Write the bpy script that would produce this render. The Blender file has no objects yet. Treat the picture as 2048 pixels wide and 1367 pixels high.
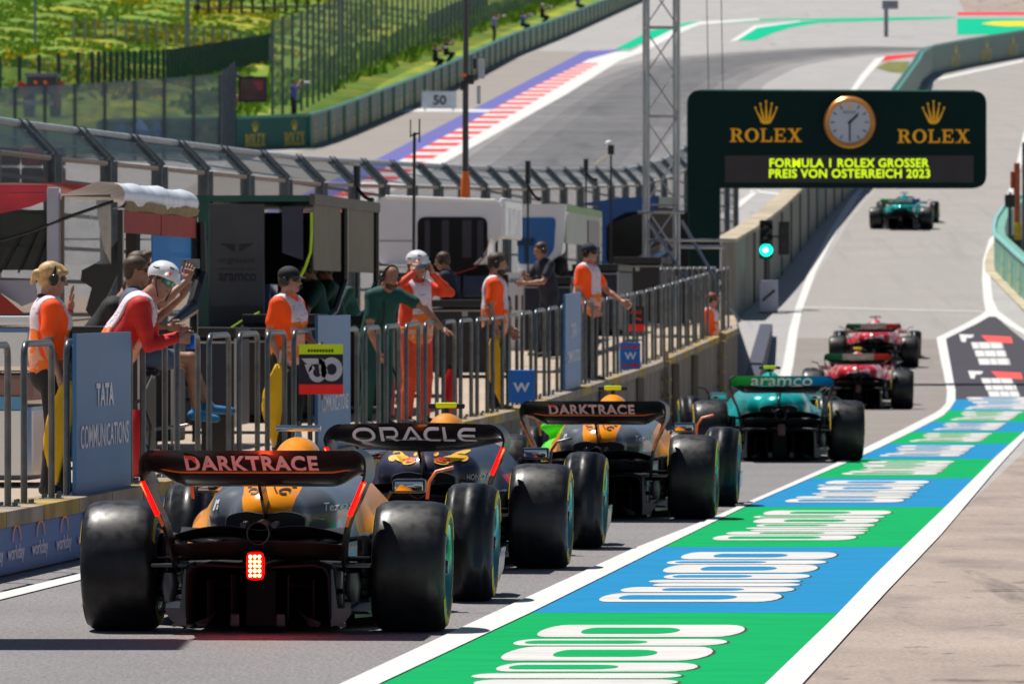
import bpy, bmesh, math, random
import numpy as np
from mathutils import Vector, Matrix
from mathutils.geometry import tessellate_polygon
R = math.radians
random.seed(7)
SC = bpy.context.scene
COL = SC.collection

# ------------------------------------------------------------------ camera
FPX, CAMH, YH, CX = 12400.0, 1.753, 624.0, 1024.0     # focal length in photo pixels, eye height, horizon row, centre column
cam_d = bpy.data.cameras.new("camera"); cam = bpy.data.objects.new("camera", cam_d); COL.objects.link(cam)
cam.location = (0, 0, CAMH); cam.rotation_euler = (R(90), 0, 0)
cam_d.sensor_width = 36; cam_d.lens = 36 * FPX / 2048; cam_d.shift_y = -(683.5 - YH) / 2048
cam_d.clip_start = 0.5; cam_d.clip_end = 6000
cam_d.dof.use_dof = True; cam_d.dof.focus_distance = 36.5; cam_d.dof.aperture_fstop = 9.5
SC.camera = cam
# ------------------------------------------------------------------ light
SUNV = Vector((-0.33, 0.28, 1.0)).normalized()
elev = math.asin(SUNV.z); azim = math.atan2(SUNV.x, SUNV.y)
w = bpy.data.worlds.new("World"); SC.world = w; w.use_nodes = True
sky = w.node_tree.nodes.new("ShaderNodeTexSky"); sky.sky_type = 'NISHITA'; sky.sun_disc = False
sky.sun_elevation = elev; sky.sun_rotation = azim; sky.altitude = 700; sky.dust_density = 0.6
bg = w.node_tree.nodes["Background"]; bg.inputs[1].default_value = 0.052
w.node_tree.links.new(sky.outputs[0], bg.inputs[0])
sl = bpy.data.lights.new("sun", 'SUN'); sl.energy = 4.9; sl.angle = R(0.5); sl.color = (1.0, 0.955, 0.89)
so = bpy.data.objects.new("sun", sl); COL.objects.link(so); so.rotation_euler = SUNV.to_track_quat('Z', 'Y').to_euler()
SC.view_settings.view_transform = 'Standard'; SC.view_settings.look = 'None'
SC.view_settings.exposure = 0.12; SC.view_settings.gamma = 1.0; SC.view_settings.use_curve_mapping = False
SC.cycles.max_bounces = 8; SC.cycles.transparent_max_bounces = 24; SC.cycles.use_denoising = True
SC.cycles.sample_clamp_indirect = 4.0

# ------------------------------------------------------------------ places
GP = [(-60, 0), (0, 0), (20, 0), (41, 0), (60, 0), (73, 0), (93, 0), (100, 0), (112, 0), (118, .05), (125, .15), (132, .32), (139, .54),
      (147, .97), (155, 1.45), (165, 2.15), (175, 2.88), (186, 3.66), (197, 4.46), (215, 5.72), (230, 6.77), (260, 8.87), (300, 11.67),
      (400, 18.67), (500, 25.67), (600, 32.67), (900, 52), (1600, 80), (4000, 120)]
GY = np.array([p[0] for p in GP], float); GZ = np.array([p[1] for p in GP], float)
def g(y): return float(np.interp(y, GY, GZ))
TP = [(18, .38), (41, .40), (60, .46), (73, .56), (93, .93), (112, 1.45), (125, 1.56), (140, 1.62), (158, 1.68), (165, 2.15)]
def zt(y): return float(np.interp(y, [p[0] for p in TP], [p[1] for p in TP]))
TH = math.atan2(1306, FPX)
def LV(u, v, z=0.0):                                    # lane frame: u metres along the pit lane, v metres to its right
    return Vector((u * math.sin(TH) + v * math.cos(TH), u * math.cos(TH) - v * math.sin(TH), z))
def uon(px, v):                                         # where the line v is seen at column px
    t = (px - CX) / FPX
    return v * (math.cos(TH) + t * math.sin(TH)) / (t * math.cos(TH) - math.sin(TH))
def P(px, py, d): return Vector(((px - CX) * d / FPX, d, CAMH - (py - YH) * d / FPX))
def gd(py):                                             # distance at which row py meets the ground
    k = (py - YH) / FPX
    for i in range(1, len(GP) - 1):
        y0, z0 = GP[i]; y1, z1 = GP[i + 1]
        f0 = z0 - (CAMH - k * y0); f1 = z1 - (CAMH - k * y1)
        if f0 <= 0 <= f1 and y1 > 5: return y0 + (y1 - y0) * (-f0) / (f1 - f0) if f1 != f0 else y0
    return 700.0
def G(px, py):
    d = gd(py); return Vector(((px - CX) * d / FPX, d))

# ------------------------------------------------------------------ materials
class NT:
    def __init__(s, name):
        s.m = bpy.data.materials.new(name); s.m.use_nodes = True; s.t = s.m.node_tree
        s.b = s.t.nodes["Principled BSDF"]; s.out = s.t.nodes["Material Output"]
        s._tc = None
    def n(s, typ, **k):
        nd = s.t.nodes.new(typ)
        for a, b in k.items(): setattr(nd, a, b)
        return nd
    def l(s, a, b): s.t.links.new(a, b)
    def put(s, sock, v):
        if isinstance(v, bpy.types.NodeSocket): s.l(v, sock)
        else: sock.default_value = v
    def tc(s):
        if s._tc is None: s._tc = s.n("ShaderNodeTexCoord")
        return s._tc.outputs["Object"]
    def xyz(s):
        q = s.n("ShaderNodeSeparateXYZ"); s.l(s.tc(), q.inputs[0]); return q.outputs
    def M(s, op, a, b=0.0, c=0.0):
        q = s.n("ShaderNodeMath", operation=op); s.put(q.inputs[0], a); s.put(q.inputs[1], b)
        if op in ('MULTIPLY_ADD', 'COMPARE', 'SMOOTH_MIN'): s.put(q.inputs[2], c)
        return q.outputs[0]
    def mix(s, f, a, b):
        q = s.n("ShaderNodeMix", data_type='RGBA'); s.put(q.inputs[0], f)
        s.put(q.inputs[6], c4(a) if not isinstance(a, bpy.types.NodeSocket) else a)
        s.put(q.inputs[7], c4(b) if not isinstance(b, bpy.types.NodeSocket) else b); return q.outputs[2]
    def noise(s, scale, detail=3, vec=None, rough=.5, stretch=None):
        q = s.n("ShaderNodeTexNoise"); q.inputs["Scale"].default_value = scale; q.inputs["Detail"].default_value = detail
        q.inputs["Roughness"].default_value = rough
        v = vec or s.tc()
        if stretch:
            mp = s.n("ShaderNodeMapping"); mp.inputs["Scale"].default_value = stretch[0]; mp.inputs["Rotation"].default_value = (0, 0, stretch[1])
            s.l(v, mp.inputs[0]); v = mp.outputs[0]
        s.l(v, q.inputs[0]); return q.outputs[0]
    def ramp(s, v, lo, hi):
        q = s.n("ShaderNodeMapRange"); s.put(q.inputs[0], v); q.inputs[1].default_value = lo; q.inputs[2].default_value = hi; return q.outputs[0]
    def bump(s, h, strength=.3, dist=.01):
        q = s.n("ShaderNodeBump"); q.inputs[0].default_value = strength; q.inputs[1].default_value = dist
        s.l(h, q.inputs[2]); s.l(q.outputs[0], s.b.inputs["Normal"])
def c4(c): return (c[0], c[1], c[2], 1.0)
def sr(r, g_, b):                                       # 0-255 display colour to linear
    f = lambda c: (c / 255 / 12.92) if c / 255 <= .04045 else ((c / 255 + .055) / 1.055) ** 2.4
    return (f(r), f(g_), f(b))
def mat(name, col, rough=.5, metal=0, var=.12, vs=3.0, coat=0, emit=None, es=0, bump=0, bs=40, spec=None, alpha=None):
    t = NT(name); t.b.inputs["Roughness"].default_value = rough; t.b.inputs["Metallic"].default_value = metal
    if var:
        nz = t.noise(vs, 4); f = t.ramp(nz, .3, .7)
        t.l(t.mix(f, [c * (1 - var) for c in col], [min(1, c * (1 + var)) for c in col]), t.b.inputs["Base Color"])
    else: t.b.inputs["Base Color"].default_value = c4(col)
    if coat: t.b.inputs["Coat Weight"].default_value = coat; t.b.inputs["Coat Roughness"].default_value = .08
    if emit: t.b.inputs["Emission Color"].default_value = c4(emit); t.b.inputs["Emission Strength"].default_value = es
    if bump: t.bump(t.noise(bs, 4), bump)
    if spec is not None: t.b.inputs["Specular IOR Level"].default_value = spec
    if alpha is not None: t.b.inputs["Alpha"].default_value = alpha
    return t.m
MC = {}
def mk(name, *a, **k):
    if name not in MC: MC[name] = mat(name, *a, **k)
    return MC[name]

# ------------------------------------------------------------------ mesh building
class MB:
    def __init__(s): s.v = []; s.f = []; s.mi = []; s.cur = 0
    def add(s, vs, fs):
        o = len(s.v); s.v += [tuple(v) for v in vs]
        for f in fs: s.f.append([i + o for i in f]); s.mi.append(s.cur)
        return s
    def box(s, c, size, rot=None, taper=1.0):
        hx, hy, hz = size[0] / 2, size[1] / 2, size[2] / 2
        pts = [Vector((sx * hx * (taper if sz > 0 else 1), sy * hy * (taper if sz > 0 else 1), sz * hz)) for sz in (-1, 1) for sy in (-1, 1) for sx in (-1, 1)]
        if rot is not None:
            m = rot if isinstance(rot, Matrix) else Matrix.Rotation(rot, 3, 'Z'); pts = [m @ p for p in pts]
        c = Vector(c)
        return s.add([p + c for p in pts], [(0, 2, 3, 1), (4, 5, 7, 6), (0, 1, 5, 4), (2, 6, 7, 3), (0, 4, 6, 2), (1, 3, 7, 5)])
    def rbox(s, c, size, r=.02, rot=None):              # box with cut edges
        bm = bmesh.new(); bmesh.ops.create_cube(bm, size=1)
        for v in bm.verts: v.co = Vector((v.co.x * size[0], v.co.y * size[1], v.co.z * size[2]))
        bmesh.ops.bevel(bm, geom=bm.edges[:], offset=r, segments=2, affect='EDGES', profile=.6)
        m = (rot if isinstance(rot, Matrix) else Matrix.Rotation(rot or 0, 3, 'Z')); c = Vector(c)
        bm.verts.index_update()
        s.add([m @ v.co + c for v in bm.verts], [[v.index for v in f.verts] for f in bm.faces]); bm.free(); return s
    def tube(s, pts, r, n=10, caps=True):
        pts = [Vector(p) for p in pts]; rs = r if isinstance(r, (list, tuple)) else [r] * len(pts)
        rings = []; up = None
        for i, p in enumerate(pts):
            d = (pts[min(i + 1, len(pts) - 1)] - pts[max(i - 1, 0)]).normalized()
            if up is None: up = Vector((0, 0, 1)) if abs(d.z) < .9 else Vector((1, 0, 0))
            a = d.cross(up).normalized(); b = a.cross(d).normalized(); up = b
            rings.append([p + (a * math.cos(t) + b * math.sin(t)) * rs[i] for t in [2 * math.pi * k / n for k in range(n)]])
        return s.loft(rings, caps=caps)
    def loft(s, rings, closed=True, caps=True):
        n = len(rings[0]); vs = [p for r_ in rings for p in r_]; fs = []
        for i in range(len(rings) - 1):
            for k in range(n if closed else n - 1):
                a = i * n + k; b = i * n + (k + 1) % n; fs.append((a, b, b + n, a + n))
        if caps and closed: fs.append(tuple(range(n - 1, -1, -1))); fs.append(tuple((len(rings) - 1) * n + k for k in range(n)))
        return s.add(vs, fs)
    def prism(s, poly, fn0, fn1):                       # poly of 2D points, mapped by two functions
        n = len(poly); a = [fn0(p) for p in poly]; b = [fn1(p) for p in poly]
        fs = [(k, (k + 1) % n, (k + 1) % n + n, k + n) for k in range(n)]
        tri = tessellate_polygon([[Vector((p[0], p[1], 0)) for p in poly]])
        fs += [tuple(t) for t in tri] + [tuple(i + n for i in reversed(t)) for t in tri]
        return s.add(a + b, fs)
    def lathe(s, prof, c, axis='X', n=32, a0=0, a1=2 * math.pi):
        full = abs(a1 - a0 - 2 * math.pi) < 1e-6; m = n if full else n + 1; rings = []
        c = Vector(c)
        for k in range(m):
            a = a0 + (a1 - a0) * k / n; ca, sa = math.cos(a), math.sin(a); ring = []
            for (h, r) in prof:
                ring.append(c + (Vector((h, r * ca, r * sa)) if axis == 'X' else Vector((r * ca, h, r * sa)) if axis == 'Y' else Vector((r * ca, r * sa, h))))
            rings.append(ring)
        L = len(prof); vs = [p for r_ in rings for p in r_]; fs = []
        for k in range(m if full else m - 1):
            for j in range(L - 1):
                a = k * L + j; b = ((k + 1) % m) * L + j; fs.append((a, b, b + 1, a + 1))
        return s.add(vs, fs)
    def sphere(s, c, r, n=12):
        if not isinstance(r, (list, tuple)): r = (r, r, r)
        rings = []
        for i in range(1, n // 2):
            a = math.pi * i / (n // 2)
            rings.append([Vector(c) + Vector((r[0] * math.sin(a) * math.cos(t), r[1] * math.sin(a) * math.sin(t), -r[2] * math.cos(a))) for t in [2 * math.pi * k / n for k in range(n)]])
        return s.loft(rings)
    def quad(s, a, b, c, d): return s.add([a, b, c, d], [(0, 1, 2, 3)])
    def mesh(s, name, smooth=False):
        me = bpy.data.meshes.new(name); me.from_pydata(s.v, [], s.f); 
        if s.mi and max(s.mi) > 0: me.polygons.foreach_set("material_index", s.mi)
        me.validate()
        bm = bmesh.new(); bm.from_mesh(me); bmesh.ops.recalc_face_normals(bm, faces=bm.faces); bm.to_mesh(me); bm.free()
        if smooth:
            me.polygons.foreach_set("use_smooth", [True] * len(me.polygons))
            if smooth != 'all': me.set_sharp_from_angle(angle=R(38))
        me.update(); return me
def link(name, me, mats, parent=None, shared=False):
    o = bpy.data.objects.new(name, me); COL.objects.link(o)
    mats = mats if isinstance(mats, (list, tuple)) else [mats]
    while len(me.materials) < len(mats): me.materials.append(mats[len(me.materials)])
    if shared:
        for i, m in enumerate(mats): o.material_slots[i].link = 'OBJECT'; o.material_slots[i].material = m
    if parent: o.parent = parent
    return o
def tag(o, label=None, cat=None, group=None, kind=None):
    if label: o["label"] = label
    if cat: o["category"] = cat
    if group: o["group"] = group
    if kind: o["kind"] = kind
    return o
def thing(name, label, cat, loc=(0, 0, 0), rz=0, group=None):
    o = bpy.data.objects.new(name, None); COL.objects.link(o); o.location = loc; o.rotation_euler = (0, 0, rz); o.empty_display_size = .2
    return tag(o, label, cat, group, 'thing')
def comps(mb, side=False):                              # the separate pieces of a mesh, or its left and right halves
    par = list(range(len(mb.v)))
    def fd(i):
        while par[i] != i: par[i] = par[par[i]]; i = par[i]
        return i
    for f in mb.f:
        for k in f[1:]: par[fd(k)] = fd(f[0])
    G_ = {}
    for fi, f in enumerate(mb.f):
        key = (sum(mb.v[k][0] for k in f) > 0) if side else fd(f[0]); G_.setdefault(key, []).append(fi)
    out = []
    for fl in G_.values():
        m = MB(); ids = {}
        for fi in fl:
            q = []
            for k in mb.f[fi]:
                if k not in ids: ids[k] = len(m.v); m.v.append(mb.v[k])
                q.append(ids[k])
            m.f.append(q); m.mi.append(mb.mi[fi])
        out.append(m)
    return out
SPLIT = {"panel_joint", "black_post", "diffuser_vane", "suspension_arm", "bolt", "clamp", "curved_stay", "base_bar", "leg", "orange_arch", "rung", "side_rail", "red_arrow", "dark_fitting", "signal_box", "antenna_rod", "helmet_vent", "chin_strap"}
def part(name, mb, mats, parent, smooth=False):
    if name in SPLIT:
        for m in comps(mb): o = link(name, m.mesh(name, smooth), mats, parent)
        return o
    return link(name, mb.mesh(name, smooth), mats, parent)
def struct(name, mb, mats, smooth=False): return tag(link(name, mb.mesh(name, smooth), mats), kind="structure")

_tx = {}
def text_geo(txt, bold=0.0, space=1.0):
    key = (txt, bold, space)
    if key not in _tx:
        cu = bpy.data.curves.new("t", 'FONT'); cu.body = txt; cu.offset = bold; cu.space_character = space; cu.resolution_u = 3
        o = bpy.data.objects.new("t", cu); COL.objects.link(o); dg = bpy.context.evaluated_depsgraph_get()
        me = bpy.data.meshes.new_from_object(o.evaluated_get(dg)); vs = [v.co.copy() for v in me.vertices]; fs = [list(p.vertices) for p in me.polygons]
        bpy.data.objects.remove(o); bpy.data.curves.remove(cu); bpy.data.meshes.remove(me)
        x0 = min(v.x for v in vs); x1 = max(v.x for v in vs); y0 = min(v.y for v in vs); y1 = max(v.y for v in vs)
        _tx[key] = ([((v.x - x0) / (x1 - x0), (v.y - y0) / (y1 - y0)) for v in vs], fs)
    return _tx[key]
def put_text(mb, txt, fn, bold=0.0, space=1.0):         # fn maps (0..1, 0..1) to a point
    vs, fs = text_geo(txt, bold, space); mb.add([fn(a, b) for a, b in vs], fs); return mb
def flat(o, ux, uy):                                    # mapping onto a flat rectangle
    o = Vector(o); ux = Vector(ux); uy = Vector(uy); return lambda a, b: o + ux * a + uy * b

# ------------------------------------------------------------------ draping markings over the ground
def clip(poly, y, keep_above):
    out = []
    for i in range(len(poly)):
        a, b = poly[i - 1], poly[i]; ia = (a[1] >= y) == keep_above; ib = (b[1] >= y) == keep_above
        if ia != ib:
            t = (y - a[1]) / (b[1] - a[1]); out.append((a[0] + (b[0] - a[0]) * t, y))
        if ib: out.append(b)
    return out
def drape(mb, poly, dz, zf=g, rows=GY):
    poly = [(p[0], p[1]) for p in poly]
    for t in tessellate_polygon([[Vector((p[0], p[1], 0)) for p in poly]]):
        tri = [poly[i] for i in t]; lo = min(p[1] for p in tri); hi = max(p[1] for p in tri)
        cuts = [lo] + [y for y in rows if lo < y < hi] + [hi]
        for y0, y1 in zip(cuts, cuts[1:]):
            q = tri
            if y0 > lo: q = clip(q, y0, True)
            if y1 < hi and q: q = clip(q, y1, False)
            if len(q) >= 3: mb.add([(p[0], p[1], zf(p[1]) + dz) for p in q], [tuple(range(len(q)))])
    return mb
def pxs(*p): return [G(*q) for q in p]
def ribbon(line, wid, side=0):                          # polygon round a polyline of world XY points; wid metres
    L = [Vector((p[0], p[1])) for p in line]; a = []; b = []
    for i, p in enumerate(L):
        d = (L[min(i + 1, len(L) - 1)] - L[max(i - 1, 0)]).normalized(); n = Vector((d.y, -d.x)); h = wid / 2
        a.append(p + n * (h + side * h)); b.append(p - n * (h - side * h))
    return a + b[::-1]
def res(pl, n):
    L = [0]
    for a, b in zip(pl, pl[1:]): L.append(L[-1] + (b - a).length)
    out = []
    for k in range(n + 1):
        s = L[-1] * k / n; i = max(j for j in range(len(L)) if L[j] <= s + 1e-9); i = min(i, len(pl) - 2)
        out.append(pl[i].lerp(pl[i + 1], (s - L[i]) / (L[i + 1] - L[i])))
    return out
# ================================================================== the setting
def asphalt(name, c, grain=.25, scale=70, patch=.10, streak=None):
    t = NT(name); gr = t.ramp(t.noise(scale, 2), .3, .7); pt = t.ramp(t.noise(.35, 4), .3, .7)
    a = t.mix(gr, [x * (1 - grain) for x in c], [x * (1 + grain) for x in c])
    q = t.n("ShaderNodeMix", data_type='RGBA', blend_type='MULTIPLY'); q.inputs[0].default_value = 1.0; t.l(a, q.inputs[6])
    t.l(t.mix(pt, (1 - patch,) * 3, (1, 1, 1)), q.inputs[7]); a = q.outputs[2]
    if streak:                                          # tyre rubber laid on the surface
        for (st, lo, hi, dark, sc) in streak:
            f = t.ramp(t.noise(sc, 5, stretch=st, rough=.6), lo, hi); a = t.mix(f, a, dark)
    t.l(a, t.b.inputs["Base Color"]); t.b.inputs["Roughness"].default_value = .85
    t.b.inputs["Specular IOR Level"].default_value = .08; t.bump(t.noise(scale * 1.5, 2), .25, .004)
    return t.m
M_GROUND = asphalt("pale_track_asphalt", (.42, .405, .395), .10, 9, .12, [(((.9, .10, 1), R(-22)), .50, .80, (.35, .34, .34), .8), (((1.6, .03, 1), R(-24)), .60, .74, (.27, .265, .27), .8), (((.3, .03, 1), R(-12)), .45, .7, (.37, .36, .355), .6)])
M_LANE = asphalt("pit_lane_asphalt", (.25, .238, .238), .38, 55, .14)
M_EXIT = asphalt("exit_road_asphalt", (.37, .345, .325), .12, 9, .12, [(((2.2, .05, 1), R(-7)), .56, .76, (.29, .275, .265), .8), (((.5, .04, 1), R(-7)), .45, .75, (.34, .32, .305), .6)])
M_EXIT2 = asphalt("exit_road_concrete", (.29, .262, .24), .12, 9, .12)
M_APRON = asphalt("tan_concrete", (.44, .36, .31), .22, 42, .30, [(((.5, .16, 1), R(14)), .50, .72, (.24, .20, .185), 2.2), (((1.0, .08, 1), R(38)), .58, .70, (.13, .115, .115), 1.3), (((1, .5, 1), 0), .60, .70, (.20, .165, .15), 3.5)])
M_VERGE = asphalt("beige_runoff", (.33, .30, .275), .10, 9, .10)
M_TRACKDARK = asphalt("racing_line_asphalt", (.25, .25, .262), .10, 6, .2, [(((1.0, .06, 1), R(-22)), .5, .7, (.16, .16, .175), .9)])
for _n in (0,):
    class _Q(NT):
        def __init__(s, m): s.m = m; s.t = m.node_tree; s.b = s.t.nodes["Principled BSDF"]; s._tc = None
    _q = _Q(M_TRACKDARK); _q.l(_q.ramp(_q.noise(.22, 6, rough=.7, stretch=((.25, 1.0, 1), R(-20))), -.2, 2.6), _q.b.inputs["Alpha"])
def paint(name, c, wear=.35):
    t = NT(name); f = t.ramp(t.noise(2.2, 6, rough=.7, stretch=((.6, 1.6, 1), .2)), .42, .75); f2 = t.ramp(t.noise(60, 2), .62, .8)
    a = t.mix(t.M('MULTIPLY', f, wear), c, [x * .72 for x in c]); a = t.mix(t.M('MULTIPLY', f2, .4), a, [x * .6 for x in c])
    t.l(a, t.b.inputs["Base Color"]); t.b.inputs["Roughness"].default_value = .8; t.b.inputs["Specular IOR Level"].default_value = .08; t.bump(t.noise(90, 2), .2, .003); return t.m
M_WHITE = paint("white_road_paint", (.67, .665, .65)); M_GREEN = paint("green_road_paint", (.0, .36, .105), .7); M_BLUE = paint("blue_road_paint", (.016, .235, .47), .7)
M_PURPLE = paint("violet_road_paint", (.15, .15, .40)); M_RED = paint("red_kerb_paint", (.72, .05, .06)); M_DARKP = paint("dark_road_paint", (.075, .07, .085))
M_MINT = paint("mint_green_paint", (.0, .46, .25)); M_YELLOWP = paint("yellow_road_paint", (.8, .6, .02)); M_OUT = paint("black_letter_edge", (.07, .065, .06)); M_CORAL = paint("coral_road_paint", (.85, .11, .10))

mb = MB()
xs = [-900, -200, -60, 0, 60, 200, 900]
for y0, y1 in zip(GY, GY[1:]):
    for a, b in zip(xs, xs[1:]): mb.quad((a, y0, g(y0)), (b, y0, g(y0)), (b, y1, g(y1)), (a, y1, g(y1)))
struct("ground", mb, M_GROUND)

WALLV = -7.66
def L2(u, v): p = LV(u, v); return Vector((p.x, p.y))
struct("pit_lane_road", drape(MB(), [L2(8, WALLV - .2), L2(8, -3.75), L2(100, -3.75), L2(113, -3.9), L2(122, WALLV + 2.0), L2(113, WALLV - .2)], .004), M_LANE)
# the wide pale apron to the right of the painted band
struct("right_apron", drape(MB(), [L2(8, -1.75), L2(8, 30), L2(120, 30), L2(146, 9), L2(124, -1.7), L2(60, -1.78)], .004), M_APRON)
# pit exit road
ex = pxs((1560, 760), (1590, 640), (1640, 540), (1700, 440), (1752, 378), (1838, 200), (1870, 152), (2048, 120), (2300, 100), (2300, 190), (2110, 250), (2050, 330), (2010, 400), (1988, 470), (1970, 560), (1978, 632), (1890, 680), (1780, 680), (1640, 690))
ex2 = pxs((1555, 765), (1590, 640), (1978, 632), (1890, 680), (1895, 745), (1910, 800), (1880, 826), (1730, 880))
struct("exit_road", drape(MB(), ex, .004), M_EXIT)
struct("exit_road_near", drape(MB(), pxs((1545, 800), (1590, 676), (1893, 678), (1895, 745), (1912, 800), (1890, 826), (1700, 905), (1500, 905)), .006), M_EXIT2)
# run-off on the far side of the main straight, racing line, painted kerbs
struct("track_runoff", drape(MB(), pxs((300, 420), (455, 330), (610, 300), (680, 270), (850, 195), (1024, 122), (1075, 102), (1168, 104), (745, 323), (560, 420)), .004), M_VERGE)
_rl = res(pxs((1120, 345), (1190, 280), (1260, 215), (1330, 165), (1410, 133), (1500, 116), (1620, 106), (1740, 99), (1840, 95)), 30); mb = MB()
for _k, _w in enumerate((11, 8.5, 6, 4)): drape(mb, ribbon(_rl, _w), .003 + .0006 * _k)
struct("racing_line", mb, M_TRACKDARK)
struct("violet_strip", drape(MB(), pxs((520, 430), (745, 323), (1168, 103), (1247, 99), (1178, 120), (793, 325), (600, 430)), .008), M_PURPLE)
kerbL = pxs((600, 430), (793, 325), (935, 248), (1060, 178), (1178, 119), (1232, 104)); kerbR = pxs((710, 430), (872, 326), (1000, 258), (1120, 185), (1225, 119), (1262, 104))
struct("kerb", drape(MB(), list(kerbL) + list(kerbR)[::-1], .012), M_WHITE)
mb = MB()
def along(pl, t):
    n = len(pl) - 1; f = min(t * n, n - 1e-6); i = int(f); return pl[i].lerp(pl[i + 1], f - i)
kl = res(kerbL[:5], 60); kr = res(kerbR[:5], 60)
for i in range(0, 58, 2):
    a, b = kl[i], kl[i + 1]; c, d = kr[i + 1], kr[i]
    drape(mb, [a, b, b.lerp(c, .72), a.lerp(d, .72)], .017)
struct("kerb_stripes", mb, M_RED)
struct("track_edge_line", drape(MB(), pxs((640, 450), (872, 326), (1120, 185), (1225, 119), (1262, 104), (1300, 82), (1345, 60), (1400, 44), (1520, 38), (1518, 41), (1400, 50), (1352, 70), (1290, 104), (1240, 122), (1135, 188), (890, 326), (665, 450)), .015), M_WHITE)
mb = MB()
drape(mb, pxs((1230, 99), (1262, 82), (1300, 62), (1380, 45), (1560, 38), (1910, 34), (1910, 36), (1560, 41), (1390, 50), (1300, 80), (1258, 99)), .012)
drape(mb, pxs((1474, 82), (1513, 56), (1560, 46), (1640, 41), (1900, 36), (1900, 38), (1640, 46), (1580, 56), (1548, 66), (1512, 81)), .012)
drape(mb, pxs((1914, 70), (1914, 37), (2150, 38), (2150, 60), (2048, 69)), .012)
struct("green_edge_paint", mb, M_MINT)
mb = MB()
drape(mb, pxs((1458, 84), (1508, 52), (1600, 42), (1600, 44), (1515, 56), (1474, 82)), .015)
drape(mb, pxs((1700, 182), (1722, 150), (1750, 118), (1772, 113), (1772, 118), (1762, 124), (1738, 150), (1712, 182)), .012)
drape(mb, pxs((1440, 430), (1510, 380), (1522, 380), (1446, 444)), .012)
drape(mb, pxs((1500, 380), (1590, 390), (1590, 394), (1500, 384)), .012)
drape(mb, pxs((690, 219), (850, 218), (1010, 220), (1010, 225), (850, 224), (690, 225)), .014)
struct("track_white_lines", mb, M_WHITE)
struct("far_red_line", drape(MB(), pxs((1915, 31), (1915, 25), (2200, 24), (2200, 30)), .010), M_RED)
struct("far_tan_runoff", drape(MB(), pxs((1930, 24), (1905, -20), (2300, -20), (2300, 22)), .006), M_APRON)
struct("far_yellow_mark", drape(MB(), pxs((1962, 48), (1985, 44), (2030, 43), (2150, 44), (2150, 52), (2010, 53), (1985, 51)), .018), M_YELLOWP)
mb = MB(); drape(mb, pxs((1772, 112), (1830, 108), (1834, 113), (1790, 119), (1762, 124)), .016); struct("inside_kerb", mb, M_RED)
struct("verge_grass", drape(MB(), pxs((1752, 136), (1776, 124), (1820, 124), (1808, 147), (1778, 144)), .02), mk("dry_grass", (.16, .17, .03), .9, var=.4, vs=1.2))

# painted band between the fast lane and the working lane
def bandedge(px_l):  return px_l
inL = [(770, 1367), (1060, 1229), (1318, 1100), (1494, 1014), (1706, 918), (1750, 898), (1833, 860), (1886, 832), (1905, 815), (1911, 799)]
inR = [(1535, 1367), (1670, 1236), (1748, 1154), (1802, 1101), (1884, 1022), (1941, 965), (1994, 912), (2030, 880), (2092, 826), (2130, 799)]
wl = pxs(*inL); wr = pxs(*inR)
def xat(pl, y):
    if y <= pl[0].y: return pl[0].x + (y - pl[0].y) * (pl[1].x - pl[0].x) / (pl[1].y - pl[0].y)
    for a, b in zip(pl, pl[1:]):
        if a.y <= y <= b.y: return a.x + (b.x - a.x) * (y - a.y) / (b.y - a.y)
    return pl[-1].x
bb = [7, 16.5, 26.3, 36.05, 46.15, 55.6, 65.3, 73.8, 82.3, 90.5, 98.8, 110, 121.8]
mg, mbl = MB(), MB()
for i, (a, b) in enumerate(zip(bb, bb[1:])):
    ys = [a] + [p.y for p in wl if a < p.y < b] + [b]; yr = [a] + [p.y for p in wr if a < p.y < b] + [b]
    drape(mbl if i % 2 else mg, [Vector((xat(wl, y) - .05, y)) for y in ys] + [Vector((xat(wr, y) + .05, y)) for y in yr[::-1]], .008)
struct("green_painted_band", mg, M_GREEN); struct("blue_painted_band", mbl, M_BLUE)
mb = MB()
drape(mb, [L2(7, -3.83)] + pxs((690, 1367), (985, 1229), (1265, 1100), (1427, 1036), (1673, 927), (1729, 897), (1805, 860), (1871, 826), (1892, 807), (1894, 782), (1886, 741), (1873, 676), (1928, 649), (1962, 630), (1971, 622), (1967, 600), (1964, 560), (1966, 520), (1978, 480), (1988, 470), (2004, 420), (2028, 350), (2048, 262), (2062, 262), (2038, 350), (2012, 420),
      (1994, 476), (1983, 520), (1981, 560), (1986, 600), (1996, 622), (2048, 659), (2140, 722), (2140, 738), (2048, 670), (1991, 634), (1978, 634), (1892, 678), (1902, 733), (1911, 781), (1911, 801), (1886, 832), (1833, 860), (1758, 897), (1708, 920), (1494, 1013), (1318, 1100), (1060, 1229), (768, 1367)) + [L2(7, -3.6)], .014)
drape(mb, [Vector((xat(wr, 7) , 7)), Vector((xat(wr, 7) + .17, 7))] + pxs((1609, 1367), (1670, 1300), (1773, 1186), (1834, 1122), (1884, 1069), (1941, 1001), (1998, 933), (2046, 880), (2105, 829), (2160, 790), (2145, 790), (2092, 826), (2030, 880), (1994, 912), (1941, 965), (1884, 1022), (1802, 1101), (1748, 1154), (1670, 1236), (1535, 1367)), .014)
drape(mb, [L2(8, -7.20), L2(70, -7.20), L2(112, -6.5), L2(112, -6.3), L2(70, -7.03), L2(8, -7.03)], .012)
drape(mb, pxs((1547, 800), (1560, 750), (1578, 660), (1590, 618), (1618, 540), (1655, 470), (1700, 398), (1722, 372), (1760, 320), (1845, 190), (1866, 158), (2048, 120), (2048, 124), (1872, 162), (1855, 192), (1772, 320), (1733, 372), (1712, 402), (1668, 474), (1632, 545), (1604, 622), (1596, 662), (1582, 750), (1570, 800)), .012)
struct("pit_lane_white_lines", mb, M_WHITE)
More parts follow.
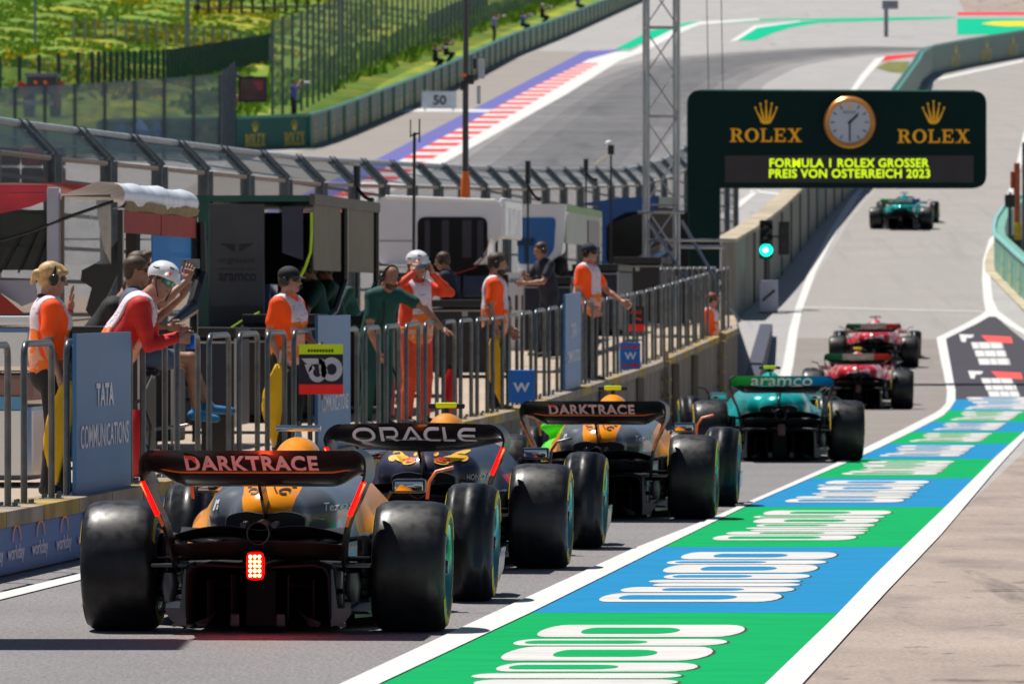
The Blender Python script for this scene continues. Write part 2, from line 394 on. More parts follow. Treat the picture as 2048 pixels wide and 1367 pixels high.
struct("faint_exit_line", drape(MB(), pxs((1600, 613), (1966, 622), (1966, 625), (1600, 616)), .010), paint("faded_white_paint", (.50, .49, .475), .8))
struct("painted_island", drape(MB(), pxs((1908, 799), (1899, 733), (1890, 680), (1978, 633), (1992, 633), (2150, 748), (2140, 799)), .009), M_DARKP)
mb = MB(); mr = MB()
for (x0, y0, k) in ((1962, 671, 1), (1982, 743, 1.0)):
    drape(mr, pxs((x0, y0), (x0 + 60 * k, y0 + 3), (x0 + 64, y0 + 16), (x0 + 14, y0 + 14)), .013)
struct("island_red_marks", mr, M_CORAL)
rr = random.Random(3)
for (x0, y0, sh) in ((1942, 685, 20), (1962, 757, 20)):
    for row in range(3):
        yy = y0 + row * 16 + (0 if y0 < 700 else -row * 3); hh = 13 if y0 < 700 else 11; ofs = sh * row / 3; x = 0
        while x < 62:
            wd = rr.choice((13, 18, 22)); wd = min(wd, 62 - x); drape(mb, pxs((x0 + x + ofs, yy), (x0 + x + wd + ofs, yy), (x0 + x + wd + ofs + 4, yy + hh), (x0 + x + ofs + 4, yy + hh)), .013); x += wd + 1.2
for (x0, y0) in ((1918, 669), (1936, 742)):
    drape(mb, pxs((x0, y0), (x0 + 30, y0 + 1), (x0 + 28, y0 + 6), (x0 + 20, y0 + 8), (x0 + 16, y0 + 6), (x0 + 13, y0 + 16), (x0 + 5, y0 + 15)), .013)
struct("island_white_marks", mb, M_WHITE)
# stretched lettering on each panel of the band: loops with counters, tops to the right
rows_ = [(37.4, 38.55, 0, .98, (.10, .74)), (38.68, 39.4, .03, 1.0, (.26, .72)), (39.5, 39.95, .16, 1.0, None), (40.05, 40.45, .10, .98, None), (40.6, 41.35, .14, 1.0, (.02, .66)),
         (41.55, 42.85, .06, .985, (.28, .74)), (42.95, 43.6, .0, .99, (-.1, .62)), (43.8, 45.1, .02, 1.0, (.22, .69))]
def stad(t0, t1, a, b, dmap, rl, rrr):
    pts = []; h = (t1 - t0) / 2; c = (t0 + t1) / 2
    for k in range(9):
        an = -math.pi / 2 + math.pi * k / 8; pts.append((b - rrr + rrr * math.cos(an), c + h * math.sin(an)))
    for k in range(9):
        an = math.pi / 2 + math.pi * k / 8; pts.append((a + rl + rl * math.cos(an), c + h * math.sin(an)))
    return [dmap(p) for p in pts]
mw, mo, holes = MB(), MB(), {0: MB(), 1: MB()}
panels = [(26.9, 34.6, 0)] + [(a + 1.3, b - 1.05, i) for i, (a, b) in enumerate(zip(bb[3:], bb[4:]), 1)]
for (n0, n1, i) in panels:
    def dm(p, n0=n0, n1=n1):
        y = n0 + (p[1] - 37.4) / 7.7 * (n1 - n0); x0 = xat(wl, y) + .24; x1 = xat(wr, y) - .42
        return Vector((x0 + (x1 - x0) * p[0], y))
    for (t0, t1, a, b, hole) in rows_:
        drape(mo, stad(t0 + .01, t1, a, b + .014, dm, .09, .12), .0095)
        drape(mw, stad(t0, t1, a, b, dm, .08, .11), .011)
        if hole:
            m = (t1 - t0) * .25; drape(holes[i % 2], stad(t0 + m, t1 - m, max(hole[0], a + .05), hole[1], dm, .05, .10), .0125)
struct("band_letter_edges", mo, M_OUT); struct("band_lettering", mw, paint("worn_white_letter_paint", (.64, .63, .61), .9)); struct("green_letter_counters", holes[0], M_GREEN); struct("blue_letter_counters", holes[1], M_BLUE)
# a few curved tyre marks on the apron
mb = MB(); rr = random.Random(5)
for k in range(64):
    u = rr.uniform(29, 80); v = rr.uniform(-1.2, 4.0); ang = rr.uniform(-.5, 1.2); ln = rr.uniform(.8, 4.5); cv = rr.uniform(-.25, .25); wd = rr.uniform(.03, .30)
    pts = []; p = Vector((u * .1 + v, u)); a = ang
    for j in range(9): pts.append(Vector(p)); p += Vector((math.cos(a), math.sin(a))) * ln / 8; a += cv / 8 * 3
    drape(mb, ribbon(pts, wd), .007 + k * .0002)
t = NT("rubber_marks"); t.b.inputs["Base Color"].default_value = (.055, .05, .052, 1); t.b.inputs["Roughness"].default_value = .9
t.l(t.M('MULTIPLY', t.ramp(t.noise(4, 5, rough=.75), .40, .74), .75), t.b.inputs["Alpha"])
struct("tyre_marks", mb, t.m)

# ------------------------------------------------------------------ raised terrace behind the pit wall
M_TERR = asphalt("terrace_concrete", (.50, .40, .31), .14, 20, .2)
t = NT("pit_wall_concrete"); x = t.xyz(); f = t.ramp(t.noise(1.2, 5, rough=.65, stretch=((6, 6, .6), 0)), .35, .7)
a = t.mix(f, (.13, .105, .08), (.30, .26, .21)); t.l(a, t.b.inputs["Base Color"]); t.b.inputs["Roughness"].default_value = .9; t.bump(t.noise(25, 4), .4, .01); M_WALL = t.m
M_LEDGE = mk("worn_yellow_edge", (.36, .25, .07), .8, var=.45, vs=2.5)
M_LEDGE2 = mk("tan_coping", (.32, .26, .20), .9, var=.3, vs=2)
E1 = P(1475, 700, 112); E2 = P(1470, 700, 158)
ue = uon(1475, WALLV)
steps = [18, 30, 41, 52, 60, 66, 73, 80, 86, 93, 100, 105.6, 106.9, 108.2, 109.5, LV(ue, WALLV).y]
def redge(y, rec=False):                                # right edge of the terrace at depth y
    u = (y + WALLV * math.sin(TH)) / math.cos(TH); v = WALLV - (.85 if rec else 0); return LV(u, v).x
mb = MB()
LFT = lambda y: redge(y) - 60
for a, b in zip(steps, steps[1:]):
    rec = abs(a - 106.9) < .01
    mb.quad((LFT(a), a, zt(a)), (redge(a, rec), a, zt(a)), (redge(b, rec), b, zt(b)), (LFT(b), b, zt(b)))
y0 = steps[-1]; x0 = redge(y0)
far = [y0, 125, 140, 158.0]
for a, b in zip(far, far[1:]):
    ra = x0 + (E2.x - x0) * (a - y0) / (158 - y0); rb = x0 + (E2.x - x0) * (b - y0) / (158 - y0)
    mb.quad((LFT(a), a, zt(a)), (ra, a, zt(a)), (rb, b, zt(b)), (LFT(b), b, zt(b)))
mb.quad((LFT(158), 158, zt(158)), (E2.x, 158, zt(158)), (E2.x, 164.9, g(164.9) + .01), (LFT(158), 164.9, g(164.9) + .01))
struct("terrace_floor", mb, M_TERR)
# the pit wall itself
W = thing("pit_wall", "low brown concrete wall with worn yellow top edge along the pit lane", "wall")
mb = MB(); ml = MB()
for i, (a, b) in enumerate(zip(steps, steps[1:])):
    rec = abs(a - 106.9) < .01
    pa = Vector((redge(a, rec), a)); pb = Vector((redge(b, rec), b))
    th = .3; za, zb = zt(a), zt(b)
    mb.add([(pa.x, pa.y, 0), (pb.x, pb.y, 0), (pb.x, pb.y, zb - .06), (pa.x, pa.y, za - .06), (pa.x - th, pa.y, 0), (pb.x - th, pb.y, 0), (pb.x - th, pb.y, zb - .06), (pa.x - th, pa.y, za - .06)],
           [(0, 1, 2, 3), (5, 4, 7, 6), (3, 2, 6, 7), (0, 3, 7, 4), (1, 5, 6, 2)])
    n = max(1, int((b - a) / 1.3))
    for k in range(n):
        y_0 = a + (b - a) * k / n; y_1 = a + (b - a) * (k + 1) / n - .04; ml.cur = 1 if (k + i) % 5 in (1, 3) else 0
        p = [(redge(y_0, rec) + .045, y_0), (redge(y_1, rec) + .045, y_1), (redge(y_1, rec) - .32, y_1), (redge(y_0, rec) - .32, y_0)]
        ml.add([(q[0], q[1], zt(q[1]) - .07) for q in p] + [(q[0], q[1], zt(q[1]) + .035) for q in p], [(0, 3, 2, 1), (4, 5, 6, 7), (0, 1, 5, 4), (1, 2, 6, 5), (2, 3, 7, 6), (3, 0, 4, 7)])
for yy in (106.9, 108.2): mb.box((redge(yy) - .42, yy, zt(yy) / 2), (.85, .08, zt(yy) - .1))
mb.add([(x0, y0, 0), (E2.x, 158, .9), (E2.x, 158, zt(158)), (x0, y0, zt(y0) - .02), (x0 - .3, y0, 0), (E2.x - .3, 158, .9), (E2.x - .3, 158, zt(158)), (x0 - .3, y0, zt(y0) - .02)], [(0, 1, 2, 3), (4, 7, 6, 5), (0, 3, 7, 4), (3, 2, 6, 7)])
part("wall_face", mb, M_WALL, W); part("coping", ml, [M_LEDGE2, M_LEDGE], W)
# pilasters
for y_ in (79, 84.5, 90.5, 97, 101):
    part("pilaster", MB().box((redge(y_) + .05, y_, zt(y_) / 2 - .04), (.1, .35, zt(y_) - .1)), M_WALL, W)
for (px_, n) in ((1325, 4), (1436, 5)):                 # two sets of yellow iron rungs let into the wall
    u = uon(px_, WALLV); q = LV(u, WALLV + .08); l = thing("wall_ladder", "yellow rungs in the pit wall %s" % ("left of the small marshal" if n == 4 else "below the small marshal in the recess"), "ladder", q, -TH, "yellow rung ladders in the pit wall")
    r_ = MB()
    for k in range(n): r_.rbox((0, 0, .2 + k * .26), (.10, .5, .05), .012)
    part("rung", r_, M_LEDGE, l); part("side_rail", MB().box((-.03, -.28, n * .13 + .1), (.04, .04, n * .26)).box((-.03, .28, n * .13 + .1), (.04, .04, n * .26)), M_WALL, l)

# concrete wall along the left of the pit exit and its green far end
wp = [(1470, 638), (1511, 605), (1563, 551), (1625, 468), (1685, 402), (1716, 372), (1770, 292), (1838, 182), (1846, 163), (1866, 148), (1930, 134), (2048, 112), (2200, 90)]
wpts = pxs(*wp); wpts = res(wpts[:6], 12) + res(wpts[6:8], 4) + wpts[8:]
t = NT("streaked_concrete"); f = t.ramp(t.noise(1.0, 5, rough=.6, stretch=((5, 5, .35), 0)), .3, .7)
t.l(t.mix(f, (.15, .145, .125), (.33, .315, .275)), t.b.inputs["Base Color"]); t.b.inputs["Roughness"].default_value = .9; M_CONC = t.m
M_BARG = mk("green_barrier_paint", (.012, .115, .085), .45, var=.15, vs=.5); M_BARTOP = mk("pale_green_barrier_top", (.12, .33, .28), .5)
M_TAN = mk("sandy_wall_top", (.45, .38, .27), .9, var=.25, vs=1)
def wallstrip(mb, pts, hs, thick, z0=-.3, zf=g):
    L = [Vector(p) for p in pts]; ins = []
    for i, p in enumerate(L):
        d = (L[min(i + 1, len(L) - 1)] - L[max(i - 1, 0)]).normalized(); ins.append(p + Vector((-d.y, d.x)) * thick)
    for i in range(len(L) - 1):
        a, b, c, d = L[i], L[i + 1], ins[i + 1], ins[i]; ha, hb = hs[i], hs[i + 1]
        za, zb = zf(a.y), zf(b.y)
        mb.add([(a.x, a.y, za + z0), (b.x, b.y, zb + z0), (b.x, b.y, zb + hb), (a.x, a.y, za + ha), (d.x, d.y, za + z0), (c.x, c.y, zb + z0), (c.x, c.y, zb + hb), (d.x, d.y, za + ha)],
               [(0, 1, 2, 3), (5, 4, 7, 6), (3, 2, 6, 7)] + ([(0, 3, 7, 4)] if i == 0 else []) + ([(1, 5, 6, 2)] if i == len(L) - 2 else []))
    return mb
n1 = 11
hs = [1.95 - .04 * i for i in range(n1 + 1)]
wt = thing("exit_wall", "tall streaked grey concrete wall along the left of the pit exit road", "wall")
part("wall_face", wallstrip(MB(), wpts[:n1 + 1], hs, .35), M_CONC, wt)
part("wall_top", wallstrip(MB(), [p + Vector((.03, 0)) for p in wpts[:n1 + 1]], [h + .08 for h in hs], .45, z0=1.5), M_TAN, wt) if False else None
mb = MB()
for i in range(n1):
    a, b = wpts[i], wpts[i + 1]; mb.add([(a.x + .04, a.y, g(a.y) + hs[i] + .004), (b.x + .04, b.y, g(b.y) + hs[i + 1] + .004), (b.x - .5, b.y, g(b.y) + hs[i + 1] + .004), (a.x - .5, a.y, g(a.y) + hs[i] + .004),
        (a.x + .04, a.y, g(a.y) + hs[i] + .09), (b.x + .04, b.y, g(b.y) + hs[i + 1] + .09), (b.x - .5, b.y, g(b.y) + hs[i + 1] + .09), (a.x - .5, a.y, g(a.y) + hs[i] + .09)], [(0, 1, 2, 3), (4, 7, 6, 5), (0, 4, 5, 1), (1, 5, 6, 2), (2, 6, 7, 3), (3, 7, 4, 0)])
part("coping", mb, M_TAN, wt)
t = NT("concrete_panel_lines"); mb = MB()
for i in range(1, n1):
    a = wpts[i]; mb.box((a.x + .02, a.y - .1, g(a.y) + hs[i] / 2), (.05, .06, hs[i] - .05))
part("panel_joint", mb, mk("dark_joint", (.12, .115, .10), .9), wt)
M_GOLD = mk("gold_lettering", (.80, .62, .06), .5, var=0)
def crown(mb, fn):                                      # five-pointed crown drawn in a unit square
    for k, (tx, ty) in enumerate(((.02, .72), (.24, .90), (.5, 1.0), (.76, .90), (.98, .72))):
        bx = .26 + .12 * k
        mb.add([fn(bx - .045, .22), fn(bx + .075, .22), fn(tx + .02, ty - .04), fn(tx - .02, ty - .04)], [(0, 1, 2, 3)])
        mb.add([fn(tx + .055 * math.cos(a), ty + .05 * math.sin(a)) for a in [i * math.pi / 4 for i in range(8)]], [tuple(range(8))])
    mb.add([fn(.2, .26), fn(.26, .1), fn(.38, .02), fn(.62, .02), fn(.74, .1), fn(.8, .26), fn(.62, .2), fn(.38, .2)], [(0, 1, 2, 7), (7, 2, 3, 6), (6, 3, 4, 5)])
    return mb
def slab(mb, word, fn):                                 # slab-serif capitals for R O L E X
    n = len(word); cw = {'R': 1.05, 'O': 1.1, 'L': .95, 'E': .95, 'X': 1.1}; tot = sum(cw[c] + .12 for c in word) - .12; x = 0
    for c in word:
        w_ = cw[c] / tot; x0 = x / tot; S = lambda a, b, x0=x0, w_=w_: fn(x0 + a * w_, b)
        rc = lambda a, b, c_, d: mb.add([S(a, b), S(c_, b), S(c_, d), S(a, d)], [(0, 1, 2, 3)])
        q = lambda *p: mb.add([S(*k) for k in p], [tuple(range(len(p)))])
        if c in 'RLE': rc(.14, 0, .34, 1); rc(.0, 0, .5, .09); rc(0, .91, .5, 1)
        if c == 'L': rc(.3, 0, .95, .12); rc(.86, 0, .97, .38)
        if c == 'E': rc(.3, 0, .95, .12); rc(.3, .88, .92, 1); rc(.3, .45, .7, .56); rc(.85, 0, .95, .33); rc(.83, .7, .92, 1); rc(.62, .34, .7, .66)
        if c == 'R':
            for k in range(6):
                a0, a1 = -math.pi / 2 + math.pi * k / 6, -math.pi / 2 + math.pi * (k + 1) / 6
                o = lambda a, r1, r2: (.48 + r1 * math.cos(a), .73 + r2 * math.sin(a))
                q(o(a0, .17, .17), o(a0, .38, .27), o(a1, .38, .27), o(a1, .17, .17))
            rc(.3, .9, .5, 1); rc(.3, .46, .5, .56); q((.45, .5), (.66, .5), (.96, .08), (.74, 0)); rc(.72, 0, 1.02, .09)
        if c == 'O':
            for k in range(20):
                a0, a1 = 2 * math.pi * k / 20, 2 * math.pi * (k + 1) / 20
                o = lambda a, r1, r2: (.5 + r1 * math.cos(a), .5 + r2 * math.sin(a))
                q(o(a0, .28, .41), o(a0, .5, .51), o(a1, .5, .51), o(a1, .28, .41))
        if c == 'X':
            q((.1, 1), (.34, 1), (.93, 0), (.69, 0)); q((.73, 1), (.87, 1), (.27, 0), (.13, 0)); rc(0, 0, .4, .08); rc(.58, 0, 1.03, .08); rc(0, .92, .42, 1); rc(.62, .92, 1, 1)
        x += cw[c] + .12
    return mb
def gb(name, label, pts, hs, marks, m_face=M_BARG, thick=.35, flip=1, msz=1.0):
    o = thing(name, label, "barrier"); part("panel", wallstrip(MB(), pts, hs, thick), m_face, o)
    mb = MB()
    for i in range(len(pts) - 1):
        a, b = Vector(pts[i]), Vector(pts[i + 1]); mb.tube([(a.x, a.y, g(a.y) + hs[i] + .03), (b.x, b.y, g(b.y) + hs[i + 1] + .03)], .07, 6)
    part("top_rail", mb, M_BARTOP, o)
    mk_ = MB()
    for (s0, kind) in marks:
        i = int(s0); f = s0 - i; a, b = Vector(pts[i]), Vector(pts[i + 1]); p = a.lerp(b, f); d = (b - a).normalized(); nn = Vector((d.y, -d.x)) * .02
        h = hs[i]; z = g(p.y); sl_ = (g(b.y) - g(a.y)) / (b - a).length; L = 1.5 * msz
        def fn(u, v, p=p, d=d, nn=nn, z=z, sl_=sl_, L=L, h=h, y0=.1, y1=.5): q = p + d * (u - .5) * L + nn; return Vector((q.x, q.y, z + (u - .5) * L * sl_ + h * (y0 + (y1 - y0) * v)))
        if kind == 'r': slab(mk_, "ROLEX", fn); crown(mk_, lambda u, v, p=p, d=d, nn=nn, z=z, h=h: Vector((*(p + d * (u - .5) * .5 * msz + nn), z + h * (.55 + .35 * v))))
    if mk_.v: part("crown_lettering", mk_, M_GOLD, o)
    return o
hs2 = [1.5, 1.5, 1.5, 1.5, 1.45, 1.42, 1.4, 1.4, 1.4, 1.4]
far_ = wpts[n1:]
gb("exit_barrier", "dark green barrier with gold crowns curving right at the top of the pit exit", far_, [1.55] * len(far_), [(len(far_) - 3 + .35, 'r'), (len(far_) - 3 + .8, 'r'), (len(far_) - 2 + .25, 'r'), (len(far_) - 2 + .7, 'r'), (len(far_) - 4 + .7, 'r')], msz=2.6)
# right-hand barrier, near the light post
rp = pxs((2140, 693), (2048, 601), (2031, 585), (2014, 567), (2000, 553), (1990, 543), (1988, 528), (1992, 508), (2006, 484), (2035, 462), (2100, 440))
rp = rp[::-1]; rp = [Vector((p.x, p.y)) for p in rp]
def gb2(): 
    o = thing("corner_barrier", "pale green curved barrier with gold crowns at the right of the pit exit", "barrier")
    pts = rp[::-1]; pts = pts[::-1]
    part("panel", wallstrip(MB(), rp, [1.02] * len(rp), .3), mk("faded_green_barrier", (.17, .40, .31), .5, var=.15), o)
    mb = MB()
    for a, b in zip(rp, rp[1:]): mb.tube([(a.x, a.y, g(a.y) + 1.05), (b.x, b.y, g(b.y) + 1.05)], .06, 6)
    part("top_rail", mb, mk("turquoise_rail", (.26, .60, .55), .4), o)
    m2 = MB()
    for a, b in zip(rp[-5:], rp[-4:]):
        d = (b - a).normalized(); nn = Vector((-d.y, d.x)) * -.03; L = .55; p = a.lerp(b, .5)
        if (b - a).length > 6: ps = [a.lerp(b, .2), a.lerp(b, .5)]
        else: ps = [p]
        for p in ps:
            fb = lambda u, v, p=p: Vector((*(p + d * (u - .5) * 1.0 + Vector((-.05, -.03))), g(p.y) + .12 + .28 * v)); fc = lambda u, v, p=p: Vector((*(p + d * (u - .5) * .5 + Vector((-.05, -.03))), g(p.y) + .5 + .35 * v))
            slab(m2, "ROLEX", fb); crown(m2, fc)
    part("crown_lettering", m2, mk("pale_gold", (.75, .6, .15), .5, var=0), o)
    mb = MB()
    for a, b in zip(rp, rp[1:]): mb.quad((a.x - .28, a.y - .1, g(a.y) + .02), (b.x - .28, b.y - .1, g(b.y) + .02), (b.x, b.y, g(b.y) + .02), (a.x, a.y, g(a.y) + .02))
    part("footing", mb, M_TAN, o)
gb2()
# low dark kerb beside the terrace end
kp = pxs((1517, 790), (1545, 672)); mb = MB(); 
part("kerb_block", wallstrip(MB(), kp, [.3, .3], .3), mk("dark_blue_kerb", (.05, .055, .085), .7), thing("low_kerb", "low dark blue kerb wall left of the pit exit line", "kerb"))

# ------------------------------------------------------------------ green advertising barrier across the straight, hill behind it
bl_px = [(-400, 330), (-150, 318), (200, 308), (447, 302), (536, 303), (601, 301), (667, 280), (760, 241), (850, 202), (940, 158), (1024, 113), (1120, 74), (1200, 38), (1285, 0), (1345, -28)]
BL = pxs(*bl_px); BLs = res(BL[2:], 70)
bar = gb("advert_barrier", "long green barrier with yellow crowns below the grassy bank across the straight", BLs, [1.32] * len(BLs), [(i + .3, 'r') for i in range(0, 60, 1)] + [(i + .8, 'r') for i in range(0, 60)], msz=.75)
j = MB()
for i, p in enumerate(BLs[::1]): j.box((p.x + .03, p.y - .03, g(p.y) + .66), (.1, .1, 1.34))
part("panel_joint", j, mk("mid_green_strip", (.06, .24, .19), .6), bar)
BLn = np.array([(p.x, p.y) for p in BL[:2] + BLs])
def sd(X, Y):                                           # signed distance to the left of the barrier line
    best = np.full(X.shape, 1e9); sg = np.zeros(X.shape); bp = np.zeros(X.shape)
    for a, b in zip(BLn, BLn[1:]):
        d = b - a; L = np.dot(d, d); tt = np.clip(((X - a[0]) * d[0] + (Y - a[1]) * d[1]) / L, 0, 1)
        dx = X - (a[0] + tt * d[0]); dy = Y - (a[1] + tt * d[1]); dd = np.hypot(dx, dy); s_ = np.sign(d[0] * (Y - a[1]) - d[1] * (X - a[0]))
        pp = np.abs(d[0] * (Y - a[1]) - d[1] * (X - a[0])) / math.sqrt(L); m = (dd < best - 1e-6) | ((np.abs(dd - best) < 1e-6) & (pp > bp)); best = np.where(m, dd, best); sg = np.where(m, s_, sg); bp = np.where(m, pp, bp)
    return best * sg
RT = [-400, -.1, .4, 4, 8, 14, 40, 100, 300, 900]; RZ = [-1.2, -1.2, 1.05, 1.3, 2.0, 3.0, 5.0, 12, 42, 90]
def hz(X, Y):
    X = np.asarray(X, float); Y = np.asarray(Y, float)
    return np.interp(Y, GY, GZ) + np.interp(sd(X, Y), RT, RZ)
gx = np.concatenate([np.arange(-260, -60, 8.), np.arange(-60, 22, .8), np.arange(22, 60, 4)]); gy = np.concatenate([np.arange(236, 420, 1.0), np.arange(420, 640, 4.), np.arange(640, 1400, 40)])
XX, YY = np.meshgrid(gx, gy); S_ = sd(XX, YY); ZZ = np.interp(YY, GY, GZ) + np.interp(S_, RT, RZ)
rng = np.random.default_rng(4); ZZ += np.where(S_ > 6, np.sin(XX * .7) * np.sin(YY * .5) * .25 + rng.normal(0, .06, XX.shape), 0)
ny, nx = XX.shape; vv = np.stack([XX, YY, ZZ], -1).reshape(-1, 3); ok = S_ > -3
fs = []
for j_ in range(ny - 1):
    r0 = j_ * nx
    for i in range(nx - 1):
        if ok[j_, i] or ok[j_ + 1, i + 1] or ok[j_, i + 1] or ok[j_ + 1, i]: fs.append((r0 + i, r0 + i + 1, r0 + nx + i + 1, r0 + nx + i))
me = bpy.data.meshes.new("hill"); me.from_pydata(vv.tolist(), [], fs); me.polygons.foreach_set("use_smooth", [True] * len(me.polygons))
t = NT("flowering_meadow"); a = t.mix(t.ramp(t.noise(.5, 5, rough=.7), .35, .65), (.10, .20, .015), (.17, .29, .02)); fl = t.ramp(t.noise(.14, 5, rough=.65), .46, .66)
a = t.mix(t.M('MULTIPLY', fl, t.ramp(t.noise(2.2, 3), .3, .62)), a, (.50, .42, .01)); t.l(a, t.b.inputs["Base Color"]); t.b.inputs["Roughness"].default_value = .95
t.bump(t.noise(6, 5), .25, .1)
tag(link("hill", me, t.m), kind="structure")
# grass and flower tufts
def tufts(name, spots, hgt, cols, seed):
    rg = np.random.default_rng(seed); V = []; F = []; MI = []
    for (X_, Y_, Z_) in spots:
        n = 5; base = len(V); hh = hgt * rg.uniform(.6, 1.4)
        for k in range(n):
            a = rg.uniform(0, 6.28); r_ = rg.uniform(.0, .35) * hgt * 2; wx = rg.uniform(.08, .2) * hgt * 2.2; cx, cy = X_ + r_ * math.cos(a), Y_ + r_ * math.sin(a); tl = rg.normal(0, .25, 2) * hh + np.array([0, .7 * hh])
            b0 = len(V); V += [(cx - wx, cy, Z_), (cx + wx, cy + wx * .5, Z_), (cx + wx * .7 + tl[0], cy + tl[1], Z_ + hh * .8), (cx + tl[0], cy + tl[1], Z_ + hh)]
            F.append((b0, b0 + 1, b0 + 2, b0 + 3)); MI.append(int(rg.integers(0, len(cols))))
    me = bpy.data.meshes.new(name); me.from_pydata(V, [], F)
    for m in cols: me.materials.append(m)
    me.polygons.foreach_set("material_index", MI); o = bpy.data.objects.new(name, me); COL.objects.link(o); return tag(o, kind="stuff")
rg = np.random.default_rng(11); n = 22000
X_ = rg.uniform(-34, 12, n); Y_ = 255 + rg.beta(1, 1.5, n) * 170; s_ = sd(X_, Y_); k_ = s_ > 7; X_, Y_ = X_[k_], Y_[k_]; Z_ = hz(X_, Y_)
fz = (np.sin(X_ * .35 + 1.5) + np.sin(Y_ * .13 + X_ * .1) + rg.normal(0, .7, len(X_))) 
GA, GB, GC = mk("fresh_grass", (.24, .40, .03), .9, spec=.1), mk("deep_grass", (.17, .30, .03), .9, spec=.1), mk("yellow_flowers", (.80, .56, .01), .8, spec=.1)
tufts("grass", [p for p, f in zip(zip(X_, Y_, Z_), fz) if f <= 1.1], .20, [GA, GA, GA, GB], 1)
tufts("flower_meadow", [p for p, f in zip(zip(X_, Y_, Z_), fz) if f > 1.1], .22, [GC, GC, GA], 2)
bs_ = []
for i in range(1600):
    f = rg.uniform(0.02, .97) ; q = BLs[0].lerp(BLs[-1], 0); idx = f * (len(BLs) - 1); i0 = int(idx); p = BLs[i0].lerp(BLs[i0 + 1], idx - i0); d = (BLs[i0 + 1] - BLs[i0]).normalized(); nn = Vector((-d.y, d.x)); q = p + nn * rg.uniform(2.6, 6.0)
    bs_.append((q.x, q.y, float(hz(q.x, q.y))))
tufts("verge_weeds", bs_, .45, [GA, GB, GA, GA], 3)
# ================================================================== smooth bodies from blended solids
def sdf_eval(prims, vox, kdef=.03):
    lo = np.full(3, 1e9); hi = np.full(3, -1e9); bbs = []
    for p in prims:
        b0, b1 = p['bb']; bbs.append((b0, b1))
        if not p.get('sub'): lo = np.minimum(lo, b0); hi = np.maximum(hi, b1)
    lo = lo - 3 * vox; hi = hi + 3 * vox; n = np.ceil((hi - lo) / vox).astype(int) + 1
    F = np.full(n, 9.0, np.float32); ID = np.zeros(n, np.int16)
    ax = [lo[i] + vox * np.arange(n[i]) for i in range(3)]
    for p, (b0, b1) in zip(prims, bbs):
        k = p.get('k', kdef); m = k + 2.5 * vox
        s = [slice(max(0, int((b0[i] - m - lo[i]) / vox)), min(n[i], int((b1[i] + m - lo[i]) / vox) + 2)) for i in range(3)]
        if any(q.stop <= q.start for q in s): continue
        X, Y, Z = np.meshgrid(ax[0][s[0]], ax[1][s[1]], ax[2][s[2]], indexing='ij'); d = p['fn'](X, Y, Z); old = F[tuple(s)]
        if p.get('sub'):
            new = np.maximum(old, -d); ch = -d > old
            if 'm' in p: ID[tuple(s)] = np.where(np.abs(d) < vox * 1.5, p['m'], ID[tuple(s)])
        else:
            ID[tuple(s)] = np.where(d < old, p['m'], ID[tuple(s)])
            h = np.clip(.5 + .5 * (old - d) / k, 0, 1); new = np.where(old > 8, d, old * (1 - h) + d * h - k * h * (1 - h))
        F[tuple(s)] = new
    return F, ID, lo
def nets(F, ID, lo, h):
    S = F < 0; c = np.zeros(tuple(np.array(F.shape) - 1), np.int8)
    offs = [(i, j, k) for i in (0, 1) for j in (0, 1) for k in (0, 1)]; sh = c.shape
    for o in offs: c += S[o[0]:o[0] + sh[0], o[1]:o[1] + sh[1], o[2]:o[2] + sh[2]]
    act = (c > 0) & (c < 8); ijk = np.argwhere(act); idx = np.full(sh, -1, np.int64); idx[act] = np.arange(len(ijk))
    V = {o: F[ijk[:, 0] + o[0], ijk[:, 1] + o[1], ijk[:, 2] + o[2]] for o in offs}
    acc = np.zeros((len(ijk), 3)); cnt = np.zeros(len(ijk))
    for a in offs:
        for ax_ in range(3):
            if a[ax_]: continue
            b = list(a); b[ax_] = 1; b = tuple(b); va, vb = V[a], V[b]; m = (va < 0) != (vb < 0); t = np.where(m, va / np.where(m, va - vb, 1), 0)
            p = np.zeros((len(ijk), 3)); p[:] = a; p[:, ax_] += t; acc += p * m[:, None]; cnt += m
    pos = lo + (ijk + acc / cnt[:, None]) * h; Q = []
    for ax_ in range(3):
        d1, d2 = [(1, 2), (2, 0), (0, 1)][ax_]; sl0 = [slice(None)] * 3; sl1 = [slice(None)] * 3; sl0[ax_] = slice(0, -1); sl1[ax_] = slice(1, None)
        A = S[tuple(sl0)]; B = S[tuple(sl1)]; e = np.argwhere(A != B); e = e[(e[:, d1] > 0) & (e[:, d2] > 0) & (e[:, d1] < F.shape[d1] - 1) & (e[:, d2] < F.shape[d2] - 1)]
        if not len(e): continue
        inside = A[e[:, 0], e[:, 1], e[:, 2]]
        def at(o1, o2): q = e.copy(); q[:, d1] -= o1; q[:, d2] -= o2; return idx[q[:, 0], q[:, 1], q[:, 2]]
        q = np.stack([at(1, 1), at(0, 1), at(0, 0), at(1, 0)], 1); q[~inside] = q[~inside][:, ::-1]; Q.append(q)
    Q = np.concatenate(Q); Q = Q[(Q >= 0).all(1)]
    vid = ID[ijk[:, 0], ijk[:, 1], ijk[:, 2]]; 
    return pos, Q, vid[Q[:, 0]]
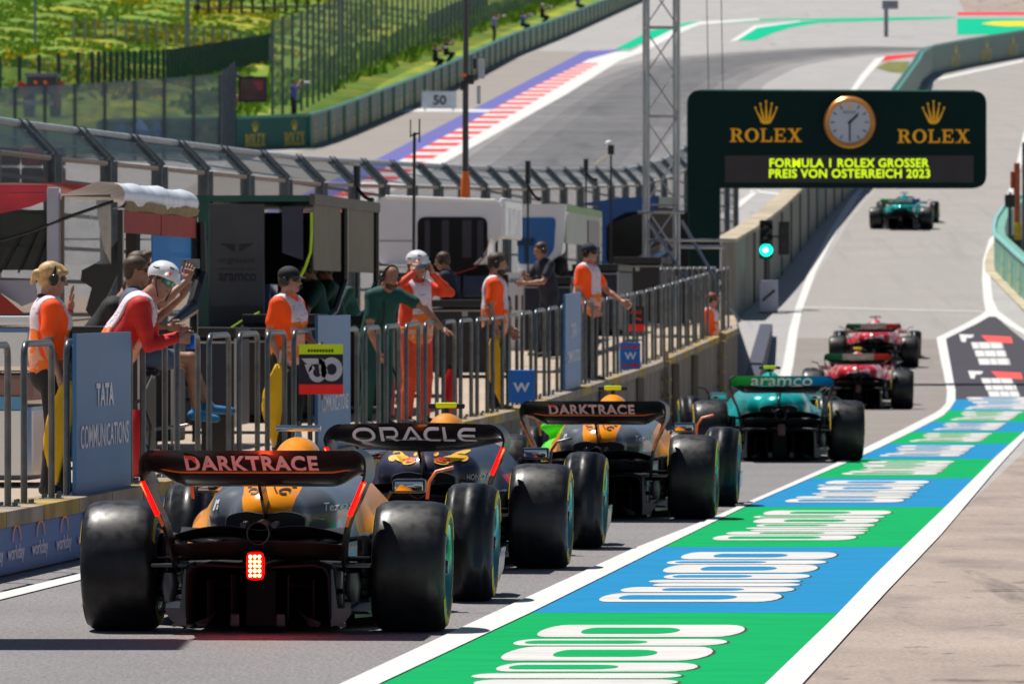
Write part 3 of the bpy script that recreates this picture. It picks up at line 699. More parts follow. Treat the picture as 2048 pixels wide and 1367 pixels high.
def sdf_mesh(name, layers):                             # layers: (prims, voxel); all layers end in one mesh
    VS, QS, MS = [], [], []; o = 0
    for prims, vox in layers:
        pos, q, m = nets(*sdf_eval(prims, vox), vox); VS.append(pos); QS.append(q + o); MS.append(m); o += len(pos)
    V = np.concatenate(VS).astype(np.float32); Q = np.concatenate(QS).astype(np.int32); M_ = np.concatenate(MS).astype(np.int32)
    me = bpy.data.meshes.new(name); me.vertices.add(len(V)); me.vertices.foreach_set("co", V.ravel()); me.loops.add(Q.size); me.loops.foreach_set("vertex_index", Q.ravel())
    me.polygons.add(len(Q)); me.polygons.foreach_set("loop_start", np.arange(0, Q.size, 4, dtype=np.int32)); me.polygons.foreach_set("material_index", M_)
    me.polygons.foreach_set("use_smooth", [True] * len(Q)); me.update(calc_edges=True); return me
def rc(a, b, ra, rb, m=0, sc=(1, 1, 1), k=None, sub=False):     # round cone, optionally squashed
    a = np.array(a, float); b = np.array(b, float); sc = np.array(sc, float); A = a / sc; B = b / sc; mn = sc.min()
    ab = B - A; L = max(1e-9, ab @ ab)
    def fn(X, Y, Z):
        px, py, pz = X / sc[0] - A[0], Y / sc[1] - A[1], Z / sc[2] - A[2]; t = np.clip((px * ab[0] + py * ab[1] + pz * ab[2]) / L, 0, 1)
        return (np.sqrt((px - t * ab[0]) ** 2 + (py - t * ab[1]) ** 2 + (pz - t * ab[2]) ** 2) - (ra + (rb - ra) * t)) * mn
    lo = np.minimum(a - ra * sc, b - rb * sc); hi = np.maximum(a + ra * sc, b + rb * sc); d = dict(fn=fn, bb=(lo, hi), m=m, sub=sub)
    if k: d['k'] = k
    return d
def el(c, r, m=0, k=None, sub=False, rot=None):         # ellipsoid
    c = np.array(c, float); r = np.array(r, float); Mr = np.array(rot.to_3x3() if rot is not None else Matrix.Identity(3)).T
    def fn(X, Y, Z):
        dx, dy, dz = X - c[0], Y - c[1], Z - c[2]
        x = (Mr[0, 0] * dx + Mr[0, 1] * dy + Mr[0, 2] * dz) / r[0]; y = (Mr[1, 0] * dx + Mr[1, 1] * dy + Mr[1, 2] * dz) / r[1]; z = (Mr[2, 0] * dx + Mr[2, 1] * dy + Mr[2, 2] * dz) / r[2]
        k0 = np.sqrt(x * x + y * y + z * z); k1 = np.sqrt((x / r[0]) ** 2 + (y / r[1]) ** 2 + (z / r[2]) ** 2) + 1e-9; return k0 * (k0 - 1) / k1
    e = np.abs(Mr.T) @ r if rot is not None else r; d = dict(fn=fn, bb=(c - e, c + e), m=m, sub=sub)
    if k: d['k'] = k
    return d
def bxp(c, hs_, rd=.02, m=0, k=None, sub=False):
    c = np.array(c, float); hs_ = np.array(hs_, float)
    def fn(X, Y, Z):
        qx, qy, qz = np.abs(X - c[0]) - hs_[0] + rd, np.abs(Y - c[1]) - hs_[1] + rd, np.abs(Z - c[2]) - hs_[2] + rd
        return np.sqrt(np.maximum(qx, 0) ** 2 + np.maximum(qy, 0) ** 2 + np.maximum(qz, 0) ** 2) + np.minimum(np.maximum(qx, np.maximum(qy, qz)), 0) - rd
    d = dict(fn=fn, bb=(c - hs_, c + hs_), m=m, sub=sub)
    if k: d['k'] = k
    return d

# ================================================================== racing cars: x right, y forward, z up, origin under the rear axle
M_CARB = mk("black_carbon", (.012, .012, .014), .32, coat=.3, var=.3, vs=20); M_CARB2 = mk("satin_carbon", (.03, .03, .034), .3, metal=.3, var=.25, vs=12); M_SILV = mk("bare_metal", (.45, .44, .43), .3, metal=.9)
t = NT("tyre_rubber"); f = t.ramp(t.noise(9, 6, rough=.7, stretch=((1, .4, .4), 0)), .4, .68); t.l(t.mix(f, (.005, .005, .006), (.017, .0165, .018)), t.b.inputs["Base Color"]); t.l(t.ramp(t.noise(14, 4), -.15, 1.35), t.b.inputs["Roughness"])
t.b.inputs["Specular IOR Level"].default_value = .45; t.bump(t.noise(60, 4), .25, .004); M_TYRE = t.m
M_YEL = mk("yellow_tyre_mark", (.75, .55, .01), .6); M_RIM = mk("dark_rim", (.05, .055, .06), .35, metal=.7); M_LIP = mk("painted_teal_sheen", (.10, .38, .32), .25, metal=.8)  # teal reflection on the rim lip is put into its metal colour
M_LED = mk("red_led_strip", (.8, .05, .02), .4, emit=(1, .10, .02), es=6); M_LEDGLOW = mk("red_strip_glow", (.8, .01, .0), .4, emit=(1, .0, .0), es=1.3); M_LEDH = mk("hot_led", (1, .6, .3), .4, emit=(1, .5, .14), es=12); M_LENS = mk("red_lamp_lens", (.5, .01, .01), .3, emit=(1, .0, .0), es=2.5)
M_ORLINE = mk("orange_paint", (.85, .16, .015), .4); M_MIRG = mk("mirror_glass", (.6, .6, .62), .05, metal=1, var=0)

def livery(kind):
    t = NT(kind + "_bodywork"); X, Y, Z = t.xyz(); ax = t.M('ABSOLUTE', X); b = t.b
    nz = t.noise(1.5, 3); st = lambda v, e: t.M('GREATER_THAN', v, e); lt = lambda v, e: t.M('LESS_THAN', v, e); an = lambda *a: (a[0] if len(a) == 1 else t.M('MULTIPLY', a[0], an(*a[1:]))); 
    if kind == "orange_grey":
        base = t.mix(t.ramp(nz, .3, .7), (.085, .097, .112), (.15, .17, .195)); O = (1.0, .33, .0)
        wd = t.M('ADD', .12, t.M('MULTIPLY', t.M('SUBTRACT', Z, .60), .22)); m = an(lt(ax, wd), st(Z, .52), lt(Y, 1.5)); c = t.mix(m, base, O)
        c = t.mix(an(st(Z, .9), lt(ax, .11)), c, O); c = t.mix(an(st(ax, .40), st(Z, t.M('ADD', .38, t.M('MULTIPLY', Y, .06))), st(Y, .7)), c, O); c = t.mix(an(lt(Z, .42), st(ax, .2)), c, (.16, .28, .38))
        b.inputs["Roughness"].default_value = .24
    elif kind == "navy":
        c = t.mix(t.ramp(nz, .3, .7), (.010, .012, .035), (.018, .02, .05)); c = t.mix(an(st(Z, .93)), c, (.75, .28, .02)); c = t.mix(an(st(ax, .42), st(Y, .9), lt(Z, .62)), c, (.55, .015, .02)); b.inputs["Roughness"].default_value = .42
    elif kind == "teal":
        c = t.mix(t.ramp(nz, .3, .7), (.0, .34, .32), (.0, .48, .45)); c = t.mix(an(lt(Z, .36)), c, (.015, .015, .018)); c = t.mix(an(lt(ax, .015)), c, (.01, .03, .03)); b.inputs["Roughness"].default_value = .25; b.inputs["Metallic"].default_value = .25
    else:
        c = t.mix(t.ramp(nz, .3, .7), (.55, .010, .025), (.68, .02, .04)); c = t.mix(an(lt(Z, .50)), c, (.02, .015, .018)); c = t.mix(an(st(t.noise(3.5, 2), .57), st(Z, .62)), c, (.8, .55, .55)); b.inputs["Roughness"].default_value = .3
    t.l(c, b.inputs["Base Color"]); b.inputs["Coat Weight"].default_value = .3; b.inputs["Coat Roughness"].default_value = .12; return t.m
def body_prims():
    S = []
    for s in (-1, 1):
        S += [rc((s * .50, 2.35, .46), (s * .34, 1.0, .44), .21, .20, sc=(1, 1, .85), k=.10), rc((s * .34, 1.0, .44), (s * .19, .25, .42), .20, .12, sc=(1, 1, .95), k=.10),
              rc((s * .33, 1.75, .60), (s * .20, .35, .62), .17, .12, k=.12), rc((s * .26, 1.6, .66), (s * .22, .3, .64), .17, .12, k=.12)]
    S += [rc((0, 1.6, .42), (0, 4.35, .30), .31, .10, sc=(1, 1, .8), k=.12), rc((0, 1.55, .90), (0, .3, .74), .12, .075, sc=(.85, 1, 1), k=.12), rc((0, 1.5, .66), (0, .12, .63), .25, .20, sc=(1.05, 1, .82), k=.10),
          rc((0, 1.72, .91), (0, 1.5, .90), .115, .12, sc=(1.05, 1, 1.05), k=.05), bxp((0, 1.5, .22), (.42, .9, .13), .08, k=.08),
          el((0, 2.35, .78), (.23, .48, .26), sub=True), bxp((0, 5.0, .5), (1, .6, 1), .02, sub=True)]
    return S
_geo = {}
def geo(key, fn):
    if key not in _geo: _geo[key] = fn()
    return _geo[key]
def airfoil(LE, TE, th, camber, n=7):
    (y0, z0), (y1, z1) = LE, TE; up, dn = [], []; L = math.hypot(y1 - y0, z1 - z0); ny_, nz_ = -(z1 - z0) / L, (y1 - y0) / L
    if nz_ > 0: ny_, nz_ = -ny_, -nz_                   # towards the ground
    for i in range(n + 1):
        s = i / n; cc = camber * 4 * s * (1 - s); tt = th * (1.6 * math.sqrt(s) * (1 - s) + .12)
        y = y0 + (y1 - y0) * s; z = z0 + (z1 - z0) * s; up.append((y + ny_ * (cc - tt / 2), z + nz_ * (cc - tt / 2))); dn.append((y + ny_ * (cc + tt / 2), z + nz_ * (cc + tt / 2)))
    return up + dn[::-1]
def wing(mb, xs_, LEf, TEf, th, cf):
    return mb.loft([[Vector((x, y, z)) for y, z in airfoil(LEf(x), TEf(x), th, cf(x))] for x in xs_])
def rollplate(mb, path, th=.014):                       # path of (x, z, y_back, y_front)
    rings = []
    for i, (x, z, yb, yf) in enumerate(path):
        a = path[max(0, i - 1)]; b = path[min(len(path) - 1, i + 1)]; dx, dz = b[0] - a[0], b[1] - a[1]; L = math.hypot(dx, dz) or 1; nx_, nz_ = -dz / L * th / 2, dx / L * th / 2
        rings.append([Vector((x + nx_, yb, z + nz_)), Vector((x + nx_, yf, z + nz_)), Vector((x - nx_, yf, z - nz_)), Vector((x - nx_, yb, z - nz_))])
    return mb.loft(rings)
LIN = lambda a, b, n: [a + (b - a) * i / n for i in range(n + 1)]
def tyre_geo(wd, seg=64):
    h = wd / 2; pr = [(-h + .045, .232), (-h + .012, .245), (-h, .272), (-h + .001, .300), (-h + .008, .322), (-h + .022, .340), (-h + .045, .351), (-h + .085, .357), (-h / 2, .3595), (0, .360)]
    pr = pr + [(-a, b) for a, b in pr[:-1][::-1]]; return MB().lathe(pr, (0, 0, 0), 'X', seg).mesh("tyre", 'all')
def mark_geo(wd):
    h = wd / 2 + .0025; mb = MB()
    for sgn in (1, -1):
        for a0, a1 in ((.35, 2.3), (3.5, 5.45)):
            mb.lathe([(sgn * h, .276), (sgn * h, .300), (sgn * (h - .0065), .323)], (0, 0, 0), 'X', 18, a0, a1)
    return mb.mesh("sidewall_mark", 'all')
def rim_geo(wd):
    h = wd / 2; mb = MB()
    for s in (1, -1):
        mb.cur = 0; mb.lathe([(s * (h - .045), .234), (s * (h - .075), .215), (s * (h - .060), .16), (s * (h - .035), .08), (s * (h - .03), .045), (s * (h - .005), .035), (s * (h - .005), 0.001)], (0, 0, 0), 'X', 40)
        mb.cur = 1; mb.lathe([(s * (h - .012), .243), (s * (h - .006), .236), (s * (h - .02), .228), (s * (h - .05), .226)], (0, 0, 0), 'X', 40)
        mb.cur = 0
        for k in range(10):
            a = k * math.pi / 5; ca, sa = math.cos(a), math.sin(a); mb.tube([(s * (h - .032), .05 * ca, .05 * sa), (s * (h - .052), .21 * ca, .21 * sa)], .009, 5)
    mb.lathe([(-h + .05, .234), (h - .05, .234)], (0, 0, 0), 'X', 40)
    return mb.mesh("wheel", True)

def rear_wing(kind):
    """main plane, flap, rolled end plates; returns dict of MBs"""
    hw = .595; rb = kind == 'navy'; r_ = .10 if rb else .062
    o = {}
    xs_ = LIN(-hw + .02, hw - .02, 36); e = lambda x: min(1, max(0, (abs(x) - .40) / .19)) ** 2 * (3 - 2 * min(1, max(0, (abs(x) - .40) / .19)))
    if rb: e = lambda x: (abs(x) / hw) ** 2.2
    dz = .0
    o['main_plane'] = wing(MB(), xs_, lambda x: (-.20, .845 + .06 * e(x)), lambda x: (-.60, .888 + .028 * e(x)), .020, lambda x: .052 - .034 * e(x))
    fw = hw - r_
    dr = lambda x: r_ * 1.1 * (1 - math.sqrt(max(0, 1 - (max(0, abs(x) - fw) / (r_ + .012)) ** 2)))
    o['flap'] = wing(MB(), [-hw - .004, -hw + .01] + LIN(-hw + .02, hw - .02, 34) + [hw - .01, hw + .004], lambda x: (-.575, .893), lambda x: (-.765, 1.010 - dr(x) - (.012 * min(1, abs(x) / fw) ** 2 if rb else 0)), .012, lambda x: .010)
    ends = []
    for s in (-1, 1):
        path = [(s * fw, 1.006 - (.012 if rb else 0), -.77, -.50)]
        for k in range(1, 8):
            a = math.pi / 2 * k / 7; path.append((s * (fw + (r_ + .012) * math.sin(a)), 1.006 - (.012 if rb else 0) - r_ * 1.1 * (1 - math.cos(a)), -.775, -.46 + .2 * k / 7))
        path += [(s * (hw + .012), .90, -.775, -.24), (s * (hw + .006), .86, -.765, -.20), (s * (hw - .010), .825, -.74, -.19)]
        low = [(s * (hw - .010), .825, -.74, -.30), (s * .555, .735, -.70, -.40), (s * .515, .655, -.66, -.42), (s * .49, .58, -.64, -.40), (s * .475, .50, -.62, -.38), (s * .465, .42, -.55, -.30), (s * .46, .34, -.40, -.20)]
        ends.append((rollplate(MB(), path), rollplate(MB(), low, .016), s))
    o['ends'] = ends
    led = [MB().tube([(s * .603, -.757, .835), (s * .565, -.737, .755), (s * .524, -.717, .672)], .0075, 6) for s in (-1, 1)]
    o['led'] = led
    ed = [MB().tube([(s * .523, -.690, .668), (s * .497, -.665, .60)], .009, 6) for s in (-1, 1)]
    o['edge'] = ed
    ln = MB(); ln.tube([(x, -.607, .889 + .028 * e(x)) for x in LIN(-hw + .03, hw - .03, 24)], .0055, 6); o['line'] = ln
    return o
def flap_map(kind, x0, x1, a=.10, b=.90):               # point on the rear face of the flap
    def fn(u, v):
        x = x0 + (x1 - x0) * u; s = b + (a - b) * (1 - v) if False else a + (b - a) * v
        y = -.575 + (-.765 + .575) * s; z = .893 + (1.010 - .893) * s - (.012 * (x / .5) ** 2 * s if kind == 'navy' else 0); cc = .010 * 4 * s * (1 - s) + .012 * (1.6 * math.sqrt(s) * (1 - s) + .12) / 2 + .0035
        cc += .003 if kind != 'navy' else .010; return Vector((x, y - cc * .524, z - cc * .852))
    return fn

def race_car(kind, name, label, px, d, heading, z=0.0, lights=False, drs=(0, 0), pitch=0, tcam='dark', detail=True, mark_sides=True, fluo=False):
    X0 = (px - CX) * d / FPX
    T = thing(name, label, "racing car", (X0, d, z), -heading, "racing cars queuing along the pit lane"); T.rotation_euler = (pitch, 0, -heading)
    bm_ = geo("body", lambda: sdf_mesh("bodywork", [(body_prims(), .02)])); LV_ = MC.setdefault("liv_" + kind, None) or livery(kind); MC["liv_" + kind] = LV_
    body = link("bodywork", bm_, [LV_], T, shared=True)
    def L(nm, key, fn, mats, par=T, smooth=True):
        if nm in ("brake_duct", "suspension_arm", "diffuser_vane", "light_led"):
            for me_ in geo(key, lambda: [c.mesh(nm, smooth) for c in comps(fn(), nm == "brake_duct")]): o_ = link(nm, me_, mats, par, shared=True)
            return o_
        return link(nm, geo(key, lambda: fn().mesh(nm, smooth)), mats, par, shared=True)
    # wheels
    for (sx, y, wd, key) in ((-1, 0, .405, 'r'), (1, 0, .405, 'r'), (-1, 3.6, .305, 'f'), (1, 3.6, .305, 'f')):
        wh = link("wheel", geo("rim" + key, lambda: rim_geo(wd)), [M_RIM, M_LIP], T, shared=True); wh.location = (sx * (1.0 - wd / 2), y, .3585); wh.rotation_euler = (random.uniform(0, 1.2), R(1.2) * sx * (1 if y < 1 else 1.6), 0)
        link("tyre", geo("tyre" + key, lambda: tyre_geo(wd)), [M_TYRE], wh, shared=True); link("sidewall_mark", geo("mark" + key, lambda: mark_geo(wd)), [M_YEL], wh, shared=True)
    # floor, diffuser
    def floor():
        mb = MB(); n = 14
        for s in (-1, 1):
            top = [(s * .36, 2.95), (s * .62, 2.8), (s * .76, 2.3), (s * .78, 1.2), (s * .72, .6), (s * .56, .42), (s * .46, .2), (s * .42, .25), (0, .25), (0, 2.95)]
            mb.prism(top, lambda p: Vector((p[0], p[1], .065)), lambda p: Vector((p[0], p[1], .10 + (.05 if p[1] < 0 else 0))))
            mb.loft([[Vector((s * (.70 + .05 * math.sin(k / n * 6)), .6 + k * .15, .10)), Vector((s * (.715 + .05 * math.sin(k / n * 6)), .6 + k * .15, .10)), Vector((s * .74, .6 + k * .15, .17)), Vector((s * .725, .6 + k * .15, .17))] for k in range(n)])
        return mb
    L("floor", "floor", floor, [M_CARB])
    def diff():
        mb = MB()
        for s in (-1, 1):
            rollplate(mb, [(s * .03, .37, -.50, .3), (s * .30, .385, -.52, .3), (s * .36, .37, -.52, .3), (s * .385, .33, -.52, .3), (s * .39, .20, -.50, .3), (s * .392, .06, -.46, .3)], .012)
            mb.box((s * .13, -.15, .21), (.010, .5, .24), Matrix.Rotation(s * .10, 3, 'Z')); mb.box((s * .26, -.12, .19), (.010, .5, .22), Matrix.Rotation(s * .12, 3, 'Z'))
        mb.quad((-.39, .25, .07), (.39, .25, .07), (.36, -.05, .33), (-.36, -.05, .33)); mb.box((0, .1, .21), (.76, .05, .35))
        mb.box((0, -.1, .20), (.16, .5, .30)); return mb
    L("diffuser", "diff", diff, [mk("dull_black_underbody", (.006, .006, .007), .75, spec=.2)], smooth=False)
    def lowvane():
        mb = MB()
        for s in (-1, 1):
            mb.add([(s * .22, -.50, .14), (s * .28, -.51, .055), (s * .33, -.50, .05), (s * .345, -.48, .075), (s * .27, -.47, .10)], [(0, 1, 2, 3, 4)])
            mb.rbox((s * .125, -.50, .085), (.05, .03, .07), .01)
        return mb
    L("diffuser_vane", "lowvane", lowvane, [M_CARB2], smooth=False)
    # crash structure, lamp, exhaust
    L("crash_structure", "crash", lambda: MB().tube([(0, .1, .40), (0, -.35, .40), (0, -.60, .395)], [.11, .075, .055], 14), [M_CARB])
    L("exhaust", "exh", lambda: MB().lathe([(.3, .075), (-.42, .062), (-.50, .064), (-.502, .057), (-.30, .052), (.0, .02)], (0, 0, .555), 'Y', 24).tube([(-.085, -.3, .60), (-.085, -.47, .60)], .018, 8).tube([(.085, -.3, .60), (.085, -.47, .60)], .018, 8), [M_CARB2])
    hs_ = L("rain_light", "rl", lambda: MB().rbox((0, -.625, .385), (.095, .05, .15), .03), [M_LENS if lights else M_CARB])
    if True:
        def leds():
            mb = MB()
            for i in range(3):
                for j_ in range(5): mb.lathe([(-.010, .001), (-.008, .0065), (0, .0095)], ((i - 1) * .0245, -.651, .385 + (j_ - 2) * .0255), 'Y', 8)
            return mb
        L("light_led", "leds", leds, [M_LEDH if lights else mk("dull_red_led", (.25, .02, .02), .3)], hs_)
    # beam wing
    bmw = L("beam_wing", "beam", lambda: wing(wing(MB(), LIN(-.465, .465, 24), lambda x: (-.10, .545 + .03 * abs(x) / .46), lambda x: (-.40, .60 - .055 * (abs(x) / .46) ** 3 - .03 * math.exp(-(x / .12) ** 2)), .030, lambda x: .05), LIN(-.465, .465, 24), lambda x: (-.20, .44 + .05 * (abs(x) / .46) ** 2), lambda x: (-.50, .515 - .02 * (abs(x) / .46) ** 2), .022, lambda x: .06), [M_CARB])
    # rear wing
    rw = geo("rw_" + ('navy' if kind == 'navy' else 'std'), lambda: {k: ([(a.mesh("endplate", True), b.mesh("endplate", True), s) for a, b, s in v] if k == 'ends' else [q.mesh(k, True) for q in v] if isinstance(v, list) else v.mesh(k, True)) for k, v in rear_wing('navy' if kind == 'navy' else 'std').items()})
    wing_o = link("rear_wing", rw['main_plane'], [M_CARB], T, shared=True)
    fm = {'teal': [mk("green_blue_flap", (.0, .3, .12), .35)], 'red': [M_CARB]}.get(kind, [M_CARB])
    if kind == 'teal':
        t = NT("green_to_blue_flap"); X, Y, Z = t.xyz(); t.l(t.mix(t.ramp(X, -.35, .42), (.01, .42, .06), (.0, .22, .62)), t.b.inputs["Base Color"]); t.b.inputs["Roughness"].default_value = .4; fm = [t.m]
    if kind == 'red':
        t = NT("tricolour_flap"); X, Y, Z = t.xyz(); c = t.mix(t.M('GREATER_THAN', X, .28), (.45, .42, .38), (.6, .04, .03)); c = t.mix(t.M('LESS_THAN', X, -.28), c, (.0, .14, .05)); t.l(c, t.b.inputs["Base Color"]); fm = [t.m]
    link("flap", rw['flap'], fm, wing_o, shared=True)
    for a, b, s in rw['ends']:
        ep = link("endplate", a, [mk('gloss_black', (.006, .006, .007), .35, spec=.3)], T, shared=True); link("lower_endplate", b, [mk('gloss_black')], ep, shared=True)
    if kind in ('orange_grey',): link("trim_line", rw['line'], [M_ORLINE], wing_o, shared=True)
    for led_me, ed_me in zip(rw['led'], rw['edge']):
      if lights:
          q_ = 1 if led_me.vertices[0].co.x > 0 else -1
          link("led_glow_tube", geo('ledglow%d' % q_, lambda: MB().tube([(q_ * .600, -.750, .842), (q_ * .562, -.730, .755), (q_ * .520, -.708, .660)], .0155, 8).mesh('led_glow_tube', True)), [M_LEDGLOW], wing_o, shared=True)  # red glow round the strip, built as a wider emissive tube
      led = link("led_strip", led_me, [M_LED if lights else mk("unlit_strip", (.25, .03, .02), .3) if kind != 'orange_grey' else M_ORLINE], T, shared=True)
      link("orange_edge" if kind == 'orange_grey' else "strip_end", ed_me, [M_ORLINE if kind == 'orange_grey' else M_CARB], led, shared=True)
    L("wing_pylon", "pyl", lambda: MB().loft([[Vector((x, y, z_)) for x, y in ((-.009, yb), (.009, yb), (.009, yf), (-.009, yf))] for z_, yb, yf in ((.60, -.10, .22), (.70, -.25, .0), (.80, -.42, -.18), (.845, -.44, -.22))]), [M_CARB])
    txt = {'orange_grey': ("DARKTRACE", -.375, .345, .16, .86, .012), 'navy': ("ORACLE", -.445, .425, .02, .90, .0), 'teal': ("aramco", -.36, .36, .16, .9, .01), 'red': ("ALFA ROMEO", -.2, .2, .3, .75, .005)}[kind]
    tm = {'orange_grey': mk("pink_white_letters", (.78, .45, .47), .6), 'navy': mk("pale_grey_letters", (.72, .70, .74), .6), 'teal': mk("pale_mint_letters", (.75, .85, .8), .6), 'red': mk("soft_white_letters", (.8, .78, .74), .6)}[kind]
    def tg():
        mb = MB(); fn = flap_map(kind, txt[1], txt[2], txt[3], txt[4])
        if kind == 'orange_grey':                       # letters cut by diagonal gaps as on the wing
            put_text(mb, txt[0], fn, .034, 1.12)
        elif kind == 'navy':
            q = lambda *p: mb.add([fn(*k) for k in p], [tuple(range(len(p)))])
            def arc(cx, cy, rx, ry, a0, a1, tx, ty, n_=14):
                for k in range(n_):
                    p0, p1 = a0 + (a1 - a0) * k / n_, a0 + (a1 - a0) * (k + 1) / n_
                    q((cx + rx * math.cos(p0), cy + ry * math.sin(p0)), (cx + (rx - tx) * math.cos(p0), cy + (ry - ty) * math.sin(p0)), (cx + (rx - tx) * math.cos(p1), cy + (ry - ty) * math.sin(p1)), (cx + rx * math.cos(p1), cy + ry * math.sin(p1)))
            T1, T2 = .026, .19; H2 = math.pi / 2
            arc(.095, .5, .075, .5, H2, 3 * H2, T1, T2); arc(.125, .5, .075, .5, -H2, H2, T1, T2); q((.095, 1), (.125, 1), (.125, 1 - T2), (.095, 1 - T2)); q((.095, 0), (.125, 0), (.125, T2), (.095, T2))
            q((.235, 0), (.262, 0), (.262, 1), (.235, 1)); q((.262, 1), (.335, 1), (.335, .82), (.262, .82)); q((.28, .28), (.335, .28), (.335, .46), (.28, .46)); arc(.335, .64, .045, .36, -H2, H2, .022, .18, 8); q((.31, .3), (.335, .3), (.385, 0), (.352, 0))
            q((.395, 0), (.425, 0), (.492, 1), (.468, 1)); q((.468, 1), (.492, 1), (.565, 0), (.535, 0)); q((.455, .2), (.52, .2), (.508, .36), (.468, .36))
            arc(.640, .5, .065, .5, H2, 3 * H2, T1, T2); q((.64, 1), (.70, 1), (.70, 1 - T2), (.64, 1 - T2)); q((.64, 0), (.70, 0), (.70, T2), (.64, T2))
            q((.725, 0), (.75, 0), (.75, 1), (.725, 1)); q((.725, 0), (.815, 0), (.815, T2), (.725, T2))
            arc(.905, .5, .065, .5, H2, 3 * H2, T1, T2); q((.905, 1), (.985, 1), (.985, 1 - T2), (.905, 1 - T2)); q((.905, 0), (.985, 0), (.985, T2), (.905, T2)); q((.86, .41), (.975, .41), (.975, .58), (.86, .58))
        else: put_text(mb, txt[0], fn, txt[5])
        return mb
    link("wing_lettering", geo("txt_" + kind, lambda: tg().mesh("wing_lettering")), [tm], wing_o, shared=True)
    if kind == 'orange_grey':
        def rd():
            f_ = flap_map(kind, txt[1], txt[2], txt[3], txt[4]); mb = MB(); n_ = 8
            for k in range(n_):
                a0, a1 = k / n_, (k + 1) / n_; tp = lambda a: (.0 + .085 * a, .92 - .18 * a * a + .10); bt = lambda a: (.012 + .066 * a, .80 - .32 * a * a * a + .04)
                mb.add([f_(*tp(a0)) + Vector((0, -.002, -.001)), f_(*tp(a1)) + Vector((0, -.002, -.001)), f_(*bt(a1)) + Vector((0, -.002, -.001)), f_(*bt(a0)) + Vector((0, -.002, -.001))], [(0, 1, 2, 3)])
            return mb
        link("red_swoosh", geo("swoosh", lambda: rd().mesh("swoosh")), [mk("red_swoosh", (.9, .06, .02), .5)], wing_o, shared=True)
    # brake duct winglets and suspension
    def ducts():
        mb = MB()
        for s in (-1, 1):
            mb.loft([[Vector((s * .475, y, z_)) if False else Vector((s * (.44 + dx), y, z_)) for dx, y in ((0, -.26), (.008, -.26), (.008, .1), (0, .1))] for z_ in (.10, .22, .40)])
            rollplate(mb, [(s * .405, .385, -.30, .05), (s * .40, .22, -.32, .05), (s * .41, .10, -.34, .05), (s * .425, .03, -.32, .0)], .012)
            for k in range(5): wing(mb, LIN(s * .445, s * .575, 4), lambda x, k=k: (-.08, .11 + .065 * k), lambda x, k=k: (-.27 + .012 * k, .125 + .065 * k), .008, lambda x: .010)
            mb.rbox((s * .50, -.20, .415), (.17, .12, .012), .004); mb.rbox((s * .54, -.02, .36), (.07, .28, .36), .03)
            mb.lathe([(s * .0, .10), (s * .015, .20), (s * .04, .215)], (s * .575, 0, .36), 'X', 20)
        return mb
    L("brake_duct", "ducts", ducts, [M_CARB2], smooth=False)
    for s in (-1, 1):
        L("floor_fence", "ffence%d" % s, lambda: rollplate(MB(), [(s * .402, .375, -.40, -.38), (s * .425, .34, -.40, -.37), (s * .43, .22, -.41, -.36), (s * .45, .12, -.43, -.36), (s * .50, .065, -.44, -.34), (s * .56, .05, -.42, -.30)] if False else [(s * .395, .07, -.46, -.44), (s * .47, .055, -.46, -.44)], .02).loft([[Vector((s * x, y, z_)) for x, z_ in pts] for y, pts in ((-.47, ((.395, .05), (.47, .075), (.505, .12), (.505, .15), (.43, .15), (.405, .36), (.395, .36))), (-.455, ((.395, .05), (.47, .075), (.505, .12), (.505, .15), (.43, .15), (.405, .36), (.395, .36))))]), [mk("brushed_dark_metal", (.10, .10, .105), .35, metal=.6)], smooth=False)
        L("duct_scoop", "scoop%d" % s, lambda: MB().tube([(s * .50, -.34, .34), (s * .50, -.33, .27), (s * .505, -.32, .18)], [.035, .05, .03], 10).rbox((s * .50, -.30, .375), (.20, .16, .018), .006), [mk("brushed_dark_metal")])
    def susp():
        mb = MB()
        for s in (-1, 1):
            for a, b in (((.12, .30, .44), (.60, .02, .53)), ((.12, -.15, .46), (.60, -.02, .53)), ((.14, .35, .24), (.60, .05, .20)), ((.14, -.2, .27), (.60, -.05, .20)), ((.10, -.28, .42), (.60, -.13, .40)), ((.16, .2, .58), (.58, .03, .28))):
                mb.tube([(s * a[0], a[1], a[2]), (s * b[0], b[1], b[2])], .014, 6)
            mb.tube([(s * .1, 0, .36), (s * .6, 0, .36)], .03, 8)
            for a, b in (((.16, 3.75, .50), (.70, 3.6, .50)), ((.16, 3.3, .46), (.70, 3.6, .50)), ((.18, 3.8, .24), (.70, 3.6, .19)), ((.22, 3.2, .24), (.70, 3.6, .19))): mb.tube([(s * a[0], a[1], a[2]), (s * b[0], b[1], b[2])], .016, 6)
        return mb
    L("suspension_arm", "susp", susp, [M_CARB])
    # dark cooling exit, spine
    L("cooling_outlet", "cool", lambda: MB().loft([[Vector((x * sc_, y, .605 + z_ * sc_)) for x, z_ in [(.225 * (abs(math.cos(a)) ** .8) * (1 if math.cos(a) > 0 else -1), (.062 if math.sin(a) > 0 else .085) * (abs(math.sin(a)) ** .7) * (1 if math.sin(a) > 0 else -1) - (.018 * math.exp(-(math.cos(a) / .25) ** 2) if math.sin(a) > 0 else 0)) for a in LIN(0, 6.13, 40)]] for y, sc_ in ((.12, .9), (-.09, 1.0), (-.125, .97), (-.13, .5))]), [mk("outlet_shadow_black", (.006, .006, .006), .6)])
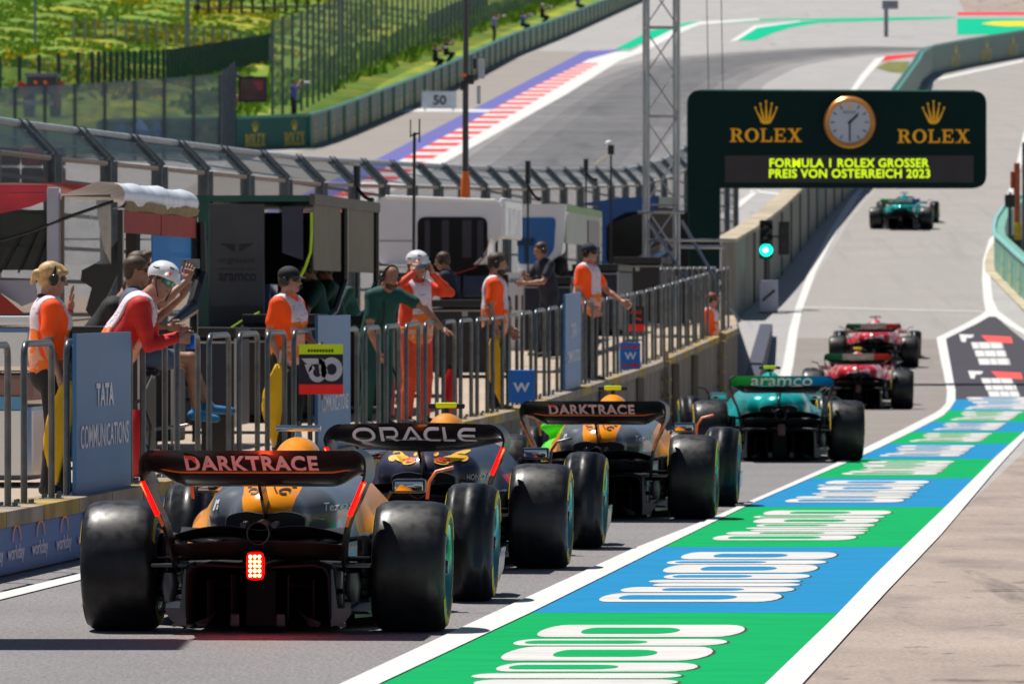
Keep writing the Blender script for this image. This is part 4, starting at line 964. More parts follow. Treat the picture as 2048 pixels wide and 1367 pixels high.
    # mirrors, halo, camera
    for s in (-1, 1):
        mr_ = L("mirror", "mir%d" % s, lambda: MB().rbox((s * .58, 2.32, .735), (.20, .09, .085), .025).tube([(s * .40, 2.36, .60), (s * .47, 2.34, .70)], .012, 6), [LV_ if kind != 'orange_grey' else M_CARB])
        L("mirror_glass", "mirg%d" % s, lambda: MB().rbox((s * .58, 2.272, .735), (.165, .004, .055), .0015), [M_MIRG], mr_)
        L("mirror_stay", "mirs%d" % s, lambda: MB().tube([(s * .44, 2.25, .56), (s * .60, 2.25, .70), (s * .66, 2.27, .80), (s * .74, 2.3, .845), (s * .84, 2.32, .85)] if False else [(s * .69, 2.25, .66), (s * .70, 2.25, .76), (s * .74, 2.26, .82), (s * .84, 2.30, .845)], .011, 6), [M_ORLINE if kind == 'orange_grey' else M_CARB], mr_)
    L("halo", "halo", lambda: MB().tube([(-.27, 1.95, .78), (-.28, 2.2, .84), (-.24, 2.6, .88), (-.12, 2.86, .885), (0, 2.92, .88), (.12, 2.86, .885), (.24, 2.6, .88), (.28, 2.2, .84), (.27, 1.95, .78)], .028, 8).tube([(0, 2.92, .88), (0, 3.1, .62)], .022, 8), [M_CARB])
    tc_ = L("camera_bar", "tcam", lambda: MB().rbox((0, 1.60, 1.085), (.262, .05, .036), .014).tube([(0, 1.6, .99), (0, 1.6, 1.08)], [.03, .016], 8), [mk("chrome_bar", (.55, .55, .56), .12, metal=1) if tcam == 'dark' else mk("black_bar", (.03, .03, .03), .3)])
    L("antenna", "ant", lambda: MB().tube([(0, 1.62, 1.1), (0, 1.62, 1.125)], .008, 6), [M_CARB], tc_)
    if tcam != 'dark': L("yellow_cover", "tcy", lambda: MB().rbox((0.0, 1.585, 1.092), (.15, .05, .038), .012), [mk("fluorescent_yellow", (.75, .85, .01), .5, emit=(.75, .9, .0), es=.12)], tc_)
    # front wing
    def fw_():
        mb = MB()
        for k in range(4): wing(mb, LIN(-.93, .93, 20), lambda x, k=k: (4.75 - .14 * k - .12 * abs(x), .10 + .035 * k + .03 * abs(x)), lambda x, k=k: (4.58 - .14 * k - .12 * abs(x), .125 + .045 * k + .03 * abs(x)), .014, lambda x: .01)
        for s in (-1, 1): rollplate(mb, [(s * .93, .08, 4.05, 4.7), (s * .96, .16, 4.05, 4.68), (s * .985, .30, 4.1, 4.5)], .012)
        return mb
    L("front_wing", "fw", fw_, [M_CARB])
    # decals laid on the bodywork by projection along the car
    if detail:
        from mathutils.bvhtree import BVHTree
        bv = geo("bvh", lambda: BVHTree.FromPolygons([v.co.copy() for v in bm_.vertices], [list(p.vertices) for p in bm_.polygons]))
        def proj(nm, shape_fn, mtl, up=False):
            key = "dec_" + kind + nm
            def mkm():
                mb = MB(); shape_fn(mb); out = MB(); keep = {}
                for i, v in enumerate(mb.v):
                    h = bv.ray_cast(Vector((v[0], -1.0, v[2])), Vector((0, 1, 0))) if not up else bv.ray_cast(Vector((v[0], v[1], 2.0)), Vector((0, 0, -1)))
                    if h[0] is not None and h[0].y > -.05: keep[i] = h[0] + h[1] * .005
                ids = {i: n_ for n_, i in enumerate(keep)}
                out.add([keep[i] for i in keep], [[ids[i] for i in f] for f in mb.f if all(i in keep for i in f)]); return out.mesh(nm)
            me_ = geo(key, mkm)
            if len(me_.polygons): link(nm, me_, [mtl], body, shared=True)
        F2 = lambda x0, x1, z0, z1: (lambda u, v: Vector((x0 + (x1 - x0) * u, 0, z0 + (z1 - z0) * v)))
        if kind == 'orange_grey':
            wm = mk("white_decal", (.75, .75, .75), .5)
            proj("side_lettering", lambda mb: put_text(mb, "Tezos", F2(.285, .40, .655, .70), .01), wm)
            proj("slanted_emblem", lambda mb: [mb.add([F2(-.33, -.29, .655, .715)(a, b) for a, b in q_], [(0, 1, 2, 3)]) for q_ in (((0, 0), (.25, 0), (.7, .9), (.45, 1)), ((.5, .1), (.8, .1), (.9, .5), (.75, .55)), ((.6, .65), (.9, .6), (1, 1), (.75, 1)))], wm)
            def curls(mb):
                def st(pts, wd):
                    Pn = [Vector(p) for p in pts]
                    for a, b in zip(Pn, Pn[1:]):
                        d_ = (b - a).normalized(); n_ = Vector((-d_.y, d_.x)) * wd / 2; q_ = [a + n_, a - n_, b - n_, b + n_]; mb.add([(p.x, 0, p.y) for p in q_], [(0, 1, 2, 3)])
                for s in (-1, 1):
                    st([(s * (.085 + .026 * math.cos(a)), .765 + .012 * math.sin(a)) for a in LIN(-.4, 5.2, 12)], .009)
                    st([(s * (.018 + .010 * k_), .80 - .014 * k_) for k_ in range(4)], .008)
                    st([(s * .11, .785), (s * .135, .782)], .006)
            proj("curled_marking", curls, mk("black_marking", (.01, .01, .01), .5))
        if kind == 'navy':
            def bull(mb):
                for s in (-1, 1):
                    for (cx_, cz_, rx_, rz_, an) in ((.17, .745, .085, .022, .25), (.21, .775, .060, .014, .5), (.11, .725, .050, .016, -.3), (.245, .745, .030, .020, 0), (.07, .775, .018, .010, .8)):
                        mb.add([(s * (cx_ + rx_ * math.cos(a) * math.cos(an) - rz_ * math.sin(a) * math.sin(an)), 0, cz_ + rx_ * math.cos(a) * math.sin(an) * .5 + rz_ * math.sin(a)) for a in LIN(0, 5.9, 16)], [tuple(range(17))])
            proj("yellow_emblem", bull, mk("emblem_yellow", (.85, .45, .02), .5))
            def rdp(mb):
                for s in (-1, 1):
                    pts = [(.05, .775), (.09, .785), (.13, .77), (.17, .785), (.15, .76), (.11, .755), (.07, .755)]; mb.add([(s * p[0] * 1.1, -.0, p[1] - .028) for p in pts], [(0, 1, 6), (1, 2, 5, 6), (2, 3, 4), (2, 4, 5)])
            proj("red_emblem", rdp, mk("emblem_red", (.75, .03, .03), .5)); proj("side_lettering", lambda mb: put_text(mb, "HONDA", F2(.27, .40, .60, .64), .02), mk("white_decal", (.75, .75, .75), .5))
    if fluo:                                            # bright green test paint over the left sidepod
        mf = mk("fluorescent_green_paint", (.10, .85, .03), .35, var=.3, vs=6, emit=(.1, 1, .0), es=.08)
        sm = geo("fluo", lambda: sdf_mesh("painted_sidepod", [([rc((-.50, 2.35, .47), (-.36, 1.25, .455), .218, .208, sc=(1, 1, .85)), rc((-.56, 2.5, .60), (-.60, 2.3, .70), .03, .04), el((-.58, 2.30, .735), (.12, .05, .055))], .02)]))
        link("green_sidepod", sm, [mf], T, shared=True)
    return T
C1 = race_car('orange_grey', "race_car", "nearest grey and orange racing car with its red rain light lit", 536, 34.1, .070, lights=True)
C2 = race_car('navy', "race_car", "dark navy racing car with ORACLE on its rear wing", 850, 42.5, .082, lights=True, tcam='y')
C3 = race_car('orange_grey', "race_car", "second grey and orange racing car with bright green paint on its left sidepod", 1199, 52.6, .088, tcam='y', fluo=True)
C4 = race_car('teal', "race_car", "teal racing car with aramco on a green and blue wing flap", 1556, 73, -.02, tcam='y')
C5 = race_car('red', "race_car", "nearer of the two red and black racing cars, with a green, white and red wing", 1716, 112, .05, tcam='y', detail=False)
C6 = race_car('red', "race_car", "farther of the two red and black racing cars, climbing away ahead of its twin", 1748, 138.5, .08, z=.51, pitch=.03, detail=False)
C7 = race_car('teal', "race_car", "small teal racing car alone at the top of the pit exit under the clock sign", 1803, 196, .12, z=4.36, pitch=.069, detail=False)
for c_, l_ in ((C1, "nearest"),):
    pl = bpy.data.lights.new("rain_lamp", 'POINT'); pl.energy = 3; pl.color = (1, .03, .01); pl.shadow_soft_size = .04
    lo_ = bpy.data.objects.new("rain_lamp", pl); COL.objects.link(lo_); lo_.parent = c_; lo_.location = (0, -.70, .385)
# ================================================================== people: local x = the person's right, y = forward, z = up, feet at 0
M_SKIN = mk("skin", (.46, .235, .155), .5, var=.10, vs=12, bump=.05, bs=80); M_SKIN2 = mk("tanned_skin", (.36, .17, .105), .5, var=.10, vs=12)
M_LIP = mk("lips", (.33, .11, .09), .5); M_EYE = mk("eye_dark", (.03, .02, .018), .3); M_BLK = mk("black_cloth", (.014, .014, .017), .8); M_NAVYC = mk("navy_cloth", (.014, .017, .035), .8)
M_ORG = mk("fluorescent_orange_cloth", (1.0, .075, .0), .75, var=.08, vs=6, emit=(1, .10, .0), es=.10, bump=.9, bs=9); M_REDC = mk("red_overall_cloth", (.62, .018, .012), .7, var=.15, vs=6, bump=.9, bs=8); M_OVR = mk("orange_red_overall_cloth", (.88, .065, .012), .7, var=.15, vs=6, bump=.9, bs=8)  # orange cloth given a weak glow to stand for its fluorescence
M_GRNC = mk("dark_green_team_cloth", (.002, .06, .047), .75, var=.15, vs=6, bump=.8, bs=8); M_GREYC = mk("pale_grey_cloth", (.34, .35, .40), .8, bump=.2, bs=14); M_DENIM = mk("slate_cloth", (.09, .12, .20), .8)
M_PLAS = mk("black_plastic", (.012, .012, .013), .25); M_HELM = mk("white_helmet_shell", (.78, .79, .80), .25, coat=.5, var=.03); M_LENSB = mk("dark_lens", (.01, .012, .015), .06); M_LENSM = mk("mirror_lens", (.10, .42, .32), .08, metal=.9, var=.4, vs=40); M_LENSBL = mk("blue_lens", (.02, .22, .62), .1, metal=.6)
M_BLOND = mk("blond_hair", (.62, .40, .17), .55, var=.35, vs=30, bump=.5, bs=60); M_BRN = mk("brown_hair", (.07, .04, .022), .6, var=.3, vs=30, bump=.5, bs=60)
M_SHOE = mk("dark_shoe", (.02, .02, .022), .6); M_BLUSH = mk("blue_shoe", (.01, .16, .36), .6); M_WHC = mk("white_vest_cloth", (.80, .76, .78), .7)
def vest_mat():
    t = NT("marshal_vest_cloth"); X, Y, Z = t.xyz(); f = t.ramp(t.noise(9, 3), .49, .53); f2 = t.ramp(t.noise(30, 2, stretch=((.5, .5, 1.6), 0)), .62, .65)
    low = t.mix(f, (1.0, .20, .01), (.90, .45, .38)); hi = t.mix(t.M('MULTIPLY', f2, .55), (.86, .70, .76), (.10, .06, .16))
    band = t.M('LESS_THAN', Z, t.M('ADD', 1.10, t.M('MULTIPLY', t.noise(3, 2), .22))); c = t.mix(band, hi, low); ring = t.M('LESS_THAN', t.M('ABSOLUTE', t.M('SUBTRACT', Z, 1.02)), .025); c = t.mix(ring, c, (.95, .42, .22))
    t.l(c, t.b.inputs["Base Color"]); t.b.inputs["Roughness"].default_value = .7; t.bump(t.noise(16, 4), .35, .01); return t.m
M_VEST = vest_mat()
V3 = lambda *a: np.array(a, float)
def nrm(a): return a / (np.linalg.norm(a) + 1e-9)
def hand(wr, d, side, pn, curl=.35, grip=False, fr=1.0, m=0):
    """wrist point, finger direction, +1 right / -1 left, palm-facing normal"""
    d = nrm(d); pn = nrm(pn - d * (pn @ d)); w = np.cross(d, pn) * side       # towards the thumb
    out = [rc(wr, wr + d * .03, .026 * fr, .029 * fr, m, k=.012)]
    for i in range(4):
        b = wr + d * .025 + w * (.012 * (1.5 - i)); e = wr + d * .088 + w * (.0205 * (1.5 - i)); out.append(rc(b, e, .016, .0135, m, k=.010))
        ln = (.072, .080, .074, .058)[i]; a = curl * (1 + .12 * i); p = e; r_ = (.0090, .0092, .0088, .0080)[i] * fr
        for j, (fl, seg) in enumerate(((.0, .46), (1.0, .30), (1.9, .26))):
            an = a * (.55 + fl) * (1.9 if grip else 1); q = p + (d * math.cos(an) + pn * math.sin(an) + w * .06 * (1.5 - i) * (0 if grip else 1)) * ln * seg; out.append(rc(p, q, r_ * (1 - .06 * j), r_ * (.94 - .08 * j), m, k=.003)); p = q
    p = wr + d * .028 + w * .024; t1 = p + nrm(w * .8 + d * .55 + pn * .35) * .040; t2 = t1 + nrm(d * .9 + w * .25 + pn * (.8 if grip else .2)) * .032; t3 = t2 + nrm(d * .9 + pn * (1.2 if grip else .25)) * .024
    out += [rc(p, t1, .0145, .011, m, k=.008), rc(t1, t2, .0105, .0095, m, k=.003), rc(t2, t3, .0095, .008, m, k=.003)]
    return out
def person(label, loc, face, h, cols, arms, lean=0.0, twist=0.0, side_lean=0.0, head_yaw=0.0, head_pitch=0.0, legs=None, lod=1, sleeves='short', hair=None, kit=(), group=None, shorts=False, vest=False, beard=False, female=False, mats_skin=None, trouser=None, grips=(False, False), palms=(None, None), wide=1.0):
    s = h / 1.75; SK, SH, TR, SO, LP, EY = range(6)
    T = thing("person", label, "person", loc, -R(face), group)
    Rm = np.array(Matrix.Rotation(-lean, 3, 'X')) @ np.array(Matrix.Rotation(side_lean, 3, 'Y')); Rt = np.array(Matrix.Rotation(-twist, 3, 'Z')); pel = V3(0, 0, .95)
    up = lambda p: pel + Rm @ (Rt @ (V3(*p) - pel))
    L = legs or {}
    hipR, hipL = L.get('hipR', V3(.09, 0, .92)), L.get('hipL', V3(-.09, 0, .92)); off = L.get('pel', V3(0, 0, 0)); pel0 = pel.copy()
    if 'pel' in L: up0 = up; up = lambda p: up0(p) + off; hipR = hipR + off; hipL = hipL + off
    knR, knL = L.get('kneeR', V3(.10, .03, .50)), L.get('kneeL', V3(-.10, .03, .50)); anR, anL = L.get('ankR', V3(.11, -.02, .09)), L.get('ankL', V3(-.11, -.02, .09))
    toR, toL = L.get('toeR', anR + V3(.02, .17, -.055)), L.get('toeL', anL + V3(-.02, .17, -.055))
    waist, chest, neck, hd = up((0, .0, 1.10)), up((0, .0, 1.33)), up((0, -.015, 1.47)), up((0, .03, 1.625))
    sR, sL = up((.175, -.005, 1.41)), up((-.175, -.005, 1.41)); pl_ = pel + off
    eR, wR, eL, wL = [V3(*a) for a in arms]
    longs = sleeves == 'long'; AR = SH if longs else SK
    tor = [rc(pl_ + V3(0, 0, .02), waist, .163 * wide, .158 * wide, SH, sc=(1, .80, 1), k=.03), rc(waist, chest, .158 * wide, .166 * wide, SH, sc=(1, .76, 1), k=.06), rc(up((-.10, 0, 1.38)), up((.10, 0, 1.38)), .095, .095, SH, sc=(1, .85, .9), k=.06),
           rc(sR, up((.05, -.01, 1.43)), .062, .055, SH, k=.05), rc(sL, up((-.05, -.01, 1.43)), .062, .055, SH, k=.05)]
    if female: tor.append(rc(up((-.07, .085, 1.30)), up((.07, .085, 1.30)), .068, .068, SH, k=.05))
    P_ = list(tor); P_ += [rc(neck - V3(0, 0, .03), hd - V3(0, 0, .07), .056, .052, SK, k=.02)]
    P_ += [rc(pl_ + V3(0, -.02, -.02), pl_ + V3(0, -.01, .04), .155, .15, TR, sc=(1, .8, 1), k=.04)]
    thin = .9 if female else 1
    for hp, kn, an, to in ((hipR, knR, anR, toR), (hipL, knL, anL, toL)):
        if shorts:
            md = hp + (kn - hp) * .62; P_ += [rc(hp, md, .092, .078, TR, k=.03), rc(hp + (kn - hp) * .4, kn, .066, .052, SK, k=.03), rc(kn, kn + (an - kn) * .35, .052, .054, SK, k=.02), rc(kn + (an - kn) * .35, an, .052, .034, SK, k=.02)]
        else: P_ += [rc(hp, kn, .094 * thin, .074, TR, k=.03), rc(kn, kn + (an - kn) * .4, .074, .070, TR, k=.02), rc(kn + (an - kn) * .4, an + V3(0, 0, -.0), .070, .064, TR, k=.02)]
        P_ += [rc(an + V3(0, -.03, -.03), to, .045, .036, SO, sc=(1, 1, .9), k=.02)]
    for sh, e_, w_ in ((sR, eR, wR), (sL, eL, wL)):
        P_ += [rc(sh, sh + (e_ - sh) * .62, .064, .066, SH, k=.02)]; P_ += [rc(sh + (e_ - sh) * .3, e_, .049 if longs else .044, .043 if longs else .037, AR, k=.02), rc(e_, e_ + (w_ - e_) * .35, .041 if longs else .037, .044 if longs else .038, AR, k=.02), rc(e_ + (w_ - e_) * .35, w_, .044 if longs else .037, .034 if longs else .025, AR, k=.02)]
    # head
    Hm = Rm @ np.array(Matrix.Rotation(-head_yaw, 3, 'Z')) @ np.array(Matrix.Rotation(-head_pitch, 3, 'X')); Hp = lambda x, y, z: hd + Hm @ V3(x, y, z); rot = Matrix(Hm.tolist()).to_4x4()
    He = [el(Hp(0, -.012, .035), (.074, .094, .085), SK, k=.02, rot=rot), el(Hp(0, .02, -.03), (.060, .072, .075), SK, k=.02, rot=rot), rc(Hp(0, .045, -.085), Hp(0, .060, -.082), .034, .026, SK, k=.02), rc(Hp(0, -.02, -.02), neck, .055, .056, SK, k=.02),
          rc(Hp(0, .088, .012), Hp(0, .108, -.022), .009, .014, SK, k=.008), rc(Hp(-.03, .078, .028), Hp(.03, .078, .028), .013, .013, SK, k=.012), rc(Hp(-.016, .085, -.052), Hp(.016, .085, -.052), .007, .007, LP, k=.003), rc(Hp(-.015, .084, -.061), Hp(.015, .084, -.061), .0075, .0075, LP, k=.003)]
    for q in (-1, 1): He += [el(Hp(q * .076, -.008, -.002), (.010, .020, .032), SK, k=.006, rot=rot), el(Hp(q * .030, .080, .010), (.013, .009, .007), EY, k=.002, rot=rot)]
    fr = 1.0 if lod == 1 else 1.25; vb, vh, vd = {1: (.013, .0065, .0045), 2: (.018, .010, .0075), 3: (.03, .018, .014)}[lod]
    dR, dL = nrm(wR - eR), nrm(wL - eL); hR = palms[0] if palms[0] is not None else (dR, V3(-1, 0, 0)); hL = palms[1] if palms[1] is not None else (dL, V3(1, 0, 0))
    ha = hand(wR, V3(*hR[0]), 1, V3(*hR[1]), hR[2] if len(hR) > 2 else .3, grips[0], fr); hb = hand(wL, V3(*hL[0]), -1, V3(*hL[1]), hL[2] if len(hL) > 2 else .3, grips[1], fr)
    me = sdf_mesh("body", [(P_, vb), (He, vh), (ha, vd), (hb, vd)]); me.transform(Matrix.Scale(s, 4))
    sk = mats_skin or M_SKIN; body = link("body", me, [sk, cols[0], cols[1], cols[2], M_LIP, M_EYE], T)
    def child(nm, prims, vox, m, par=body):
        m_ = sdf_mesh(nm, [(prims, vox)]); m_.transform(Matrix.Scale(s, 4)); return link(nm, m_, [m], par)
    def mbc(nm, mb, m, par=body, smooth=True):
        mb.v = [tuple(V3(*v) * s) for v in mb.v]; return part(nm, mb, m, par, smooth)
    HB = lambda x, y, z: Vector(Hp(x, y, z))
    hv = .008 if lod < 3 else .018
    if hair:
        hp_ = [el(Hp(0, -.022, .050), (.083, .100, .085), 0, rot=rot, k=.02), el(Hp(0, -.065, -.005), (.072, .050, .070), 0, rot=rot, k=.02)]
        if hair[1] == 'pony': hp_ += [rc(Hp(0, -.10, .03), Hp(.0, -.13, .025), .026, .028, 0, k=.02), rc(Hp(0, -.13, .025), Hp(0, -.155, -.05), .028, .014, 0, k=.02), rc(Hp(-.02, .05, .085), Hp(.03, .085, .062), .030, .022, 0, k=.03), rc(Hp(.07, .03, .05), Hp(.07, .03, -.02), .02, .012, 0, k=.02)]
        if hair[1] == 'quiff': hp_ += [rc(Hp(-.04, .05, .105), Hp(.04, .06, .11), .030, .030, 0, k=.03)]
        hp_ += [dict(el(Hp(0, .115, -.03), (.085, .075, .085), 0, sub=True, rot=rot), k=.01)]
        child("hair", hp_, hv, hair[0])
    if beard: child("beard", [el(Hp(0, .035, -.075), (.060, .066, .052), 0, rot=rot, k=.01), dict(el(Hp(0, .13, -.035), (.05, .06, .028), 0, sub=True, rot=rot), k=.01), dict(el(Hp(0, .0, .02), (.09, .12, .055), 0, sub=True, rot=rot), k=.01)], hv, M_BRN)
    if 'headphones' in kit:
        mb = MB(); mb.tube([HB(.092 * math.cos(a), -.005, -.005 + .128 * math.sin(a)) for a in LIN(.1, math.pi - .1, 14)], .011, 8)
        hpb = mbc("headphones", mb, M_PLAS); 
        for q in (-1, 1):
            m_ = MB(); m_.add([HB(x, y, z) for x, y, z in [(q * x_, -.005 + .037 * r_ * math.cos(a), -.004 + .046 * r_ * math.sin(a)) for x_, r_ in ((.078, 1), (.105, 1), (.118, .8)) for a in LIN(0, 5.76, 11)]], [tuple([r0 * 12 + k, r0 * 12 + (k + 1) % 12, (r0 + 1) * 12 + (k + 1) % 12, (r0 + 1) * 12 + k]) for r0 in (0, 1) for k in range(12)] + [tuple(range(24, 36)), tuple(range(11, -1, -1))])
            mbc("ear_cup", m_, M_PLAS, hpb)
        if 'mic' in kit: mbc("microphone", MB().tube([HB(-.09, .0, -.02), HB(-.07, .07, -.06), HB(-.02, .112, -.065)], .006, 6), M_PLAS, hpb)
    if 'sunglasses' in kit or 'mirror_glasses' in kit or 'blue_glasses' in kit:
        lm = M_LENSB if 'sunglasses' in kit else M_LENSM if 'mirror_glasses' in kit else M_LENSBL
        mb = MB()
        for q in (-1, 1): mb.loft([[HB(q * (.006 + .056 * u), .096 - .028 * u * u + .004 * w_, .010 + z) for z in (-.017 + .003 * u, .017)] + [HB(q * (.006 + .056 * u), .090 - .028 * u * u, .010 + z) for z in (.017, -.017)] for u, w_ in ((0, 0), (.3, 1), (.7, 1), (1, 0))])
        gl = mbc("sunglasses", mb, lm); m2 = MB()
        for q in (-1, 1): m2.tube([HB(q * .062, .066, .018), HB(q * .080, .0, .015)], .004, 5)
        m2.tube([HB(-.01, .094, .018), HB(.01, .094, .018)], .004, 5); mbc("glasses_frame", m2, M_PLAS, gl)
    if 'helmet' in kit:
        hm = child("helmet", [el(Hp(0, -.012, .075), (.112, .135, .100), 0, rot=rot), rc(Hp(-.07, .105, .045), Hp(.07, .105, .045), .016, .016, 0, k=.03), dict(el(Hp(0, -.0, -.065), (.16, .19, .115), 0, sub=True, rot=rot), k=.01)], hv, M_HELM)
        mb = MB()
        for q in (-1, 1):
            mb.tube([HB(q * .096, .03, .03), HB(q * .082, .03, -.03), HB(q * .045, .06, -.115)], .006, 5)
        mbc("chin_strap", mb, M_PLAS, hm)
        mb = MB()
        for q in (-1, 1):
            mb.tube([HB(q * .105, .03, .09), HB(q * .108, .00, .085), HB(q * .106, -.03, .09)], .007, 5); mb.tube([HB(q * .03, .112, .115), HB(q * .06, .09, .12)], .006, 5)
        mbc("helmet_vent", mb, M_PLAS, hm); mbc("helmet_badge", MB().sphere(HB(.055, .108, .068), (.020, .012, .018), 10), M_ORG, hm)
    if 'cap' in kit:
        cm = cols[3] if len(cols) > 3 else M_NAVYC
        cp = child("cap", [el(Hp(0, -.015, .06), (.090, .108, .082), 0, rot=rot), dict(el(Hp(0, -.0, -.06), (.16, .19, .10), 0, sub=True, rot=rot), k=.01)], hv, cm)
        mb = MB(); ring = [HB(.080 * math.cos(a), .05 + .11 * math.sin(a), .048 - .022 * math.sin(a)) for a in LIN(0, math.pi, 10)]; r2 = [p + Vector((0, 0, -.008)) for p in ring]; n_ = len(ring)
        mb.add(ring + r2, [tuple(range(n_)), tuple(range(2 * n_ - 1, n_ - 1, -1))] + [(k, k + 1, k + 1 + n_, k + n_) for k in range(n_ - 1)]); mbc("cap_peak", mb, cm, cp)
    if vest:
        inf = []
        for p in ([rc(pl_ + V3(0, 0, .0), waist, .176 * wide, .170 * wide, 0, sc=(1.0, .84, 1), k=.05), rc(waist, chest, .170 * wide, .178 * wide, 0, sc=(1, .81, 1), k=.06), rc(up((-.085, 0, 1.39)), up((.085, 0, 1.39)), .103, .103, 0, sc=(1, .92, .95), k=.06), rc(up((.14, -.005, 1.425)), up((-.14, -.005, 1.425)), .062, .062, 0, k=.05)] + ([rc(up((-.07, .09, 1.30)), up((.07, .09, 1.30)), .078, .078, 0, k=.05)] if female else [])): inf.append(p)
        inf.append(rc(up((.02, -.02, 1.62)), up((0, .045, 1.42)), .085, .070, 0, sub=True)); inf.append(dict(rc(pl_ + V3(0, 0, -.26), pl_ + V3(0, 0, -.26), .22, .22, 0, sc=(1, 1, .8), sub=True)))
        for q in (-1, 1): inf.append(rc(up((q * .225, .02, 1.34)), up((q * .215, .02, 1.14)), .150, .135, 0, sub=True))
        child("vest", inf, .012 if lod < 3 else .022, M_VEST)
        if 'collar' in kit: mbc("collar", MB().tube([tuple(neck + V3(.068 * math.cos(a), .01 + .066 * math.sin(a), .012 - .02 * math.sin(a))) for a in LIN(-1.4, 4.5, 12)], .018, 8), M_BLK)
    if 'lanyard' in kit: mbc("strap", MB().tube([tuple(up((.06, .03, 1.47))), tuple(up((.09, .145, 1.34))), tuple(up((.07, .155, 1.2))), tuple(up((.10, .15, 1.05))), tuple(up((.13, .13, .98)))], .008, 6), M_BLK)
    if 'wristband' in kit: mbc("wristband", MB().tube([tuple(wL + dL * -.03), tuple(wL + dL * -.012)], .031, 10), mk("red_band", (.5, .02, .02), .5))
    if 'watch' in kit: mbc("watch", MB().tube([tuple(wR - dR * .05), tuple(wR - dR * .025)], .031, 10), M_SILV)
    T['s'] = s; del T['s']
    return T, (lambda p: T.location + Matrix.Rotation(-R(face), 3, 'Z') @ Vector(V3(*p) * s)), dict(wR=wR, wL=wL, dR=dR, dL=dL)
def spot(px, d, z=None): return (((px - CX) * d / FPX), d, zt(d) if z is None else z)
A_DOWN = lambda: [(.225, -.03, 1.13), (.245, .05, .89), (-.225, -.03, 1.13), (-.245, .05, .89)]
M_FLAG = mk("yellow_flag_cloth", (.95, .52, .005), .75, var=.12, vs=5, bump=.4, bs=8); M_STICK = mk("pale_flag_stick", (.62, .50, .42), .6)
def flag(label, top, bot, folds, seed=0, tail=None):
    T = thing("flag", label, "flag", (0, 0, 0), 0, "furled yellow flags held by marshals"); top = Vector(top); bot = Vector(bot); T.location = bot
    part("stick", MB().tube([top - bot, (0, 0, 0)], .011, 8), M_STICK, T, True)
    rr = random.Random(seed); mb = MB(); D = top - bot; rings = []
    for i in range(13):
        t_ = i / 12; c = D * (.92 * (1 - t_) + .02) + Vector((.0, 0, -.02)) if False else D * (.86 - .84 * t_); wv = folds * (.35 + .9 * math.sin(math.pi * min(1, t_ * .9 + .12))) ; ring = []
        for k in range(18):
            a = 2 * math.pi * k / 18; rad = wv * (1 + .28 * math.sin(a * 3 + i * .35 + seed) + .12 * math.sin(a * 7 + i)); ring.append(c + Vector((rad * math.cos(a) + (tail or 0) * math.sin(math.pi * t_) * (1 if math.cos(a) < 0 else .15), rad * .55 * math.sin(a), 0)))
        rings.append(ring)
    mb.loft(rings); part("cloth", mb, M_FLAG, T, 'all'); return T

# 1 waving marshal, nearest
p, wf, J = person("blond marshal woman with a ponytail waving and holding a yellow flag", spot(98, 44.9), 78, 1.70, [M_ORG, M_BLK, M_SHOE], [(.215, -.04, 1.14), (.205, .05, .905), (-.26, .10, 1.16), (-.27, .20, 1.41)], head_pitch=.14, hair=(M_BLOND, 'pony'), kit=('headphones', 'sunglasses', 'collar', 'lanyard', 'wristband'), vest=True, female=True, grips=(True, False),
                     palms=((V3(.0, .45, -1), V3(-1, 0, .1), .45), (V3(-.05, .05, 1), V3(.25, 1, .0), .12)), legs=dict(kneeL=V3(-.10, .10, .50), ankL=V3(-.11, .12, .09), toeL=V3(-.14, .30, .035)))
flag("furled yellow flag in the hand of the waving blond woman", wf((.205, .12, 1.0)), wf((.23, .02, .10)), .055, 1, tail=-.05)
# 2 leaning marshal in red
lg = dict(kneeR=V3(.12, .06, .50), kneeL=V3(-.12, .04, .50))
p, wf, J = person("marshal in red overalls and white helmet leaning on the hoop with a blue can", spot(222, 47.6), 92, 1.80, [M_REDC, M_REDC, M_SHOE], [(.22, .30, 1.04), (.08, .50, 1.10), (-.22, .30, 1.06), (-.04, .50, 1.12)], lean=.55, head_pitch=-.28, head_yaw=.75, sleeves='long', hair=(M_BRN, 'short'), kit=('helmet', 'mirror_glasses'), vest=True, legs=lg, grips=(True, True),
                     palms=((V3(-.2, 1, 0), V3(-1, -.2, 0), .5), (V3(.2, 1, 0), V3(1, -.2, 0), .5)))
can = thing("drink_can", "blue and silver drink can held by the leaning marshal in red", "can", wf((.03, .60, 1.02)))
part("can_body", MB().lathe([(0, .001), (.0, .026), (.006, .031), (.10, .031), (.108, .027)], (0, 0, 0), 'Z', 20), mk("blue_can_metal", (.01, .12, .55), .25, metal=.6, var=.5, vs=18), can, True); part("can_top", MB().lathe([(.108, .027), (.107, .001)], (0, 0, 0), 'Z', 20), M_SILV, can)
